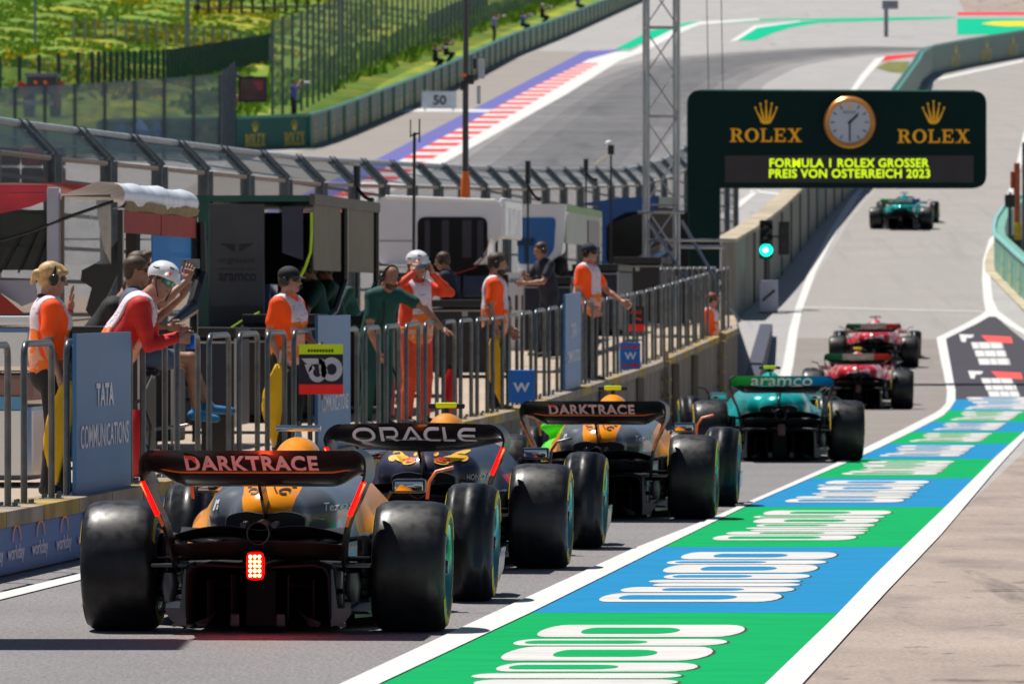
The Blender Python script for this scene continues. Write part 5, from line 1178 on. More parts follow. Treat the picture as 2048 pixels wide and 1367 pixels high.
# 3 onlookers behind him
sit = lambda zs: dict(pel=V3(0, 0, zs - .87), kneeR=V3(.12, .46, zs + .05), kneeL=V3(-.12, .44, zs + .02), ankR=V3(.13, .50, zs - .38), ankL=V3(-.10, .62, zs - .33), toeR=V3(.13, .66, zs - .44), toeL=V3(-.10, .80, zs - .38))
stool_at = spot(268, 52.5)
p, wf, J = person("seated onlooker in shorts and bright blue shoes holding up a phone", stool_at, 84, 1.82, [M_DENIM, M_DENIM, M_BLUSH], [(.20, .22, 1.34), (.08, .42, 1.52), (-.20, .20, 1.22), (-.05, .40, 1.40)], head_yaw=.1, hair=(M_BRN, 'short'), shorts=True, legs=sit(.84), mats_skin=M_SKIN2, palms=((V3(-.1, .3, 1), V3(-1, .2, 0), .4), (V3(0, .3, 1), V3(1, 0, 0), .4)), kit=('sunglasses',))
ph = thing("phone", "grey phone held up by the seated onlooker", "phone", wf((.03, .46, 1.66))); part("phone_body", MB().rbox((0, 0, 0), (.155, .012, .078), .005), mk("grey_phone", (.2, .21, .22), .3), ph); part("phone_lens", MB().lathe([(0, .008), (-.004, .008), (-.004, .001)], (-.05, -.007, .02), 'Y', 10), M_PLAS, ph)
st_ = thing("stool", "tall folding stool under the seated onlooker", "stool", stool_at)
part("seat", MB().rbox((0, 0, .80), (.42, .38, .04), .015), M_BLK, st_)
for a, b in ((-1, -1), (-1, 1), (1, -1), (1, 1)): part("leg", MB().tube([(a * .22, b * .2, 0), (-a * .16, b * .18, .79)], .013, 8), M_SILV, st_)
part("footrest", MB().tube([(.2, -.2, .33), (.2, .2, .33)], .012, 8).tube([(.2, -.2, .33), (.45, -.2, .36), (.45, .2, .36), (.2, .2, .33)], .012, 8), M_SILV, st_)
person("dark haired onlooker in a grey shirt pressing a hand to his ear", spot(258, 56.5), 88, 1.86, [M_GREYC, M_NAVYC, M_SHOE], [(.26, .22, 1.24), (.13, .12, 1.50), (-.23, .10, 1.12), (-.18, .33, 1.10)], hair=(M_BRN, 'quiff'), kit=('sunglasses', 'headphones'), mats_skin=M_SKIN2, lean=.10, palms=((V3(-.1, 0, 1), V3(-1, 0, 0), .4), None))
person("onlooker in a black T-shirt bending forward under the canopy", spot(178, 55.0), 100, 1.78, [M_BLK, M_NAVYC, M_SHOE], [(.20, .38, 1.10), (.15, .52, .92), (-.20, .36, 1.10), (-.12, .54, .95)], lean=.6, hair=(M_BRN, 'short'), head_pitch=.2)
# 4 marshal woman with cap
p, wf, J = person("marshal woman in a black cap holding a yellow flag beside the pit board", spot(575, 56.6), 122, 1.71, [M_ORG, M_BLK, M_SHOE, M_BLK], [(.225, -.05, 1.14), (.23, .07, .90), (-.235, .02, 1.16), (-.17, .20, 1.02)], hair=(M_BRN, 'short'), kit=('headphones', 'sunglasses', 'cap', 'collar', 'mic'), vest=True, female=True, head_yaw=-.1, grips=(True, True), palms=((V3(0, .3, -1), V3(-1, 0, 0), .45), None))
flag("furled yellow flag held by the woman in the black cap", wf((.26, .10, .98)), wf((.30, .05, .08)), .045, 4, tail=-.07)
# 5 green crew member leaning on hoop
person("green team crew member leaning over with one bare arm on a hoop", spot(752, 66.6), 150, 1.82, [M_GRNC, M_GRNC, M_SHOE], [(.22, .28, 1.02), (.14, .30, .80), (-.40, .30, 1.24), (-.58, .38, 1.02)], lean=.42, kit=('headphones', 'mic', 'lanyard'), beard=True, head_pitch=-.1, mats_skin=M_SKIN2, twist=-.15, palms=(None, (V3(-.6, .6, -.4), V3(0, 0, -1), .3)))
# 6 orange overalls, hands at the face
person("marshal in orange overalls and white helmet with both hands at his face", spot(832, 67.6), 145, 1.86, [M_OVR, M_OVR, M_SHOE], [(.36, .10, 1.38), (.12, .13, 1.56), (-.32, .16, 1.36), (-.11, .14, 1.55)], sleeves='long', hair=(M_BRN, 'short'), kit=('helmet', 'blue_glasses'), vest=True, palms=((V3(-.3, 0, 1), V3(-1, -.3, 0), .5), (V3(.3, 0, 1), V3(1, -.3, 0), .5)), wide=1.05)
# 7 bearded marshal
p, wf, J = person("bearded marshal in an orange shirt with headphones holding a yellow flag downwards", spot(990, 73.8), 95, 1.88, [M_ORG, M_BLK, M_SHOE], [(.23, -.03, 1.13), (.22, .05, .88), (-.22, .02, 1.13), (-.2, .15, .92)], hair=(M_BRN, 'short'), beard=True, kit=('headphones',), vest=True, head_pitch=.12, grips=(True, False), lod=2, palms=((V3(0, .2, -1), V3(-1, 0, 0), .45), None))
flag("furled yellow flag hanging from the bearded marshal's hand", wf((.25, .0, .96)), wf((.25, .10, .06)), .05, 9, tail=-.05)
# 8 marshal in cap at far hoop
person("marshal in an orange shirt and dark peaked cap resting a hand on the hoops", spot(1175, 85.5), 118, 1.90, [M_ORG, M_BLK, M_SHOE, M_NAVYC], [(.23, -.02, 1.13), (.20, .16, .95), (-.27, .14, 1.16), (-.24, .38, 1.02)], hair=(M_BRN, 'short'), kit=('cap', 'sunglasses', 'headphones'), vest=True, lod=2, wide=1.12)
# 9 marshal in the recess
person("small distant marshal in orange standing low in the wall recess", spot(1421, 107.5, z=.38), 110, 1.70, [M_ORG, M_BLK, M_SHOE, mk("dark_red_cap", (.25, .05, .04), .6)], A_DOWN(), hair=(M_BRN, 'short'), kit=('cap', 'sunglasses', 'headphones'), vest=True, lod=2)
# crews inside the stands
for (px_, d_, lb, c, h_, f_) in ((640, 73, "green team crew member standing at the screens nearest the neon edge", M_GRNC, 1.84, 250), (672, 75.5, "green team crew member at the middle of the dark green stand", M_GRNC, 1.80, 265), (703, 78, "green team crew member sitting forward at the right end of the dark green stand", M_GRNC, 1.70, 255),
                             (905, 88, "crew member in black bending at the desk of the white stand", M_NAVYC, 1.78, 285), (1098, 97, "crew member in navy with bare arms at the side of the white and blue stand", M_NAVYC, 1.82, 240), (1128, 101, "crew member in dark clothes resting elbows under the pale canopy end", M_BLK, 1.76, 250)):
    person(lb, spot(px_, d_), f_, h_, [c, c, M_SHOE], [(.25, .20, 1.20), (.12, .36, 1.24), (-.24, .24, 1.14), (-.10, .45, 1.12)], lean=.18, hair=(M_BRN, 'short'), kit=('headphones',), lod=2, mats_skin=M_SKIN2, group="team crew in the pit wall stands")
# photographers along the bank
def onhill(px, py, k=1.0):                              # a point on the bank seen at that pixel (marching along the ray)
    dd = np.arange(236, 560, .4); qx = (px - CX) * dd / FPX; qz = CAMH - (py - YH) * dd / FPX; hh = hz(qx, dd); w_ = np.nonzero(qz <= hh)[0]
    if len(w_): i_ = w_[0]; return (float(qx[i_]), float(dd[i_]), float(hh[i_]))
    return (P(px, py, 300).x, 300, float(hz(P(px, py, 300).x, 300)))
M_LIL = mk("lilac_shirt", (.30, .28, .55), .8); M_BLS = mk("blue_shirt", (.08, .12, .38), .8); M_MAR = mk("maroon_shirt", (.25, .02, .07), .8)
crouch = dict(pel=V3(0, -.05, -.42), kneeR=V3(.16, .36, .50), kneeL=V3(-.16, .34, .48), ankR=V3(.14, .05, .09), ankL=V3(-.14, .03, .09))
cam_arms = [(.22, .20, 1.36), (.06, .30, 1.58), (-.22, .20, 1.36), (-.05, .32, 1.56)]; cam_low = [(.22, .24, .96), (.06, .34, 1.14), (-.22, .24, .96), (-.05, .36, 1.12)]
for (px_, py_, lb, c, lo_, f_, capm) in ((587, 247, "photographer with a green cap and pale sleeves standing by the bank fence", M_BLS, 0, 110, mk("green_cap", (.1, .4, .03), .7)), (988, 82, "photographer in a lilac shirt aiming a long lens across the track", M_LIL, 0, 100, None), (1047, 62, "photographer in a blue shirt crouching by a post", M_BLS, 1, 120, None),
                                   (1086, 44, "photographer in a white cap sitting on the bank with dark bag", M_BLK, 1, 120, M_WHC), (872, 136, "photographer in a dark vest crouching on the bank path", M_NAVYC, 1, 120, None), (894, 122, "person in black crouching just behind another on the bank path", M_BLK, 1, 110, M_BLK), (1157, 22, "person in blue seated highest on the bank", M_BLS, 1, 120, None),
                                   (461, 300, "woman in a maroon top standing beside the screen pole", M_MAR, 0, 120, None)):
    q = onhill(px_, py_ + 4); kt = ('cap',) if capm else ()
    T_, wf_, _ = person(lb, q, f_, 1.8, [c, M_NAVYC, M_SHOE] + ([capm] if capm else []), cam_low if lo_ else cam_arms, lod=3, hair=(M_BRN, 'short'), kit=kt, legs=crouch if lo_ else None, lean=.0)
    if 'photographer' in lb:
        cm_ = thing("camera", "black camera of the %s" % lb.replace("photographer ", "photographer "), "camera", wf_((0, .42, 1.12 if lo_ else 1.57)), -R(f_))
        cm_["label"] = "camera held by the " + " ".join(lb.split()[:9]); part("camera_body", MB().rbox((0, 0, 0), (.16, .08, .12), .015), M_PLAS, cm_); part("lens", MB().lathe([(.04, .001), (.04, .045), (.22, .05), (.30, .065), (.30, .001)], (0, 0, 0), 'Y', 12), mk("pale_lens_barrel", (.5, .5, .5), .4), cm_, True)
# ================================================================== objects
M_GALV = mk("galvanised_tube", (.125, .135, .14), .32, metal=.6, var=.25, vs=9); M_GALD = mk("weathered_grey_steel", (.105, .135, .155), .5, metal=.35, var=.25, vs=6); M_GALP = mk("pale_rail", (.50, .52, .53), .4, metal=.3)
M_BRNR = mk("brownish_rail", (.22, .18, .15), .6); M_BOLT = mk("dark_bolt", (.03, .03, .03), .5)
# --- hoops along the pit wall
def hoop_mb():
    mb = MB(); r = .09; pts = [(0, 0, 0), (0, 0, 1.10 - r)] + [(0, r - r * math.cos(a), 1.10 - r + r * math.sin(a)) for a in (.5, 1.05, 1.57)] + [(0, 1.06 - r + r * math.sin(a), 1.10 - r + r * math.cos(a)) for a in (0, .52, 1.07)] + [(0, 1.06, 1.10 - r), (0, 1.06, 0)]
    return mb.tube(pts, .0235, 10)
def foot_mb(y):
    mb = MB().box((0, y, .0), (.15, .15, .02))
    for a in (-1, 1):
        for b in (-1, 1): mb.tube([(a * .05, y + b * .05, 0), (a * .05, y + b * .05, .035)], .012, 6)
    return mb
hm, fm_, fm2 = hoop_mb().mesh("hoop", True), foot_mb(0).mesh("foot"), foot_mb(1.06).mesh("foot")
u0 = uon(48, WALLV - .14); k = -2
while True:
    u = u0 + 1.66 * k; q = LV(u, WALLV - .14)
    if q.y > 110.6: break
    if not (106.0 < q.y < 108.4):
        z = zt(q.y) + .03; sl_ = (zt(q.y + 1) - zt(q.y)); T = thing("barrier_hoop", "grey steel tube hoop bolted upright along the edge of the pit wall", "barrier", (q.x, q.y, z), -TH, "grey steel hoops along the pit wall")
        o = link("hoop_tube", hm, [M_GALV], T); link("foot_plate", fm_, [M_GALD], T); f2_ = link("foot_plate", fm2, [M_GALD], T); T.rotation_euler = (math.atan(sl_), 0, -TH)
    k += 1
for k_ in range(9):                                     # second line where the walkway steps back
    q = LV(uon(1330, WALLV - 1.5) + 1.6 * k_ - 1, WALLV - 1.5); T = thing("barrier_hoop", "grey steel hoop set back from the edge at the far end of the pit wall", "barrier", (q.x, q.y, zt(q.y)), -TH, "grey steel hoops set back at the far end"); link("hoop_tube", hm, [M_GALV], T); link("foot_plate", fm_, [M_GALD], T)
# --- blue boards fixed to the hoops
M_BBL = mk("dusty_blue_board", (.05, .19, .42), .45, var=.08, vs=1.2); M_BTX = mk("pale_board_lettering", (.90, .86, .92), .6)
for (xa, xb, zb, zt_, lb, cat) in ((153, 262, .40, 1.60, "nearest blue board reading TATA COMMUNICATIONS fixed to the hoops", 1), (636, 701, .45, 1.72, "second blue board fixed to the hoops behind the pit board", 1), (1131, 1162, .70, 1.98, "farthest blue board on the hoops in front of the marshal in the dark cap", 1)):
    v = WALLV - .06; ua, ub = uon(xa, v), uon(xb, v); a = LV(ua, v); b = LV(ub, v); dz = zt(b.y) - zt(a.y); T = thing("advert_board", lb, "board", (a.x, a.y, zb), 0, "tall blue boards on the pit wall hoops")
    D = Vector((b.x - a.x, b.y - a.y, dz)); N_ = Vector((math.cos(TH), -math.sin(TH), 0)); H_ = zt_ - zb
    mb = MB(); p = [Vector((0, 0, 0)), D, D + Vector((0, 0, H_)), Vector((0, 0, H_))]; mb.add(p + [x - N_ * .03 for x in p], [(0, 1, 2, 3), (5, 4, 7, 6), (0, 4, 5, 1), (1, 5, 6, 2), (2, 6, 7, 3), (3, 7, 4, 0)]); part("board", mb, M_BBL, T)
    F3 = lambda s0, s1, z0, z1: (lambda u_, v_: D * (s0 + (s1 - s0) * u_) + Vector((0, 0, H_ * (z0 + (z1 - z0) * v_))) + N_ * .006)
    mb = MB(); part("board_lettering", put_text(MB(), "TATA", F3(.34, .66, .555, .695), .035, 1.0), M_BTX, T); put_text(mb, "COMMUNICATIONS", F3(.06, .94, .31, .45) if xa < 500 else F3(.1, .9, .30, .42), .01); part("board_lettering", mb, M_BTX, T)
    cl = MB()
    for s_ in (.05, .55): cl.box(D * s_ - N_ * .05 + Vector((0, 0, H_ * .25)), (.07, .03, .03)); cl.box(D * s_ - N_ * .05 + Vector((0, 0, H_ * .75)), (.07, .03, .03))
    part("clamp", cl, M_GALV, T)
# --- blue banner on the wall face
T = thing("wall_banner", "long blue banner with orange arches on the face of the pit wall at the left", "banner"); v = WALLV + .02; M_BANB = mk("blue_banner", (.02, .12, .38), .5, var=.15, vs=.8)
a, b = LV(uon(-700, v), v), LV(uon(470, v), v); mb = MB(); n = 14
for i in range(n):
    p, q = a.lerp(b, i / n), a.lerp(b, (i + 1) / n); mb.quad((p.x + .012, p.y, .02), (q.x + .012, q.y, .02), (q.x + .012, q.y, zt(q.y) - .075), (p.x + .012, p.y, zt(p.y) - .075))
part("banner_cloth", mb, M_BANB, T); mb, mo_ = MB(), MB(); D = (b - a).normalized(); N_ = Vector((math.cos(TH), -math.sin(TH), 0))
for px_ in [-110, -60, -17, 26, 74, 122, 165, 210, 255, 300]:
    c = LV(uon(px_, v), v); L = .60; f = lambda u_, v_, c=c: Vector((c.x, c.y, .08)) + D * (u_ - .5) * L + Vector((0, 0, .24 * v_)) + N_ * .022
    part("banner_lettering", put_text(MB(), "workday", lambda u_, v_: f(u_, v_ * .52), .02), mk("grey_lettering", (.62, .58, .70), .6), T)
    for k in range(10):
        a0, a1 = math.pi * k / 10, math.pi * (k + 1) / 10; g_ = lambda a_, r_: f(.55 + .26 * r_ * math.cos(a_), .62 + .48 * r_ * math.sin(a_)); mo_.add([g_(a0, 1), g_(a1, 1), g_(a1, .84), g_(a0, .84)], [(0, 1, 2, 3)])
part("orange_arch", mo_, mk("dull_orange", (.90, .22, .03), .6), T)
# --- small signs
M_WB = mk("bright_blue_sign", (.004, .16, .60), .4, var=.05); M_WT = mk("white_sign_lettering", (.75, .78, .85), .5)
def sign(px0, px1, py0, py1, d, label, col, name="sign", dep=.10, cat="sign", shape=True):
    a, b = P(px0, py1, d), P(px1, py0, d); W_, H_ = b.x - a.x, b.z - a.z; T = thing(name, label, cat, (a.x, d, a.z)); part("sign_box", MB().rbox((W_ / 2, dep / 2, H_ / 2), (W_, dep, H_), .008), col, T); return T, W_, H_, (lambda x0, x1, y0, y1, W_=W_, H_=H_: (lambda u_, v_: Vector((W_ * (x0 + (x1 - x0) * u_), -.004, H_ * (y0 + (y1 - y0) * v_)))))
T, W_, H_, F4 = sign(1017, 1069, 740, 805, 72.2, "plain bright blue sign with a white W low on the pit wall", M_WB, dep=.5)
part("lettering", put_text(MB(), "W", F4(.18, .82, .33, .62), .03), M_WT, T)
T, W_, H_, F4 = sign(1240, 1281, 685, 738, 87.2, "bright blue sign with a white W between two red arrows", M_WB, dep=.5)
part("lettering", put_text(MB(), "W", F4(.22, .80, .36, .64), .02), M_WT, T)
mb = MB()
for yy in (.84, .16):
    f = F4(0, 1, 0, 1); mb.add([f(.02, yy - .035), f(.68, yy - .035), f(.68, yy + .035), f(.02, yy + .035), f(.68, yy + .09), f(.98, yy), f(.68, yy - .09)], [(0, 1, 2, 3), (4, 6, 5)])
part("red_arrow", mb, mk("arrow_red", (.65, .01, .02), .5), T)
T, W_, H_, F4 = sign(1256, 1289, 612, 662, 92, "small black and red board hanging on the hoops above the arrow sign", M_PLAS, dep=.04, name="pit_board", cat="board")
mr_ = mk("bright_red_panel", (.85, .02, .01), .5, emit=(1, .0, 0), es=.08); part("red_panel", MB().quad(*[F4(0, 1, 0, .28)(*c) for c in ((0, 0), (1, 0), (1, 1), (0, 1))]), mr_, T)
mb = MB(); 
for k in range(5): f = F4(.15 + .14 * k, .27 + .14 * k, .68, .84); mb.add([f(0, 0), f(.4, 0), f(1, 1), f(.6, 1)], [(0, 1, 2, 3)])
f = F4(.45, .85, .42, .55); mb.add([f(0, .6), f(.9, 0), f(1, .5), f(.1, 1)], [(0, 1, 2, 3)]); part("red_glyph", mb, mr_, T)
T, W_, H_, F4 = sign(598, 686, 688, 788, 55.0, "pit board with yellow top, pale looped emblem and red bottom held over the hoops", mk("navy_board", (.012, .016, .035), .6), dep=.03, name="pit_board", cat="board")
part("yellow_panel", MB().quad(*[F4(0, 1, .80, 1)(*c) for c in ((0, 0), (1, 0), (1, 1), (0, 1))]), mk("fluorescent_yellow_panel", (.62, .80, .01), .6, emit=(.6, .9, 0), es=.05), T)
part("red_panel", MB().quad(*[F4(0, 1, 0, .20)(*c) for c in ((0, 0), (1, 0), (1, 1), (0, 1))]), mr_, T)
mb = MB(); f = F4(0, 1, .20, .80); bw = f
def ring2(mb, f, cx, cy, ro, ri, a0=0, a1=6.2832, asp=.68, n=24):
    for k in range(n):
        p, q = a0 + (a1 - a0) * k / n, a0 + (a1 - a0) * (k + 1) / n; g_ = lambda a_, r_: f(cx + r_ * math.cos(a_) * asp, cy + r_ * math.sin(a_)); mb.add([g_(p, ro), g_(q, ro), g_(q, ri), g_(p, ri)], [(0, 1, 2, 3)])
ring2(mb, f, .74, .50, .40, .19, asp=.62); ring2(mb, f, .42, .40, .33, .16, 2.2, 6.6, asp=.62); mb.add([f(.06, .86), f(.52, .86), f(.60, .64), f(.55, .60), f(.44, .68), f(.2, .66), f(.12, .74)], [(0, 1, 2, 3, 4, 5, 6)]); mb.add([f(.44, .86), f(.56, .84), f(.66, .40), f(.54, .22), f(.47, .36)], [(0, 1, 2, 3, 4)]); mb.add([f(.13, .66), f(.3, .68), f(.30, .5), f(.2, .36)], [(0, 1, 2, 3)])
part("looped_emblem", mb, mk("pale_emblem", (.62, .60, .66), .6), T); part("board_lettering", put_text(put_text(MB(), "NR", F4(.05, .13, .92, .96), 0), "BOX  PIT  LAP", F4(.22, .80, .84, .90), .02), mk("dark_lettering", (.06, .08, .01), .6), T) if False else None
mb = MB(); f = F4(.2, .8, .84, .90)
for k in range(9): mb.add([f(k / 9, 0), f(k / 9 + .08, 0), f(k / 9 + .08, 1), f(k / 9, 1)], [(0, 1, 2, 3)])
part("small_print", mb, mk("dark_lettering", (.06, .08, .01), .6), T)
part("handle", MB().tube([(W_ * .52, .05, -.05), (W_ * .52, .05, H_ + .02)], .012, 8), M_GALV, T)

# --- debris fence between the stands and the main straight
FV = -13.37; M_MESHA = None
def meshmat(name, col, a, sx=28, ax='X', rough=.6):
    t = NT(name); X, Y, Z = t.xyz(); o = {'X': X, 'Y': Y}[ax]; w1 = t.M('GREATER_THAN', t.M('SINE', t.M('MULTIPLY', o, sx)), .35); w2 = t.M('GREATER_THAN', t.M('SINE', t.M('MULTIPLY', Z, sx * .25)), .93)
    al = t.M('MULTIPLY_ADD', t.M('MAXIMUM', w1, w2), a * .9, a * .35); t.b.inputs["Base Color"].default_value = c4(col); t.b.inputs["Roughness"].default_value = rough; t.l(al, t.b.inputs["Alpha"]); return t.m
M_MESH = meshmat("fence_bar_mesh", (.05, .06, .068), .85, 62, 'Y'); M_MESH2 = meshmat("overhang_mesh", (.025, .05, .06), 1.0, 120, 'Y')
FT = thing("debris_fence", "long grey steel debris fence with angled top arms behind the pit wall stands", "fence"); kz = lambda y: float(np.interp(y, [40, 75, 99, 130, 159, 170, 200], [3.55, 3.64, 3.82, 4.35, 5.03, 5.5, 7.6])); bz = lambda y: zt(y) if y < 158 else g(y)
n0 = uon(107, FV); mm = {}
OH = Vector((-math.cos(TH) * .41, math.sin(TH) * .41, .42))
rails = {'top': MB(), 'kn': MB(), 'mid': MB()}; pan, ov = MB(), MB(); prev = None; posts = []
kk = -5
while True:
    u = n0 + 4.0 * kk; q = LV(u, FV)
    if q.y > 196: break
    for du in (-.24, .24):
        c = LV(u + du, FV); z = kz(c.y); P0 = Vector((c.x, c.y, bz(c.y))); P1 = Vector((c.x, c.y, z))
        pm = MB().box((P0 + P1) / 2, (.13, .05, z - P0.z), -TH).box((P0 + P1) / 2 + Vector((-.06, .0, 0)), (.02, .11, z - P0.z), -TH)
        part("post", pm, M_GALD, FT); Am = MB(); A1 = P1 + OH; d3 = OH.normalized(); nn = Vector((math.cos(TH) * .707, -math.sin(TH) * .707, .707)) * .055
        sd_ = Vector((math.sin(TH), math.cos(TH), 0)) * .020
        Am.add([P1 + nn - sd_, P1 - nn - sd_, A1 - nn - sd_, A1 + nn - sd_, P1 + nn + sd_, P1 - nn + sd_, A1 - nn + sd_, A1 + nn + sd_], [(0, 1, 2, 3), (5, 4, 7, 6), (0, 4, 5, 1), (1, 5, 6, 2), (2, 6, 7, 3), (3, 7, 4, 0)]); am = part("arm", Am, M_GALD, FT)
        bo = MB(); 
        for t_ in (.1, .72): c_ = P1 + OH * t_ - sd_ * 1.3; bo.sphere(c_, .022, 6)
        part("bolt", bo, M_SILV, am)
    if prev is not None:
        pu, pq = prev; a = LV(pu + .22, FV); b = LV(u - .16, FV); za, zb = kz(a.y), kz(b.y); a0, b0 = bz(a.y), bz(b.y)
        A_, B_ = Vector((a.x, a.y, za)), Vector((b.x, b.y, zb))
        part("rail", MB().tube([A_ + Vector((0, 0, -.03)), B_ + Vector((0, 0, -.03))], .035, 6), M_BRNR, FT); part("top_rail", MB().tube([LV(pu, FV, 0) + Vector((0, 0, kz(pq.y))) + OH * .93, LV(u, FV, 0) + Vector((0, 0, kz(q.y))) + OH * .93], .042, 8), M_GALP, FT)
        for fr_ in (.34, .67): part("rail", MB().tube([Vector((a.x, a.y, a0 + (za - a0) * fr_)), Vector((b.x, b.y, b0 + (zb - b0) * fr_))], .012, 5), M_GALD, FT)
        part("mesh_panel", MB().quad((a.x, a.y, a0), (b.x, b.y, b0), (b.x, b.y, zb - .05), (a.x, a.y, za - .05)), M_MESH, FT); part("overhang_panel", MB().quad(A_ + OH * .04, B_ + OH * .04, B_ + OH * .92, A_ + OH * .92), M_MESH2, FT)
    prev = (u, q); kk += 1

# --- team stands
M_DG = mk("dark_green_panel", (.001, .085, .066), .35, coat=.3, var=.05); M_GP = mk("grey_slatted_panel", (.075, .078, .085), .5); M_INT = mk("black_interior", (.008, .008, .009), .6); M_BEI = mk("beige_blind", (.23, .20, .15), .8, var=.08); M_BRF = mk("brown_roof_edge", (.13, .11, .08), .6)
M_NEON = mk("neon_edge_strip", (.45, .70, .01), .5, emit=(.5, .9, .0), es=.06); M_WPN = mk("white_stand_panel", (.86, .86, .90), .3, coat=.4, var=.04); M_WPN2 = mk("bright_white_panel", (.86, .86, .87), .3, coat=.3, var=.03); M_BLP = mk("royal_blue_panel", (.0, .13, .42), .35, coat=.3, var=.06); M_BLD = mk("deep_blue_panel", (.0, .065, .28), .4, coat=.4, var=.08)
t = NT("dark_tinted_glass"); t.b.inputs["Base Color"].default_value = (.006, .006, .010, 1); t.b.inputs["Roughness"].default_value = .08; t.b.inputs["Alpha"].default_value = .86; M_TINT = t.m
t = NT("clear_plastic_sheet"); t.b.inputs["Base Color"].default_value = (.55, .62, .68, 1); t.b.inputs["Roughness"].default_value = .15; f = t.ramp(t.noise(2.2, 4, rough=.6), .35, .75); t.l(t.M('MULTIPLY_ADD', f, .42, .10), t.b.inputs["Alpha"]); t.bump(t.noise(3, 3), .5, .05); M_CLEAR = t.m
t = NT("blue_film"); t.b.inputs["Base Color"].default_value = (.0, .26, .70, 1); t.b.inputs["Alpha"].default_value = .80; t.b.inputs["Roughness"].default_value = .5; t.b.inputs["Specular IOR Level"].default_value = .1; M_FILM = t.m
t = NT("silver_foil"); t.b.inputs["Base Color"].default_value = (.72, .74, .78, 1); t.b.inputs["Metallic"].default_value = 1; t.b.inputs["Roughness"].default_value = .22; t.bump(t.noise(7, 5, rough=.7), 1.0, .08); M_FOIL = t.m
M_SCR = mk("screen_dark", (.01, .012, .02), .1, emit=(.05, .12, .3), es=.05)
class Fr:                                              # a frame in lane axes: x across (right), y along, z up, origin on the terrace
    def __init__(s, T): s.T = T
def stand(name, label, px, d, group="team stands on the pit wall"):
    X = (px - CX) * d / FPX; return thing(name, label, "team stand", (X, d, zt(d)), -TH, group)
def facepx(T, px, py):                                  # local x and z of a pixel on the plane through the stand's origin facing the camera
    d = T.location.y; X = (px - CX) * d / FPX; lx = (X - T.location.x) / math.cos(TH); dd = d - lx * math.sin(TH); return ((px - CX) * dd / FPX - T.location.x) / math.cos(TH), CAMH - (py - YH) * dd / FPX - T.location.z
def pane(mb, poly, y0=0, th=.03): return mb.prism(poly, lambda p: Vector((p[0], y0, p[1])), lambda p: Vector((p[0], y0 + th, p[1])))
def sidey(T, px, lx=0.0):                               # local y where the lane-side plane x = lx is seen at column px
    c = T.matrix_world if False else None; X0, Y0 = T.location.x, T.location.y; t_ = (px - CX) / FPX
    return (t_ * (Y0 - lx * math.sin(TH)) - X0 - lx * math.cos(TH)) / (math.sin(TH) - t_ * math.cos(TH))
def rpoly(pts, r, n=4):                                 # rounded polygon
    out = []; N = len(pts)
    for i in range(N):
        p0, p, p1 = Vector(pts[i - 1]), Vector(pts[i]), Vector(pts[(i + 1) % N]); rr_ = min(r, (p - p0).length * .45, (p1 - p).length * .45); a = p + (p0 - p).normalized() * rr_; b = p + (p1 - p).normalized() * rr_
        for k in range(n + 1): t_ = k / n; out.append(tuple(a * (1 - t_) ** 2 + p * 2 * t_ * (1 - t_) + b * t_ ** 2))
    return out
# A: canopy stand at the left
A = stand("canopy_stand", "white and red canopy stand with clear plastic sides and red valance at the left", 222, 57.0); fp = lambda x, y: facepx(A, x, y)
zr = fp(222, 365)[1]; y2 = sidey(A, 372)
mb = MB()
for (x_, r_) in ((fp(95, 0)[0], .12), (fp(128, 0)[0] + .0, .12)): pass
n = 16; rings = []
for i in range(n + 1):
    y_ = -.05 + (y2 + .05) * i / n; rr_ = .12 + .012 * math.sin(i * 2.3) + .01 * math.sin(i * 5.1); rings.append([Vector((.02 - 1.0 * (k / 7) + .05 * 0, y_, zr - .10 + (.10 + .012 * math.sin(i * 1.7 + k)) * math.sin(math.pi * min(1, .15 + .35 * k)))) for k in range(1, 8)][::-1] + [Vector((.02 + rr_ * math.cos(a), y_, zr - .12 + rr_ * math.sin(a))) for a in LIN(1.5, -1.6, 7)])
part("silver_awning", MB().loft(rings, closed=False), mk("white_awning_cloth", (.80, .84, .90), .35, var=.12, vs=4, bump=.7, bs=5), A, 'all')
part("awning_underside", MB().loft([[Vector((.135 - .02 * math.sin(i), .05 + (y2 - .1) * i / 12, zr - .17 + .01 * math.sin(i * 2))), Vector((.12, .05 + (y2 - .1) * i / 12, zr - .25 - .012 * math.sin(i * 1.4))), Vector((.04, .05 + (y2 - .1) * i / 12, zr - .26))] for i in range(13)], closed=False), mk("ochre_rolled_blind", (.28, .19, .08), .7, var=.3, vs=8), A, True)
ym = sidey(A, 300)
for (a, b) in ((.10, ym - .04), (ym + .04, y2 - .05)): part("red_valance", MB().box((.10, (a + b) / 2, zr - .36), (.015, b - a, .20)), mk("red_canvas", (.40, .035, .025), .7), A)
part("black_post", MB().box((.09, .0, (zr - .25) / 2), (.05, .06, zr - .25)).box((.09, y2, (zr - .25) / 2), (.05, .06, zr - .25)), M_PLAS, A)
part("blue_window", MB().box((.08, (sidey(A, 287) + sidey(A, 365)) / 2, zr - .72), (.01, sidey(A, 365) - sidey(A, 287), .52)), M_FILM, A)
part("brown_pillar", MB().box((-.3, sidey(A, 266, -.3), zr / 2 - .2), (.10, .26, zr - .4)), mk("dark_brown_pillar", (.05, .045, .04), .6), A)
x95, x122 = fp(95, 0)[0], fp(120, 0)[0]; part("white_column", MB().rbox(((x95 + x122) / 2, .0, zr / 2 - .02), (x122 - x95, .10, zr - .05), .015), mk("pale_column", (.42, .43, .52), .4), A)
rb_ = lambda x0, y0, x1, y1: (fp(x0, y0), fp(x1, y1))
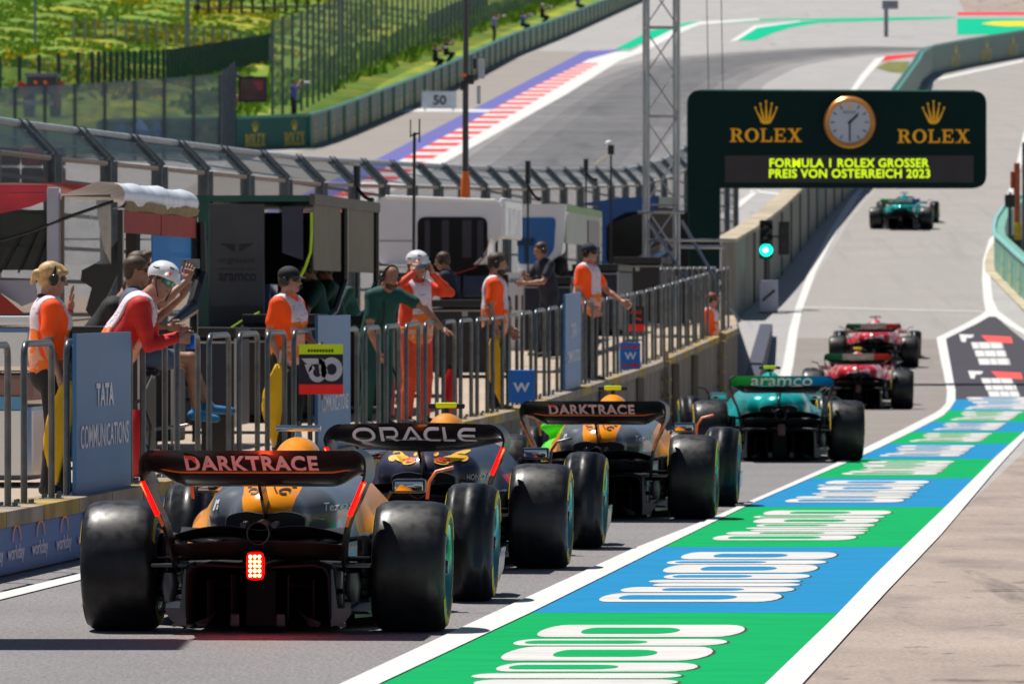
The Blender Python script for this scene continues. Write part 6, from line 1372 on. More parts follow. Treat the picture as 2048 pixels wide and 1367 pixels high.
(a, b), (c, d_) = rb_(124, 528, 222, 392); part("clear_sheet", MB().loft([[Vector((a + (c - a) * i / 8, -.02 + .03 * math.sin(i), b)), Vector((a + (c - a) * i / 8, -.02 + .03 * math.sin(i * 1.6 + 1), d_))] for i in range(9)], closed=False), M_CLEAR, A, True)
part("sheet_frame", MB().tube([(a + .015, -.03, 0), (a + .015, -.03, d_), (c, -.03, d_)], .016, 6), mk("bronze_tube", (.20, .15, .10), .4, metal=.5), A)
part("cream_curtain", MB().loft([[Vector((fp(192, 400)[0], -.0, fp(0, 400)[1])), Vector((fp(220, 400)[0], -.0, fp(0, 400)[1]))], [Vector((fp(196, 440)[0], -.0, fp(0, 440)[1])), Vector((fp(222, 440)[0], 0, fp(0, 440)[1]))], [Vector((fp(208, 500)[0], 0, fp(0, 500)[1])), Vector((fp(222, 500)[0], 0, fp(0, 528)[1]))]], closed=False), mk("cream_cloth", (.55, .50, .42), .8), A)
xl = fp(-240, 0)[0]
part("red_canopy", MB().loft([[Vector((xl + (x95 - xl) * i / 10, .0 + .0 * k, z_)) for k, z_ in enumerate((zr - .02, zr - .13 - .02 * math.sin(i), zr - .16 - .30 * (1 - i / 10) ** .7))] for i in range(11)], closed=False), mk("red_canopy_cloth", (.60, .03, .06), .4, var=.25, vs=3, bump=.5, bs=6), A, True)
part("canopy_top", MB().loft([[Vector((xl + (x95 - xl) * i / 10, y_, zr + .0 + .03 * math.sin(y_))) for y_ in (0, 2, 4.2)] for i in range(11)], closed=False), mk("red_canopy_cloth"), A, True)
part("smoked_screen", MB().box(((xl + x95) / 2, .02, fp(0, 480)[1]), (x95 - xl, .012, (fp(0, 425)[1] - fp(0, 545)[1]))), M_TINT, A)
part("black_brace", MB().tube([(fp(-60, 500)[0], -.04, fp(0, 500)[1]), (fp(60, 465)[0], -.04, fp(0, 465)[1]), (fp(150, 430)[0], -.04, fp(0, 430)[1]), (fp(228, 403)[0], -.03, fp(0, 403)[1])], .017, 6), M_PLAS, A)
for (xa, ya, xb, yb) in ((2, 545, 40, 475), (38, 545, 74, 460), (68, 545, 100, 450)): part("brace_strut", MB().tube([(fp(xa, ya)[0], -.03, fp(xa, ya)[1]), (fp(xb, yb)[0], -.03, fp(xb, yb)[1])], .011, 6), M_PLAS, A)
part("black_windshield", MB().prism([fp(*q) for q in ((224, 480), (228, 540), (205, 590), (176, 640), (160, 620), (172, 575), (150, 560), (152, 540), (190, 520))], lambda p: Vector((p[0], .3, p[1])), lambda p: Vector((p[0], .33, p[1]))), M_PLAS, A)
yw = sidey(A, 374); part("curved_edge", MB().tube([(.14, yw, zr - .3), (.15, yw, zr - .8), (.10, yw - .3, zr - 1.15), (-.05, yw - 1.0, zr - 1.35)], [.05, .06, .07, .03], 8), M_PLAS, A)
part("red_fabric", MB().prism([fp(*q) for q in ((-30, 560), (50, 627), (-30, 628))], lambda p: Vector((p[0], -.05, p[1])), lambda p: Vector((p[0], -.02, p[1]))), mk("red_canvas"), A)
part("grey_roof_panel", MB().prism([fp(*q) for q in ((-30, 560), (66, 560), (70, 600), (40, 612), (-30, 568))], lambda p: Vector((p[0], .1, p[1])), lambda p: Vector((p[0], .13, p[1]))), mk("pale_column"), A)
cr = thing("foil_crate", "crumpled silver foil covered equipment crate behind the waving marshal", "crate", (*P(-10, 700, 47.5).xy, zt(47)), -TH)
for nm, (zz0, zz1), m_ in (("lower_wrap", (.05, .62), M_FOIL), ("pink_panel", (.66, .86), mk("brownish_pink_panel", (.30, .17, .14), .4)), ("upper_wrap", (.88, 1.22), M_FOIL)):
    mb = MB().rbox((0, .5, (zz0 + zz1) / 2), (.62, 1.2, zz1 - zz0), .04); part(nm, mb, m_, cr)
part("white_lid", MB().rbox((0, .5, 1.27), (.66, 1.25, .07), .02), M_WPN2, cr); part("blue_strip", MB().box((.0, -.11, .64), (.5, .01, .10)), mk("sky_blue_strip", (.12, .38, .62), .4), cr)
# B: dark green stand
B = stand("green_stand", "dark green and black team stand with neon edge strip and beige blinds", 615, 70.0); fp = lambda x, y: facepx(B, x, y); zr = fp(615, 400)[1]; yb_ = sidey(B, 745); F5 = lambda px_, py_: (fp(px_, py_))
part("green_end_panel", pane(MB(), [fp(381, 665), fp(418, 665), fp(418, 400), fp(381, 400)]), M_DG, B)
part("black_latch", MB().box((*(lambda q: (q[0], -.01))(fp(398, 475)), fp(398, 475)[1]), (.19, .02, .05)), M_PLAS, B)
gp_ = part("grey_panel", pane(MB(), [fp(419, 655), fp(528, 655), fp(528, 408), fp(419, 408)], .01), M_GP, B); mb = MB()
for k in range(14): a = fp(421, 612 + k * 3.2); b = fp(526, 612 + k * 3.2); mb.box(((a[0] + b[0]) / 2, .004, a[1]), (b[0] - a[0], .01, .007))
part("slat", mb, mk("dark_slat", (.035, .035, .04), .5), gp_)
FB = lambda x0, y0, x1, y1: (lambda u_, v_: Vector((fp(x0 + (x1 - x0) * u_, 0)[0], .004, fp(500, y0 + (y1 - y0) * v_)[1])))
mb = MB(); put_text(mb, "aramco", FB(437, 562, 512, 546), .02); put_text(mb, "cognizant", FB(437, 529, 510, 514), .005); put_text(mb, "FORMULA ONE TEAM", FB(436, 540, 510, 535), 0); part("panel_lettering", mb, mk("faint_dark_lettering", (.022, .022, .026), .5), gp_)
mb = MB(); f = FB(440, 505, 508, 485)
for s in (-1, 1):
    for k in range(4): mb.add([f(.5 + s * .06, .85 - k * .2), f(.5 + s * (.5 - .09 * k), .95 - k * .18), f(.5 + s * (.44 - .09 * k), .78 - k * .18), f(.5 + s * .06, .68 - k * .2)], [(0, 1, 2, 3)])
part("wing_emblem", mb, mk("faint_dark_lettering"), gp_)
part("roof", MB().box((fp(498, 0)[0], yb_ / 2, zr + .02), (fp(615, 0)[0] - fp(381, 0)[0] + .04, yb_, .07)), M_DG, B); part("roof_side", MB().box((.06, yb_ / 2, zr + .01), (.06, yb_ + .1, .12)), M_BRF, B)
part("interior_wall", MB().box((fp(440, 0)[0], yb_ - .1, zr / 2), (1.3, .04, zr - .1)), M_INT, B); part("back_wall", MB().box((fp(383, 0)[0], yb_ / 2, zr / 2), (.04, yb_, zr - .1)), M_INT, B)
part("hanging_screen", pane(MB(), [fp(558, 505), fp(600, 520), fp(600, 412), fp(558, 412)], .25), mk("blue_grey_screen", (.06, .065, .12), .3), B)
part("neon_edge", MB().tube([(.05, -.03, zr - .14), (.05, -.03, fp(0, 470)[1]), (.04, -.04, fp(0, 505)[1]), (-.02, -.05, fp(0, 535)[1]), (-.09, -.05, fp(0, 560)[1])], .016, 6), M_NEON, B)
part("neon_cable", MB().tube([(fp(456, 668)[0], -.5, fp(456, 668)[1]), (fp(495, 642)[0], -.5, fp(0, 642)[1]), (fp(532, 624)[0], -.5, fp(0, 624)[1])], .012, 6), M_NEON, B)
for i_, (a, b) in enumerate(((618, 672), (684, 738))): 
    ya, yb2 = sidey(B, a), sidey(B, b); part("beige_blind", MB().box((.05, (ya + yb2) / 2, zr - .42), (.015, yb2 - ya, .74)), M_BEI, B)
for a in (678, 741): ya = sidey(B, a); part("curved_stay", MB().tube([(.07, ya, zr - .05), (.07, ya, zr - .9), (.02, ya - .5, zr - 1.25), (-.25, ya - 1.4, zr - 1.6), (-.5, ya - 2.2, zr - 1.75)], .04, 6), M_PLAS, B)
part("desk", MB().rbox((-.55, yb_ / 2, .95), (.5, yb_ - .4, .06), .01), M_PLAS, B); part("desk_skirt", MB().box((fp(420, 0)[0], -.35, .72), (1.1, .3, .50)), mk("dark_slate_box", (.015, .022, .035), .5), B)
for k in range(4): part("monitor", MB().rbox((-.7, .8 + k * 1.2, 1.35), (.06, .6, .38), .01), M_SCR, B)
mb = MB()
for a, b in (((-1.55, -.6, .1), (-.95, -.6, .62)), ((-.95, -.6, .1), (-1.55, -.6, .62)), ((-1.9, -.6, .1), (-1.4, -.6, .62))): mb.tube([a, b], .014, 6)
part("trestle_leg", mb, M_SILV, B); part("white_base_panel", MB().box((-1.35, -.5, .36), (1.0, .03, .6)), mk("pale_column"), B)
# C: white stand
Cc = stand("white_stand", "white team stand with a large dark rounded window", 1003, 90.5); fp = lambda x, y: facepx(Cc, x, y); zr = fp(1003, 392)[1]; yc_ = sidey(Cc, 1037)
outer = rpoly([fp(757, 528), fp(757, 393), fp(1003, 400), fp(1003, 476), fp(975, 476), fp(975, 528)], .10)
hole = rpoly([fp(835, 520), fp(835, 434), fp(975, 434), fp(975, 500), fp(930, 545), fp(860, 545)], .12)
part("white_shell", pane(MB(), outer, 0, 1.2), M_WPN, Cc); part("dark_window", pane(MB(), hole, -.012, .01), M_TINT, Cc)
part("top_edge", MB().tube([(fp(757, 0)[0] + .1, .0, zr - .01), (-.1, 0, zr - .07), (.0, 0, zr - .16)], .028, 8), M_WPN2, Cc)
part("side_shell", MB().rbox((.0, yc_ / 2 + .1, zr - .32), (.10, yc_, .60), .05), M_WPN2, Cc); part("side_window", MB().box((.056, yc_ / 2 + .2, zr - .38), (.01, yc_ * .7, .42)), M_CLEAR, Cc)
part("seam", MB().box((fp(793, 0)[0], -.006, fp(0, 483)[1]), (fp(832, 0)[0] - fp(757, 0)[0], .008, .012)), mk("grey_seam", (.25, .25, .3), .5), Cc)
part("console", pane(MB(), rpoly([fp(818, 800), fp(818, 544), fp(880, 544), fp(882, 800)], .06), -.1, .35), M_WPN, Cc); part("red_console_panel", pane(MB(), [fp(846, 800), fp(846, 722), fp(881, 722), fp(881, 800)], -.112, .01), mk("dark_red_panel", (.30, .01, .03), .4), Cc)
part("lower_shelf", MB().rbox((fp(790, 0)[0], .1, fp(0, 537)[1]), (fp(845, 0)[0] - fp(745, 0)[0], .4, .05), .02), M_WPN2, Cc); part("dark_base", pane(MB(), [fp(745, 640), fp(818, 640), fp(818, 545), fp(745, 545)], .1), mk("dim_interior", (.045, .045, .04), .6), Cc)
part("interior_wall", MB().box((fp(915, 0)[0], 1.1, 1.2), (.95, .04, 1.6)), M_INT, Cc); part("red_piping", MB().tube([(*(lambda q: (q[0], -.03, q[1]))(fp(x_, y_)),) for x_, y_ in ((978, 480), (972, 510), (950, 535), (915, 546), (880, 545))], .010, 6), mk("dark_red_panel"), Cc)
for x_, w_ in ((850, 10), (884, 14), (925, 18), (955, 12)): part("window_reflection", pane(MB(), [fp(x_, 515), fp(x_ + w_, 515), fp(x_ + w_, 440), fp(x_, 440)], -.018, .004), mk("dim_purple_reflection", (.045, .035, .055), .2), Cc)  # dim reflections of inner panels, painted as strips in front of the window
for k in range(2): part("monitor", MB().rbox((-.9 + k * .5, .6, 1.25), (.45, .06, .3), .01), M_SCR, Cc)
# D: white and blue stand
Dd = stand("white_blue_stand", "white framed team stand with blue panel and green edged side", 1128, 100.5); fp = lambda x, y: facepx(Dd, x, y); zr = fp(1128, 408)[1]; yd_ = sidey(Dd, 1198)
part("white_frame", pane(MB(), rpoly([fp(1036, 720), fp(1036, 408), fp(1132, 408), fp(1124, 505), fp(1086, 532), fp(1076, 545), fp(1076, 720)], .05), 0, .5), M_WPN2, Dd)
part("blue_panel", pane(MB(), rpoly([fp(1036, 528), fp(1036, 435), fp(1112, 435), fp(1108, 500), fp(1085, 528)], .08), -.012, .01), M_BLP, Dd)
part("screen_bracket", MB().box((fp(1052, 0)[0], -.02, fp(0, 505)[1]), (.05, .02, .35)).box((fp(1052, 0)[0], -.03, fp(0, 485)[1]), (.28, .03, .12)), mk("deep_blue_bracket", (.0, .04, .12), .4), Dd)
part("side_panel", MB().box((.0, yd_ / 2 + .2, zr - .32), (.04, yd_, .62)), mk("pale_green_grey_panel", (.42, .46, .40), .5), Dd); part("green_edge", MB().box((.02, yd_ / 2 + .2, zr - .07), (.03, yd_, .10)), mk("leaf_green_edge", (.20, .38, .12), .5), Dd)
part("side_screen", MB().box((.03, yd_ * .78, zr - .42), (.02, yd_ * .32, .42)), mk("brown_screen", (.10, .08, .075), .4), Dd)
FD = lambda x0, y0, x1, y1: (lambda u_, v_: Vector((fp(x0 + (x1 - x0) * u_, 0)[0], -.006, fp(1060, y0 + (y1 - y0) * v_)[1])))
mb = MB(); put_text(mb, "21h", FD(1008, 620, 1060, 590), .03)
cp_ = part("lettered_panel", pane(MB(), rpoly([fp(1004, 760), fp(1004, 545), fp(1070, 545), fp(1070, 760)], .05), -.0 - .0, .1), M_WPN2, Dd); cp_.location = (0, -.12, 0); lt_ = part("panel_lettering", mb, mk("dark_blue_lettering", (.02, .03, .06), .5), cp_); part("panel_lettering", put_text(MB(), "Rapid", FD(1011, 568, 1053, 553), .01), mk("dark_blue_lettering"), cp_)
part("interior_wall", MB().box((-.62, yd_ * .5, 1.2), (.5, .04, 2.2)), M_INT, Dd); part("desk", MB().rbox((-.25, yd_ / 2, 1.0), (.4, yd_, .06), .01), M_PLAS, Dd)
# E: deep blue stand
E = stand("blue_stand", "deep blue swept team stand beside the lattice mast", 1340, 121.0); fp = lambda x, y: facepx(E, x, y); zr = fp(1340, 392)[1]
part("blue_shell", pane(MB(), [fp(*q) for q in ((1202, 700), (1204, 430), (1196, 412), (1165, 410), (1168, 406), (1240, 396), (1318, 391), (1318, 412), (1316, 418), (1250, 425), (1222, 440), (1212, 455), (1212, 520), (1222, 530), (1248, 535), (1254, 550), (1254, 700))], 0, .6), M_BLD, E)
part("dark_window", pane(MB(), rpoly([fp(1214, 525), fp(1214, 448), fp(1300, 418), (fp(1318, 0)[0], fp(0, 418)[1]), fp(1318, 530)], .08), .1, .02), M_TINT, E); part("brown_post", pane(MB(), [fp(1303, 560), fp(1345, 560), fp(1345, 415), fp(1303, 415)], .06), mk("grey_brown_post", (.075, .065, .06), .6), E)
part("pale_pane", pane(MB(), [fp(1313, 414), fp(1350, 414), fp(1350, 394), fp(1313, 394)], .0), mk("pale_green_grey_panel"), E); part("silver_wrap", MB().loft([[Vector((fp(x_, 0)[0], -.02 + .03 * (i % 2), fp(0, y_)[1])) for i, y_ in enumerate(ys)] for x_, ys in ((1255, (545, 552, 548)), (1275, (515, 530, 545)), (1300, (498, 515, 530)), (1320, (490, 505, 515)), (1335, (485, 495, 505)))], closed=False), M_FOIL, E)
part("interior_wall", MB().box((-.5, .9, 1.1), (1.6, .04, 2.2)), M_INT, E)
part("blue_lettering", MB().add([(fp(x_, 0)[0], -.01, fp(0, y_)[1]) for x_, y_ in ((1205, 556), (1212, 556), (1216, 580), (1220, 565), (1226, 565), (1222, 590), (1212, 590))], [(0, 1, 2, 6), (2, 3, 4, 5, 6)]), mk("sky_blue_mark", (.02, .30, .62), .4), E)

# --- overhead sign with clock
M_RG = mk("deep_bottle_green", (.0015, .022, .020), .6, spec=.15, var=.04); SD = 130.0
S = thing("clock_sign", "dark green overhead sign with gold crowns, a round clock and an LED display", "sign", P(1408, 0, SD).xy.to_3d() + Vector((0, 0, zt(SD)))); ox, oz = S.location.x, S.location.z
sp = lambda x, y: (P(x, y, SD).x - ox, P(x, y, SD).z - oz)
part("sign_board", MB().prism(rpoly([sp(1375, 376), sp(1375, 180), sp(1973, 182), sp(1973, 376)], .28, 6), lambda p: Vector((p[0], 0, p[1])), lambda p: Vector((p[0], .55, p[1]))), M_RG, S)
part("post", MB().box(((sp(1375, 0)[0] + sp(1440, 0)[0]) / 2, .30, sp(0, 340)[1] / 2), (sp(1440, 0)[0] - sp(1375, 0)[0], .5, sp(0, 340)[1])), M_RG, S)
part("pale_top_edge", MB().tube([(*(lambda q: (q[0], .0, q[1]))(sp(x_, y_)),) for x_, y_ in ((1400, 180), (1950, 182))], .018, 6), mk("pale_green_edge", (.08, .25, .2), .4), S)  # paler green tube along the sign's top edge
FS = lambda x0, y0, x1, y1: (lambda u_, v_: Vector((sp(x0 + (x1 - x0) * u_, 0)[0], -.012, sp(0, y0 + (y1 - y0) * v_)[1])))
for (x0, x1, cx_) in ((1460, 1603, 1532), (1795, 1939, 1867)):
    mb = MB(); slab(mb, "ROLEX", FS(x0, 284 + (2 if x0 > 1700 else 0), x1, 257 + (2 if x0 > 1700 else 0))); crown(mb, FS(cx_ - 22, 249, cx_ + 22, 203)); part("gold_name", mb, mk("sign_gold", (.80, .40, .01), .45, emit=(.9, .45, .0), es=.12, var=0), S)
lp = part("led_panel", MB().box(((sp(1450, 0)[0] + sp(1947, 0)[0]) / 2, -.004, (sp(0, 311)[1] + sp(0, 365)[1]) / 2), (sp(1947, 0)[0] - sp(1450, 0)[0], .03, sp(0, 311)[1] - sp(0, 365)[1])), mk("led_panel_grey", (.035, .03, .032), .5), S)
mb = MB(); FL = lambda x0, y0, x1, y1: (lambda u_, v_: Vector((sp(x0 + (x1 - x0) * u_, 0)[0], -.026, sp(0, y0 + (y1 - y0) * v_)[1])))
put_text(mb, "FORMULA 1 ROLEX GROSSER", FL(1539, 335, 1858, 317), .022, 1.05); put_text(mb, "PREIS VON OSTERREICH 2023", FL(1538, 356, 1860, 338), .022, 1.05); part("led_lettering", mb, mk("led_yellow_green", (.5, .7, .0), .5, emit=(.62, .9, .01), es=.95, var=0), lp)
cc = (sp(1699, 0)[0], sp(0, 245)[1]); R0 = (sp(1751, 0)[0] - sp(1699, 0)[0])
ck = part("clock", MB().lathe([(-.0, .001), (-.10, .001), (-.10, R0 * .80), (-.0, R0 * .80)], (cc[0], 0, cc[1]), 'Y', 48), mk("clock_face", (.55, .62, .72), .4, var=.04), S)
pr = [(-.02, R0), (-.10, R0 * 1.0), (-.15, R0 * .93), (-.14, R0 * .84), (-.10, R0 * .79)]; part("gold_bezel", MB().lathe(pr, (cc[0], 0, cc[1]), 'Y', 72), mk("gold_bezel", (.85, .38, .10), .3, metal=.6), ck)
mb = MB()
for k in range(72): a = k * math.pi / 36; mb.tube([(cc[0] + R0 * .85 * math.cos(a), -.148, cc[1] + R0 * .85 * math.sin(a)), (cc[0] + R0 * .98 * math.cos(a), -.125, cc[1] + R0 * .98 * math.sin(a))], .007, 4)
part("bezel_fluting", mb, mk("dark_gold", (.45, .16, .04), .35, metal=.6), ck)
mb = MB(); Q_ = lambda a, r_, w_, cx_=cc: Vector((cx_[0] + r_ * math.sin(a) + w_ * math.cos(a), -.106, cx_[1] + r_ * math.cos(a) - w_ * math.sin(a)))
def bar2(a, r0, r1, w_): mb.add([Q_(a, r0, -w_), Q_(a, r0, w_), Q_(a, r1, w_), Q_(a, r1, -w_)], [(0, 1, 2, 3)])
for k in range(1, 12): bar2(k * math.pi / 6, R0 * .58, R0 * .74, R0 * .022)
bar2(math.pi, -R0 * .08, R0 * .68, R0 * .035); bar2(R(46), -R0 * .08, R0 * .42, R0 * .05); bar2(R(43), R0 * .2, R0 * .5, R0 * .02)
put_text(mb, "ROLEX", lambda u_, v_: Vector((cc[0] - R0 * .24 + R0 * .48 * u_, -.106, cc[1] + R0 * .34 + R0 * .10 * v_)), .01); part("clock_hands", mb, mk("dark_green_hands", (.01, .10, .10), .4, var=0), ck)
mb = MB(); crown(mb, lambda u_, v_: Vector((cc[0] - R0 * .09 + R0 * .18 * u_, -.106, cc[1] + R0 * .50 + R0 * .2 * v_))); part("clock_crown", mb, mk("sign_gold"), ck)
# --- lattice mast
M_TR = mk("aluminium_truss", (.38, .39, .41), .28, metal=.85, var=.1); md = 119.0; x0, x1 = P(1292, 0, md).x, P(1353, 0, md).x; wd = x1 - x0; Mt = thing("lattice_mast", "tall silver lattice mast rising out of the picture left of the clock sign", "mast", ((x0 + x1) / 2, md, zt(md)), .10)
h_ = wd / 2
for sx in (-1, 1):
    for sy in (-1, 1): part("leg", MB().tube([(sx * h_, sy * h_, 0), (sx * h_, sy * h_, 11)], .035, 8), M_TR, Mt)
z = .6; k = 0; br, hr = [], []
while z < 10.8:
    for (a, b) in (((-1, -1), (1, -1)), ((1, -1), (1, 1)), ((1, 1), (-1, 1)), ((-1, 1), (-1, -1))):
        br.append(((a[0] * h_, a[1] * h_, z if k % 2 else z + .85), (b[0] * h_, b[1] * h_, z + .85 if k % 2 else z)))
        if k % 2 == 0: hr.append(((a[0] * h_, a[1] * h_, z), (b[0] * h_, b[1] * h_, z)))
    z += .85; k += 1
for a, b in br: part("diagonal_brace", MB().tube([a, b], .014, 5), M_TR, Mt)
for a, b in hr: part("cross_bar", MB().tube([a, b], .018, 5), M_TR, Mt)
for (a, b) in (((.35, -.3, 2.0), (1.45, -.5, .05)), ((-.3, -.3, 2.0), (.9, -1.2, .05)), ((.3, .3, 1.5), (1.3, .6, 1.5))): part("stay", MB().tube([a, b], .035, 8), M_TR, Mt)
for (a, b) in (((-.3, -.4, 1.62), (1.3, -.4, 1.62)), ((-.3, -.4, .9), (.4, -.4, .9)), ((-.5, -.35, 2.15), (.4, -.35, 2.15))): part("base_bar", MB().tube([a, b], .028, 8), M_TR, Mt)
cb = thing("mast_cable", "pair of thin dark stay cables hanging right of the lattice mast", "cable", (x1 + .75, 132, zt(md))); part("cable", MB().tube([(.32, .3, 3.6), (.18, .3, 10)], .009, 5), M_PLAS, cb); part("cable", MB().tube([(.62, .3, 3.6), (.50, .3, 10)], .009, 5), M_PLAS, cb)
# --- poles
pd = 94.0; q = P(931, 0, pd); T = thing("tall_pole", "thin dark telescopic pole with an orange lower sleeve behind the white stand", "pole", (q.x, pd, zt(pd)))
part("shaft", MB().tube([(0, 0, 0), (.0, 0, 4.0), (.03, 0, 8.5)], [.055, .045, .028], 8), mk("dark_pole", (.06, .06, .065), .4, metal=.4), T, True); zz = lambda py: CAMH - (py - YH) * pd / FPX - zt(pd)
part("orange_sleeve", MB().lathe([(0, .001), (0, .075), (.28, .07), (.34, .055), (.42, .05)], (0, 0, zz(398)), 'Z', 12), mk("orange_plastic", (.75, .14, .01), .5), T, True)
part("signal_box", MB().rbox((.24, 0, zz(138)), (.10, .08, .30), .01).rbox((.20, 0, zz(190)), (.06, .06, .28), .01), mk("pale_grey_box", (.5, .54, .58), .5), T); part("dark_fitting", MB().rbox((.14, -.02, zz(128)), (.05, .05, .16), .01).rbox((.06, -.02, zz(160)), (.14, .08, .14), .02).tube([(.05, 0, zz(160)), (.22, 0, zz(150))], .015, 6).rbox((-.04, -.03, zz(172)), (.08, .08, .14), .02), M_PLAS, T); part("orange_fitting", MB().rbox((-.02, -.05, zz(151)), (.07, .05, .05), .01), mk("orange_plastic"), T)
q = P(826, 0, 86.0); T = thing("antenna_pole", "short black pole with two upright antennas above the white stand", "antenna", (q.x, 86, zt(86))); zz = lambda py: CAMH - (py - YH) * 86 / FPX - zt(86)
part("shaft", MB().tube([(0, 0, 0), (.02, 0, zz(265))], .022, 8), M_PLAS, T); part("antenna_rod", MB().tube([(-.035, 0, zz(275)), (-.035, 0, zz(240))], .010, 6).tube([(.09, 0, zz(285)), (.09, 0, zz(238))], .012, 6), M_PLAS, T); part("cross_arm", MB().tube([(-.04, 0, zz(272)), (.09, 0, zz(266))], .014, 6), M_PLAS, T)
for (px_, y0_, y1_, lb, d_) in ((714, 332, 400, "black clamp and camera arm at the right end of the green stand", 76), (1056, 322, 398, "small black microphone on a stalk above the white stands", 98), (1172, 318, 360, "small dark microphone on the debris fence right of the centre", 112)):
    q = P(px_, 0, d_); T = thing("fence_microphone", lb, "microphone", (q.x, d_, CAMH - (y1_ - YH) * d_ / FPX)); hh = (y1_ - y0_) * d_ / FPX
    part("body", MB().tube([(0, 0, hh * .4), (0, 0, hh)], .045, 8), M_PLAS, T); part("stalk", MB().tube([(0, 0, -1.2), (0, 0, hh * .4)], .018, 6), M_PLAS, T); part("bracket", MB().tube([(0, 0, hh * .35), (.09, 0, hh * .1), (.16, 0, 0)], .025, 6).sphere((.17, 0, .0), .045, 8), M_PLAS, T)
q = P(1222, 0, 116); T = thing("fence_camera", "white and black remote camera on a pale boom on the debris fence", "camera", (q.x, 116, CAMH - (300 - YH) * 116 / FPX)); part("camera_body", MB().rbox((0, 0, 0), (.12, .16, .18), .02), M_PLAS, T); part("white_dome", MB().sphere((-.04, 0, .12), .07, 12), M_WPN2, T); part("boom", MB().tube([(-.0, 0, -.05), (-.32, 0, -.28)], .022, 6), mk("cream_boom", (.6, .55, .42), .5), T); part("stalk", MB().tube([(0, 0, -.1), (0, 0, -2.2)], .02, 6), M_PLAS, T)
# --- traffic light and sign box at the pit exit
T = thing("traffic_light", "black traffic light showing green beside the pit exit wall", "traffic light", (*P(1532, 0, 160).xy, g(160))); zz = lambda py: CAMH - (py - YH) * 160 / FPX - g(160)
part("housing", MB().rbox((0, 0, (zz(440) + zz(517)) / 2), (.34, .25, zz(440) - zz(517)), .05), M_PLAS, T); part("post", MB().tube([(.0, .05, 0), (.0, .05, zz(517))], .05, 8), mk("dark_pole"), T)
gl_ = mk("green_lamp", (.0, .8, .5), .3, emit=(.0, .95, .52), es=3.5)
for i, py in enumerate((458, 479, 500)):
    lm = part("lamp", MB().lathe([(-.13, .001), (-.16, .10), (-.13, .155), (-.10, .165)], (0, 0, zz(py)), 'Y', 20), gl_ if i == 2 else M_PLAS, T, True); part("visor", MB().lathe([(-.10, .17), (-.28, .17)], (0, 0, zz(py)), 'Y', 14, .0, math.pi), M_PLAS, lm) if i < 2 else None
mb = MB().sphere((-.02, -.15, zz(500)), .06, 10); part("lamp_core", mb, mk("white_hot_green", (.7, 1, .9), .3, emit=(.6, 1, .85), es=6), T)
T = thing("unlit_signal", "unlit black signal box right of the green traffic light", "signal box", (*P(1568, 0, 160.5).xy, g(160.5))); part("housing", MB().rbox((0, 0, (zz(445) + zz(513)) / 2), (.29, .22, zz(445) - zz(513)), .03), M_PLAS, T); part("arm", MB().tube([(0, .08, zz(475)), (-.45, .08, zz(475))], .03, 6), M_PLAS, T); part("lamp_cover", MB().lathe([(-.115, .001), (-.125, .09), (-.11, .10)], (0, 0, zz(465)), 'Y', 16).lathe([(-.115, .001), (-.125, .09), (-.11, .10)], (0, 0, zz(493)), 'Y', 16), M_BOLT, T)
T = thing("exit_marker_box", "white box sign with a black slash standing under the traffic light", "sign", (*P(1537, 0, 159.0).xy, g(159.0)), -.06); W_ = .47; H_ = (607 - 543) * 159 / FPX
part("box", MB().rbox((0, .15, H_ / 2 + .02), (W_, .3, H_), .02), mk("pale_lilac_white", (.46, .47, .56), .5), T); part("black_slash", MB().add([(-.17, -.006, H_ * .42), (-.14, -.006, H_ * .35), (.17, -.006, H_ * .68), (.14, -.006, H_ * .75)], [(0, 1, 2, 3)]), M_PLAS, T); part("stand_foot", MB().box((0, .15, .0), (.5, .34, .05)), M_PLAS, T)
# --- right edge: lamp post and orange machine
q = P(2020, 0, 176); T = thing("signal_post", "dark post with a black lamp head behind the corner barrier at the right edge", "post", (q.x, 176, g(176))); zz = lambda py: CAMH - (py - YH) * 176 / FPX - g(176)
part("post", MB().tube([(0, 0, 0), (0, 0, zz(415))], .055, 8), mk("slate_post", (.06, .065, .09), .5), T); part("lamp_head", MB().rbox((0, 0, zz(402)), (.29, .25, zz(390) - zz(416)), .04).tube([(0, 0, zz(390)), (0, 0, zz(384))], .04, 6), M_PLAS, T)
q = P(2034, 0, 181); T = thing("orange_hoist", "rusty orange lifting machine behind the corner barrier at the right edge", "machine", (q.x, 181, g(181))); part("mast", MB().rbox((.0, 0, 1.5), (.16, .3, 2.6), .03).rbox((-.14, 0, 2.3), (.10, .2, .5), .03), mk("rust_orange", (.42, .08, .02), .6, var=.3, vs=5), T); part("base", MB().rbox((.05, 0, .35), (.5, .6, .7), .05), mk("dark_machine", (.04, .04, .05), .6), T); part("yellow_panel", MB().rbox((.0, -.32, .8), (.22, .04, .5), .02), mk("yellow_machine", (.6, .42, .02), .6, var=.4, vs=6), T)
q = P(2052, 0, 172); T = thing("grey_pillar", "slate grey upright pillar cut by the right edge of the picture", "pillar", (q.x, 172, g(172))); part("shaft", MB().rbox((0, 0, 1.9), (.20, .3, 3.8), .02), mk("slate_post"), T); part("base_plate", MB().box((0, 0, .03), (.4, .5, .06)), M_GALD, T)
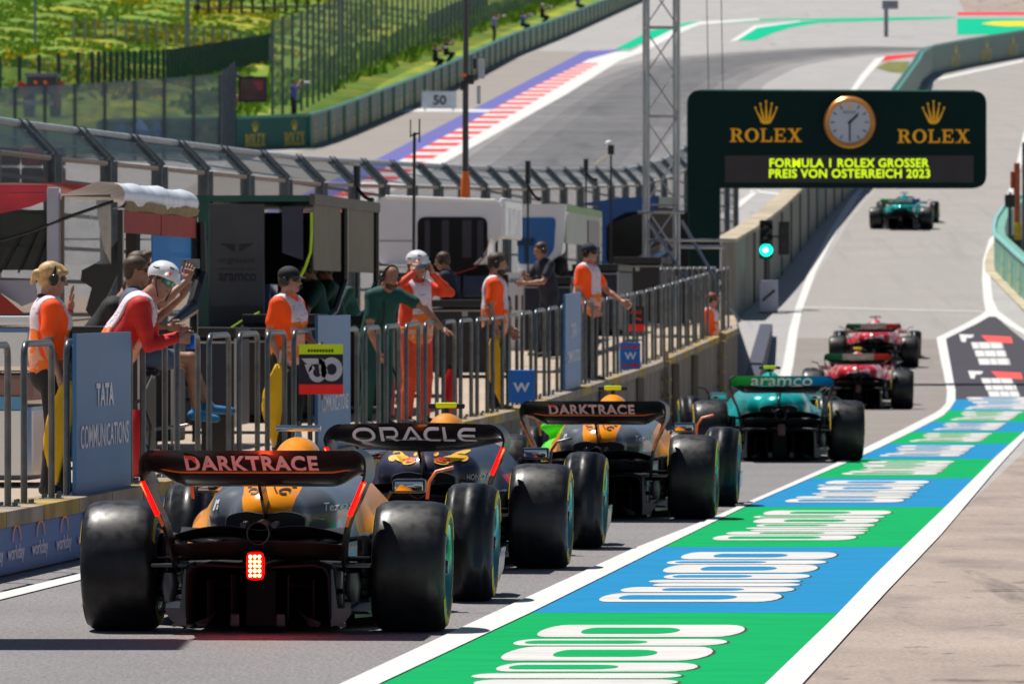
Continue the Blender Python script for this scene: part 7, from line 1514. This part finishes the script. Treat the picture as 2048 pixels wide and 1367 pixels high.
# --- far things: 50 board, low sign, screen, fences, tents, telehandler
pc = G(878, 222); T = thing("distance_board", "white distance board reading 50 below the green advertising barrier", "board", (pc.x, pc.y, g(pc.y))); k_ = pc.y / FPX; W_ = 70 * k_; H_ = 34 * k_
part("panel", MB().rbox((0, .05, H_ / 2 + .12), (W_, .08, H_), .02), mk("pale_blue_white_board", (.60, .68, .74), .5), T); part("digits", put_text(MB(), "50", lambda u_, v_: Vector((-.17 * W_ + .38 * W_ * u_, -.004, .12 + H_ * (.2 + .58 * v_))), .03), M_PLAS, T); part("leg", MB().box((-W_ * .4, .05, .08), (.06, .06, .18)).box((W_ * .4, .05, .08), (.06, .06, .18)), M_GALD, T)
pc = G(1778, 74); T = thing("far_post_box", "small grey box on a post on the far run-off above the clock sign", "post", (pc.x - .2, pc.y, g(pc.y))); k_ = pc.y / FPX; part("post", MB().box((-.0, 0, 30 * k_), (8 * k_, .2, 60 * k_)), mk("mid_grey", (.26, .26, .30), .6), T); part("box", MB().rbox((8 * k_, 0, 64 * k_), (32 * k_, .4, 17 * k_), .05), mk("mid_grey"), T)
q = onhill(443, 312); d_ = 251.0; q = P(443, 0, d_); T = thing("screen_pole", "dark video screen hung on a grey bent pole", "screen", (q.x, d_, g(d_))); zz = lambda py: CAMH - (py - YH) * d_ / FPX - g(d_)
part("pole", MB().tube([(0, 0, 0), (0, 0, zz(162)), (.15, 0, zz(154)), (.75, 0, zz(152))], .09, 8), M_GALV, T, True); sc_ = part("screen_housing", MB().rbox((1.26, 0, zz(179)), (1.18, .2, 1.05), .04), M_PLAS, T); part("screen_image", MB().quad((.77, -.105, zz(200)), (1.75, -.105, zz(200)), (1.75, -.105, zz(158)), (.77, -.105, zz(158))), mk("brown_screen_image", (.10, .05, .05), .3, var=.4, vs=2), sc_); part("red_image_patch", MB().add([(1.25, -.11, zz(163)), (1.65, -.11, zz(162)), (1.66, -.11, zz(178)), (1.5, -.11, zz(182))], [(0, 1, 2, 3)]), mk("screen_red", (.4, .06, .08), .5), sc_)
def meshcol(name, col, a, bars=0):
    t = NT(name); f = t.ramp(t.noise(1.3, 4, stretch=((1, 1, 3), 0)), .3, .7); t.b.inputs["Base Color"].default_value = c4(col); t.b.inputs["Roughness"].default_value = .5; t.l(t.M('MULTIPLY_ADD', f, a * .35, a * .8), t.b.inputs["Alpha"]); return t.m
M_NET = meshcol("grey_safety_net", (.15, .21, .22), .80); M_GGL = meshcol("green_tinted_panel", (.02, .22, .11), .62); M_GGD = meshcol("dark_green_mesh", (.02, .085, .06), .55); M_CHN = meshcol("grey_green_chain_mesh", (.10, .17, .11), .42)
M_DPO = mk("dark_slate_fence_post", (.045, .065, .085), .5); M_LPO = mk("pale_grey_fence_post", (.38, .42, .46), .5)
def fence(name, label, pts, hgts, zf, step, pm, mm_, pw=.12, capz=0, offs=.0):
    T = thing(name, label, "fence"); pts = [Vector(p) for p in pts]; L = sum((b - a).length for a, b in zip(pts, pts[1:])); n = max(1, int(L / step)); R_ = res(pts, n)
    for i, p in enumerate(R_):
        h = hgts[0] + (hgts[1] - hgts[0]) * i / n; z0 = zf(p.x, p.y) - .1; part("fence_post", MB().box((p.x, p.y - .05, z0 + (h + capz) / 2), (pw, pw, h + capz)), pm, T)
        if i < n:
            q = R_[i + 1]; h2 = hgts[0] + (hgts[1] - hgts[0]) * (i + 1) / n; z1 = zf(q.x, q.y) - .1; part("fence_panel", MB().quad((p.x, p.y, z0), (q.x, q.y, z1), (q.x, q.y, z1 + h2), (p.x, p.y, z0 + h)), mm_, T)
    return T
hzf = lambda x, y: float(hz(x, y))
# tall catch fence running up behind the barrier (right), placed on the bank
hb = [onhill(x_, y_) for x_, y_ in ((545, 247), (600, 224), (660, 190), (705, 160), (760, 135), (820, 112), (900, 84), (980, 52), (1080, 12), (1160, -25))]
fence("catch_fence", "tall mesh catch fence with grey posts climbing the bank behind the green barrier", [(p[0], p[1]) for p in hb], (4.3, 5.2), hzf, 3.6, M_GALD, M_CHN, .11)
hb2 = [onhill(x_, y_) for x_, y_ in ((855, 78), (905, 50), (975, 18))]
fence("green_screen", "dark green screen panel strapped low on the catch fence", [(p[0], p[1] + .6) for p in hb2], (1.5, 1.4), hzf, 6, M_GGD, mk("solid_green_screen", (.015, .12, .09), .6), .08)
hb = [P(x_, 0, d_) for x_, d_ in ((-30, 243), (200, 243), (440, 244), (470, 250))]
fence("safety_net", "grey safety net fence along the foot of the meadow", [(p.x, p.y) for p in hb], (3.0, 3.9), lambda x, y: g(y) - .1, 1.1, M_DPO, M_NET, .12)
hb = [onhill(x_, y_) for x_, y_ in ((-40, 190), (180, 176), (330, 168))] + [onhill(400, 156), onhill(545, 126)]
fence("tinted_fence", "lower dark green tinted screen fence with slate posts across the bank", [(p[0], p[1]) for p in hb], (1.5, 1.45), hzf, 1.0, M_DPO, M_GGL, .15, .1)
hb = [onhill(x_, y_) for x_, y_ in ((148, 88), (350, 100), (470, 110), (540, 128))]
fence("upper_tinted_fence", "upper dark green tinted screen fence with pale posts below the flowers", [(p[0], p[1]) for p in hb], (1.35, 1.4), hzf, .86, M_LPO, meshcol("olive_tinted_panel", (.06, .14, .015), .5), .10, .0)
q = onhill(375, 150); T = thing("cctv_post", "tall grey post with a camera dome in front of the upper tinted fence", "post", q); part("post", MB().box((0, 0, 2.7), (.20, .2, 5.4)), mk("blue_grey_post", (.20, .27, .33), .5), T); part("dome_camera", MB().sphere((.45, 0, 3.05), .17, 10), M_PLAS, T); part("camera_arm", MB().tube([(0, 0, 3.4), (.3, 0, 3.4), (.45, 0, 3.2)], .05, 6), mk("pale_grey_box"), T)
for (x_, h_, lb) in ((70, 4.2, "thin grey pole in the meadow at the far left"), (682, 4.0, "thin grey pole above the catch fence")):
    q = onhill(x_, 96 if x_ == 70 else 100); T = thing("meadow_pole", lb, "pole", q); part("shaft", MB().tube([(0, 0, 0), (0, 0, h_)], .06, 8), mk("blue_grey_post"), T); part("base", MB().box((0, 0, .05), (.3, .3, .2)), M_CONC, T)
for (x_, y_, w_, lb) in ((280, 262, 38, "larger blue tent roof behind the safety net"), (314, 262, 22, "small blue tent roof right of the larger one"), (243, 264, 20, "small blue tent roof left of the larger one")):
    d_ = 247; q = P(x_, y_, d_); T = thing("tent", lb, "tent", (q.x, d_, q.z - .6)); k_ = d_ / FPX; mb = MB(); ww = w_ * k_ / 2; mb.add([(-ww, -ww, .6), (ww, -ww, .6), (ww, ww, .6), (-ww, ww, .6), (0, 0, 1.15)], [(0, 1, 4), (1, 2, 4), (2, 3, 4), (3, 0, 4)]); mb.box((0, -ww, .5), (ww * 2, .03, .25)); part("roof", mb, mk("tent_blue", (.05, .16, .50), .6), T)
    for a in (-1, 1): part("leg", MB().box((a * ww * .95, -ww * .95, -.4), (.06, .06, 1.8)), M_GALV, T)
d_ = 247; q = P(85, 215, d_); T = thing("telehandler", "red and dark telescopic handler parked behind the safety net", "vehicle", (q.x, d_, q.z)); k_ = d_ / FPX
part("cab", MB().rbox((0, 0, 45 * k_), (60 * k_, 1.4, 34 * k_), .08), mk("telehandler_dark", (.07, .075, .085), .5), T); part("roof_rack", MB().rbox((0, 0, 64 * k_), (68 * k_, 1.2, 7 * k_), .04), mk("grey_rack", (.2, .22, .22), .5), T)
for a, lb in ((-1, 0), (1, 1)): part("red_arm", MB().rbox((a * 36 * k_, -.5, 42 * k_), (22 * k_, .3, 12 * k_), .05, Matrix.Rotation(a * -.5, 3, 'Y')).rbox((a * 32 * k_, -.5, 20 * k_), (9 * k_, .3, 44 * k_), .05), mk("telehandler_red", (.55, .05, .04), .5), T)
for a in (-1, 1): part("lamp", MB().sphere((a * 10 * k_, -.75, 48 * k_), .10, 8), mk("orange_plastic"), T); part("wheel", MB().lathe([(-.2, .2), (-.2, .5), (.2, .5), (.2, .2)], (a * 26 * k_, 0, .1), 'X', 16), M_TYRE, T)
part("white_bumper", MB().rbox((-20 * k_, -.8, 8 * k_), (90 * k_, .2, 9 * k_), .03), mk("pale_grey_box"), T)
# service road building line beyond the meadow
q = onhill(640, 30); T = thing("rail_fence", "dark wooden rail fence at the top edge of the meadow", "fence", (0, 0, 0)); pts = [onhill(x_, 34 - .03 * (x_ - 400)) for x_ in range(395, 700, 22)]
for a, b in zip(pts, pts[1:]):
    part("fence_post", MB().box((a[0], a[1], a[2] + .5), (.18, .18, 1.3)), mk("weathered_timber", (.09, .075, .065), .8), T)
    for zz_ in (.45, .95): part("rail", MB().tube([(a[0], a[1], a[2] + zz_), (b[0], b[1], b[2] + zz_)], .07, 5), mk("weathered_timber"), T)
TW = thing("tyre_wall", "dark wall of stacked tyres beyond the debris fence at the far left", "tyre wall", (0, 0, 0)); rr = random.Random(8)
for i in range(17):
    xx_ = -29.5 + i * .82; hh_ = 3 if i < 13 else 2
    for k in range(hh_): part("tyre_bundle", MB().rbox((xx_, 222 + .3 * (i % 2), g(222) + .38 + k * .74), (.78, .7, .70), .12), mk("stacked_tyre_grey", (.035, .04, .05), .7) if (i + k) % 4 else mk("faded_tyre_red", (.22, .05, .07), .7), TW)
# --- dark equipment standing along the stands
def case(px, d_, size, lb, m_, lids=M_SILV, name="flight_case", cat="case"):
    q = spot(px, d_); T = thing(name, lb, cat, q, -TH, "equipment cases along the pit wall stands"); w_, l_, h_ = size
    part("case_body", MB().rbox((0, l_ / 2, h_ * .46 + .05), (w_, l_, h_ * .86), .02), m_, T); part("lid", MB().rbox((0, l_ / 2, h_ * .95 + .05), (w_ + .01, l_ + .01, h_ * .10), .02), M_CAS, T)
    ed = MB()
    for a in (-1, 1): ed.box((a * w_ / 2, -.006, h_ * .5), (.025, .012, h_ * .88))
    ed.box((0, -.008, h_ * .90), (w_, .014, .02)); part("metal_edging", ed, lids, T); part("latch", MB().rbox((0, -.014, h_ * .86), (.08, .02, .07), .005), lids, T)
    for a in (-1, 1): part("caster", MB().lathe([(-.015, .001), (-.015, .03), (.015, .03), (.015, .001)], (a * w_ * .4, .05, .03), 'X', 10), M_BOLT, T)
M_CAS = mk("black_case_panel", (.012, .012, .014), .5); M_CASN = mk("navy_case_panel", (.008, .014, .035), .5)
case(352, 64.5, (1.25, 1.0, 1.05), "wide black equipment case behind the seated onlooker's blue shoes", M_CASN); case(470, 68.8, (1.1, .9, 1.0), "black equipment case under the grey lettered panel", M_CAS); case(560, 69.3, (.85, .9, 1.15), "tall black equipment case under the hanging screen", M_CAS)
case(690, 73.0, (.8, 1.6, 1.1), "black equipment case at the feet of the green crew", M_CAS); case(762, 79, (.9, 1.4, 1.05), "black equipment case between the green and the white stand", M_CAS); case(930, 87.5, (1.0, 1.5, 1.05), "black equipment case under the dark rounded window", M_CAS); case(1095, 98, (.75, 2.5, 1.2), "navy equipment case beside the lettered white panel", M_CASN)
case(1190, 108, (.8, 3, 1.2), "navy equipment case behind the marshal in the dark cap", M_CASN); case(1275, 117, (.9, 2.5, 1.25), "dark equipment case under the blue stand", M_CAS); case(190, 52.0, (.75, .9, 1.15), "tall black case behind the nearest blue board", M_CAS); case(292, 58.5, (.5, .8, .95), "black case under the red valance", M_CAS)
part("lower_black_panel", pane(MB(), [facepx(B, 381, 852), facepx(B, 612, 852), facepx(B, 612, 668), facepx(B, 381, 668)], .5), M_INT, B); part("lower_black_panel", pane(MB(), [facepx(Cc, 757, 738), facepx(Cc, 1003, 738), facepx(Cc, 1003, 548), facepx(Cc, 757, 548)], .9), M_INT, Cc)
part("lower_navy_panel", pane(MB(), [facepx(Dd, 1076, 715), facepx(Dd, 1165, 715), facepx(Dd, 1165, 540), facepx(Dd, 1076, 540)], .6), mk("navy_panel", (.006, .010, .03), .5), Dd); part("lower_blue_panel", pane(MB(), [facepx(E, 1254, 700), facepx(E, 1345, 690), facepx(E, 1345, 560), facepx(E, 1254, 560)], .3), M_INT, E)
bt = thing("water_bottle", "red and silver drinks canister standing by the white stand", "bottle", spot(985, 80)); part("bottle_body", MB().lathe([(0, .001), (0, .09), (.35, .09), (.42, .04), (.46, .04)], (0, 0, 0), 'Z', 14), mk("extinguisher_red", (.55, .01, .01), .3), bt, True); part("cap", MB().lathe([(.46, .045), (.5, .045), (.5, .001)], (0, 0, 0), 'Z', 12), M_SILV, bt)
# --- small things on the terrace
def ext(px, d_, lb):
    q = spot(px, d_); T = thing("fire_extinguisher", lb, "extinguisher", q, 0, "red extinguishers on the terrace"); part("cylinder", MB().lathe([(0, .001), (0, .075), (.02, .08), (.42, .08), (.50, .045), (.54, .03)], (0, 0, 0), 'Z', 16), mk("extinguisher_red", (.55, .01, .01), .3), T, True); part("valve", MB().tube([(0, 0, .54), (0, 0, .60), (.06, 0, .62)], .018, 6), M_PLAS, T); part("hose", MB().tube([(.05, 0, .6), (.12, -.02, .4), (.10, -.02, .15)], .012, 6), M_PLAS, T); return T
ext(272, 50, "red extinguisher beside the nearest blue board"); ext(901, 72, "red extinguisher on the terrace left of the bearded marshal"); ext(775, 71, "red extinguisher behind the leaning green crew member")
T = thing("speaker_box", "black box on the terrace floor behind the nearest hoops", "box", spot(436, 55)); part("cabinet", MB().rbox((0, 0, .22), (.28, .35, .44), .015), M_INT, T); part("grille", MB().box((0, -.18, .22), (.22, .01, .36)), M_PLAS, T)
T = thing("folding_chair", "folding chair on the terrace under the green stand", "chair", spot(362, 60), .3); part("seat", MB().rbox((0, 0, .45), (.42, .40, .03), .01), M_BLK, T); part("backrest", MB().rbox((0, .2, .75), (.42, .03, .35), .01), M_BLK, T)
for a in (-1, 1): part("leg", MB().tube([(a * .2, -.2, 0), (a * .2, .2, .45), (a * .2, .22, .9)], .012, 6), M_SILV, T); part("leg", MB().tube([(a * .2, .2, 0), (a * .2, -.2, .45)], .012, 6), M_SILV, T)
# overhead beam added out of view to cast a shadow before the nearest car
T = thing("shadow_caster_beam", "added beam on a post, unseen above the picture, casting the lane shadow", "shadow caster", LV(33.6, -9.4)); T.location.z = zt(35)
part("beam", MB().rbox((.55, .0, 5.75), (3.0, 1.05, .28), .03), M_GALD, T); part("post", MB().rbox((-.6, 0, 2.9), (.25, .25, 5.8), .03), M_GALD, T); part("shadow_bar", MB().tube([(-1, -1.7, 5.6), (0, -1.62, 5.6), (.7, -1.55, 5.62)], .05, 6), M_GALD, T)
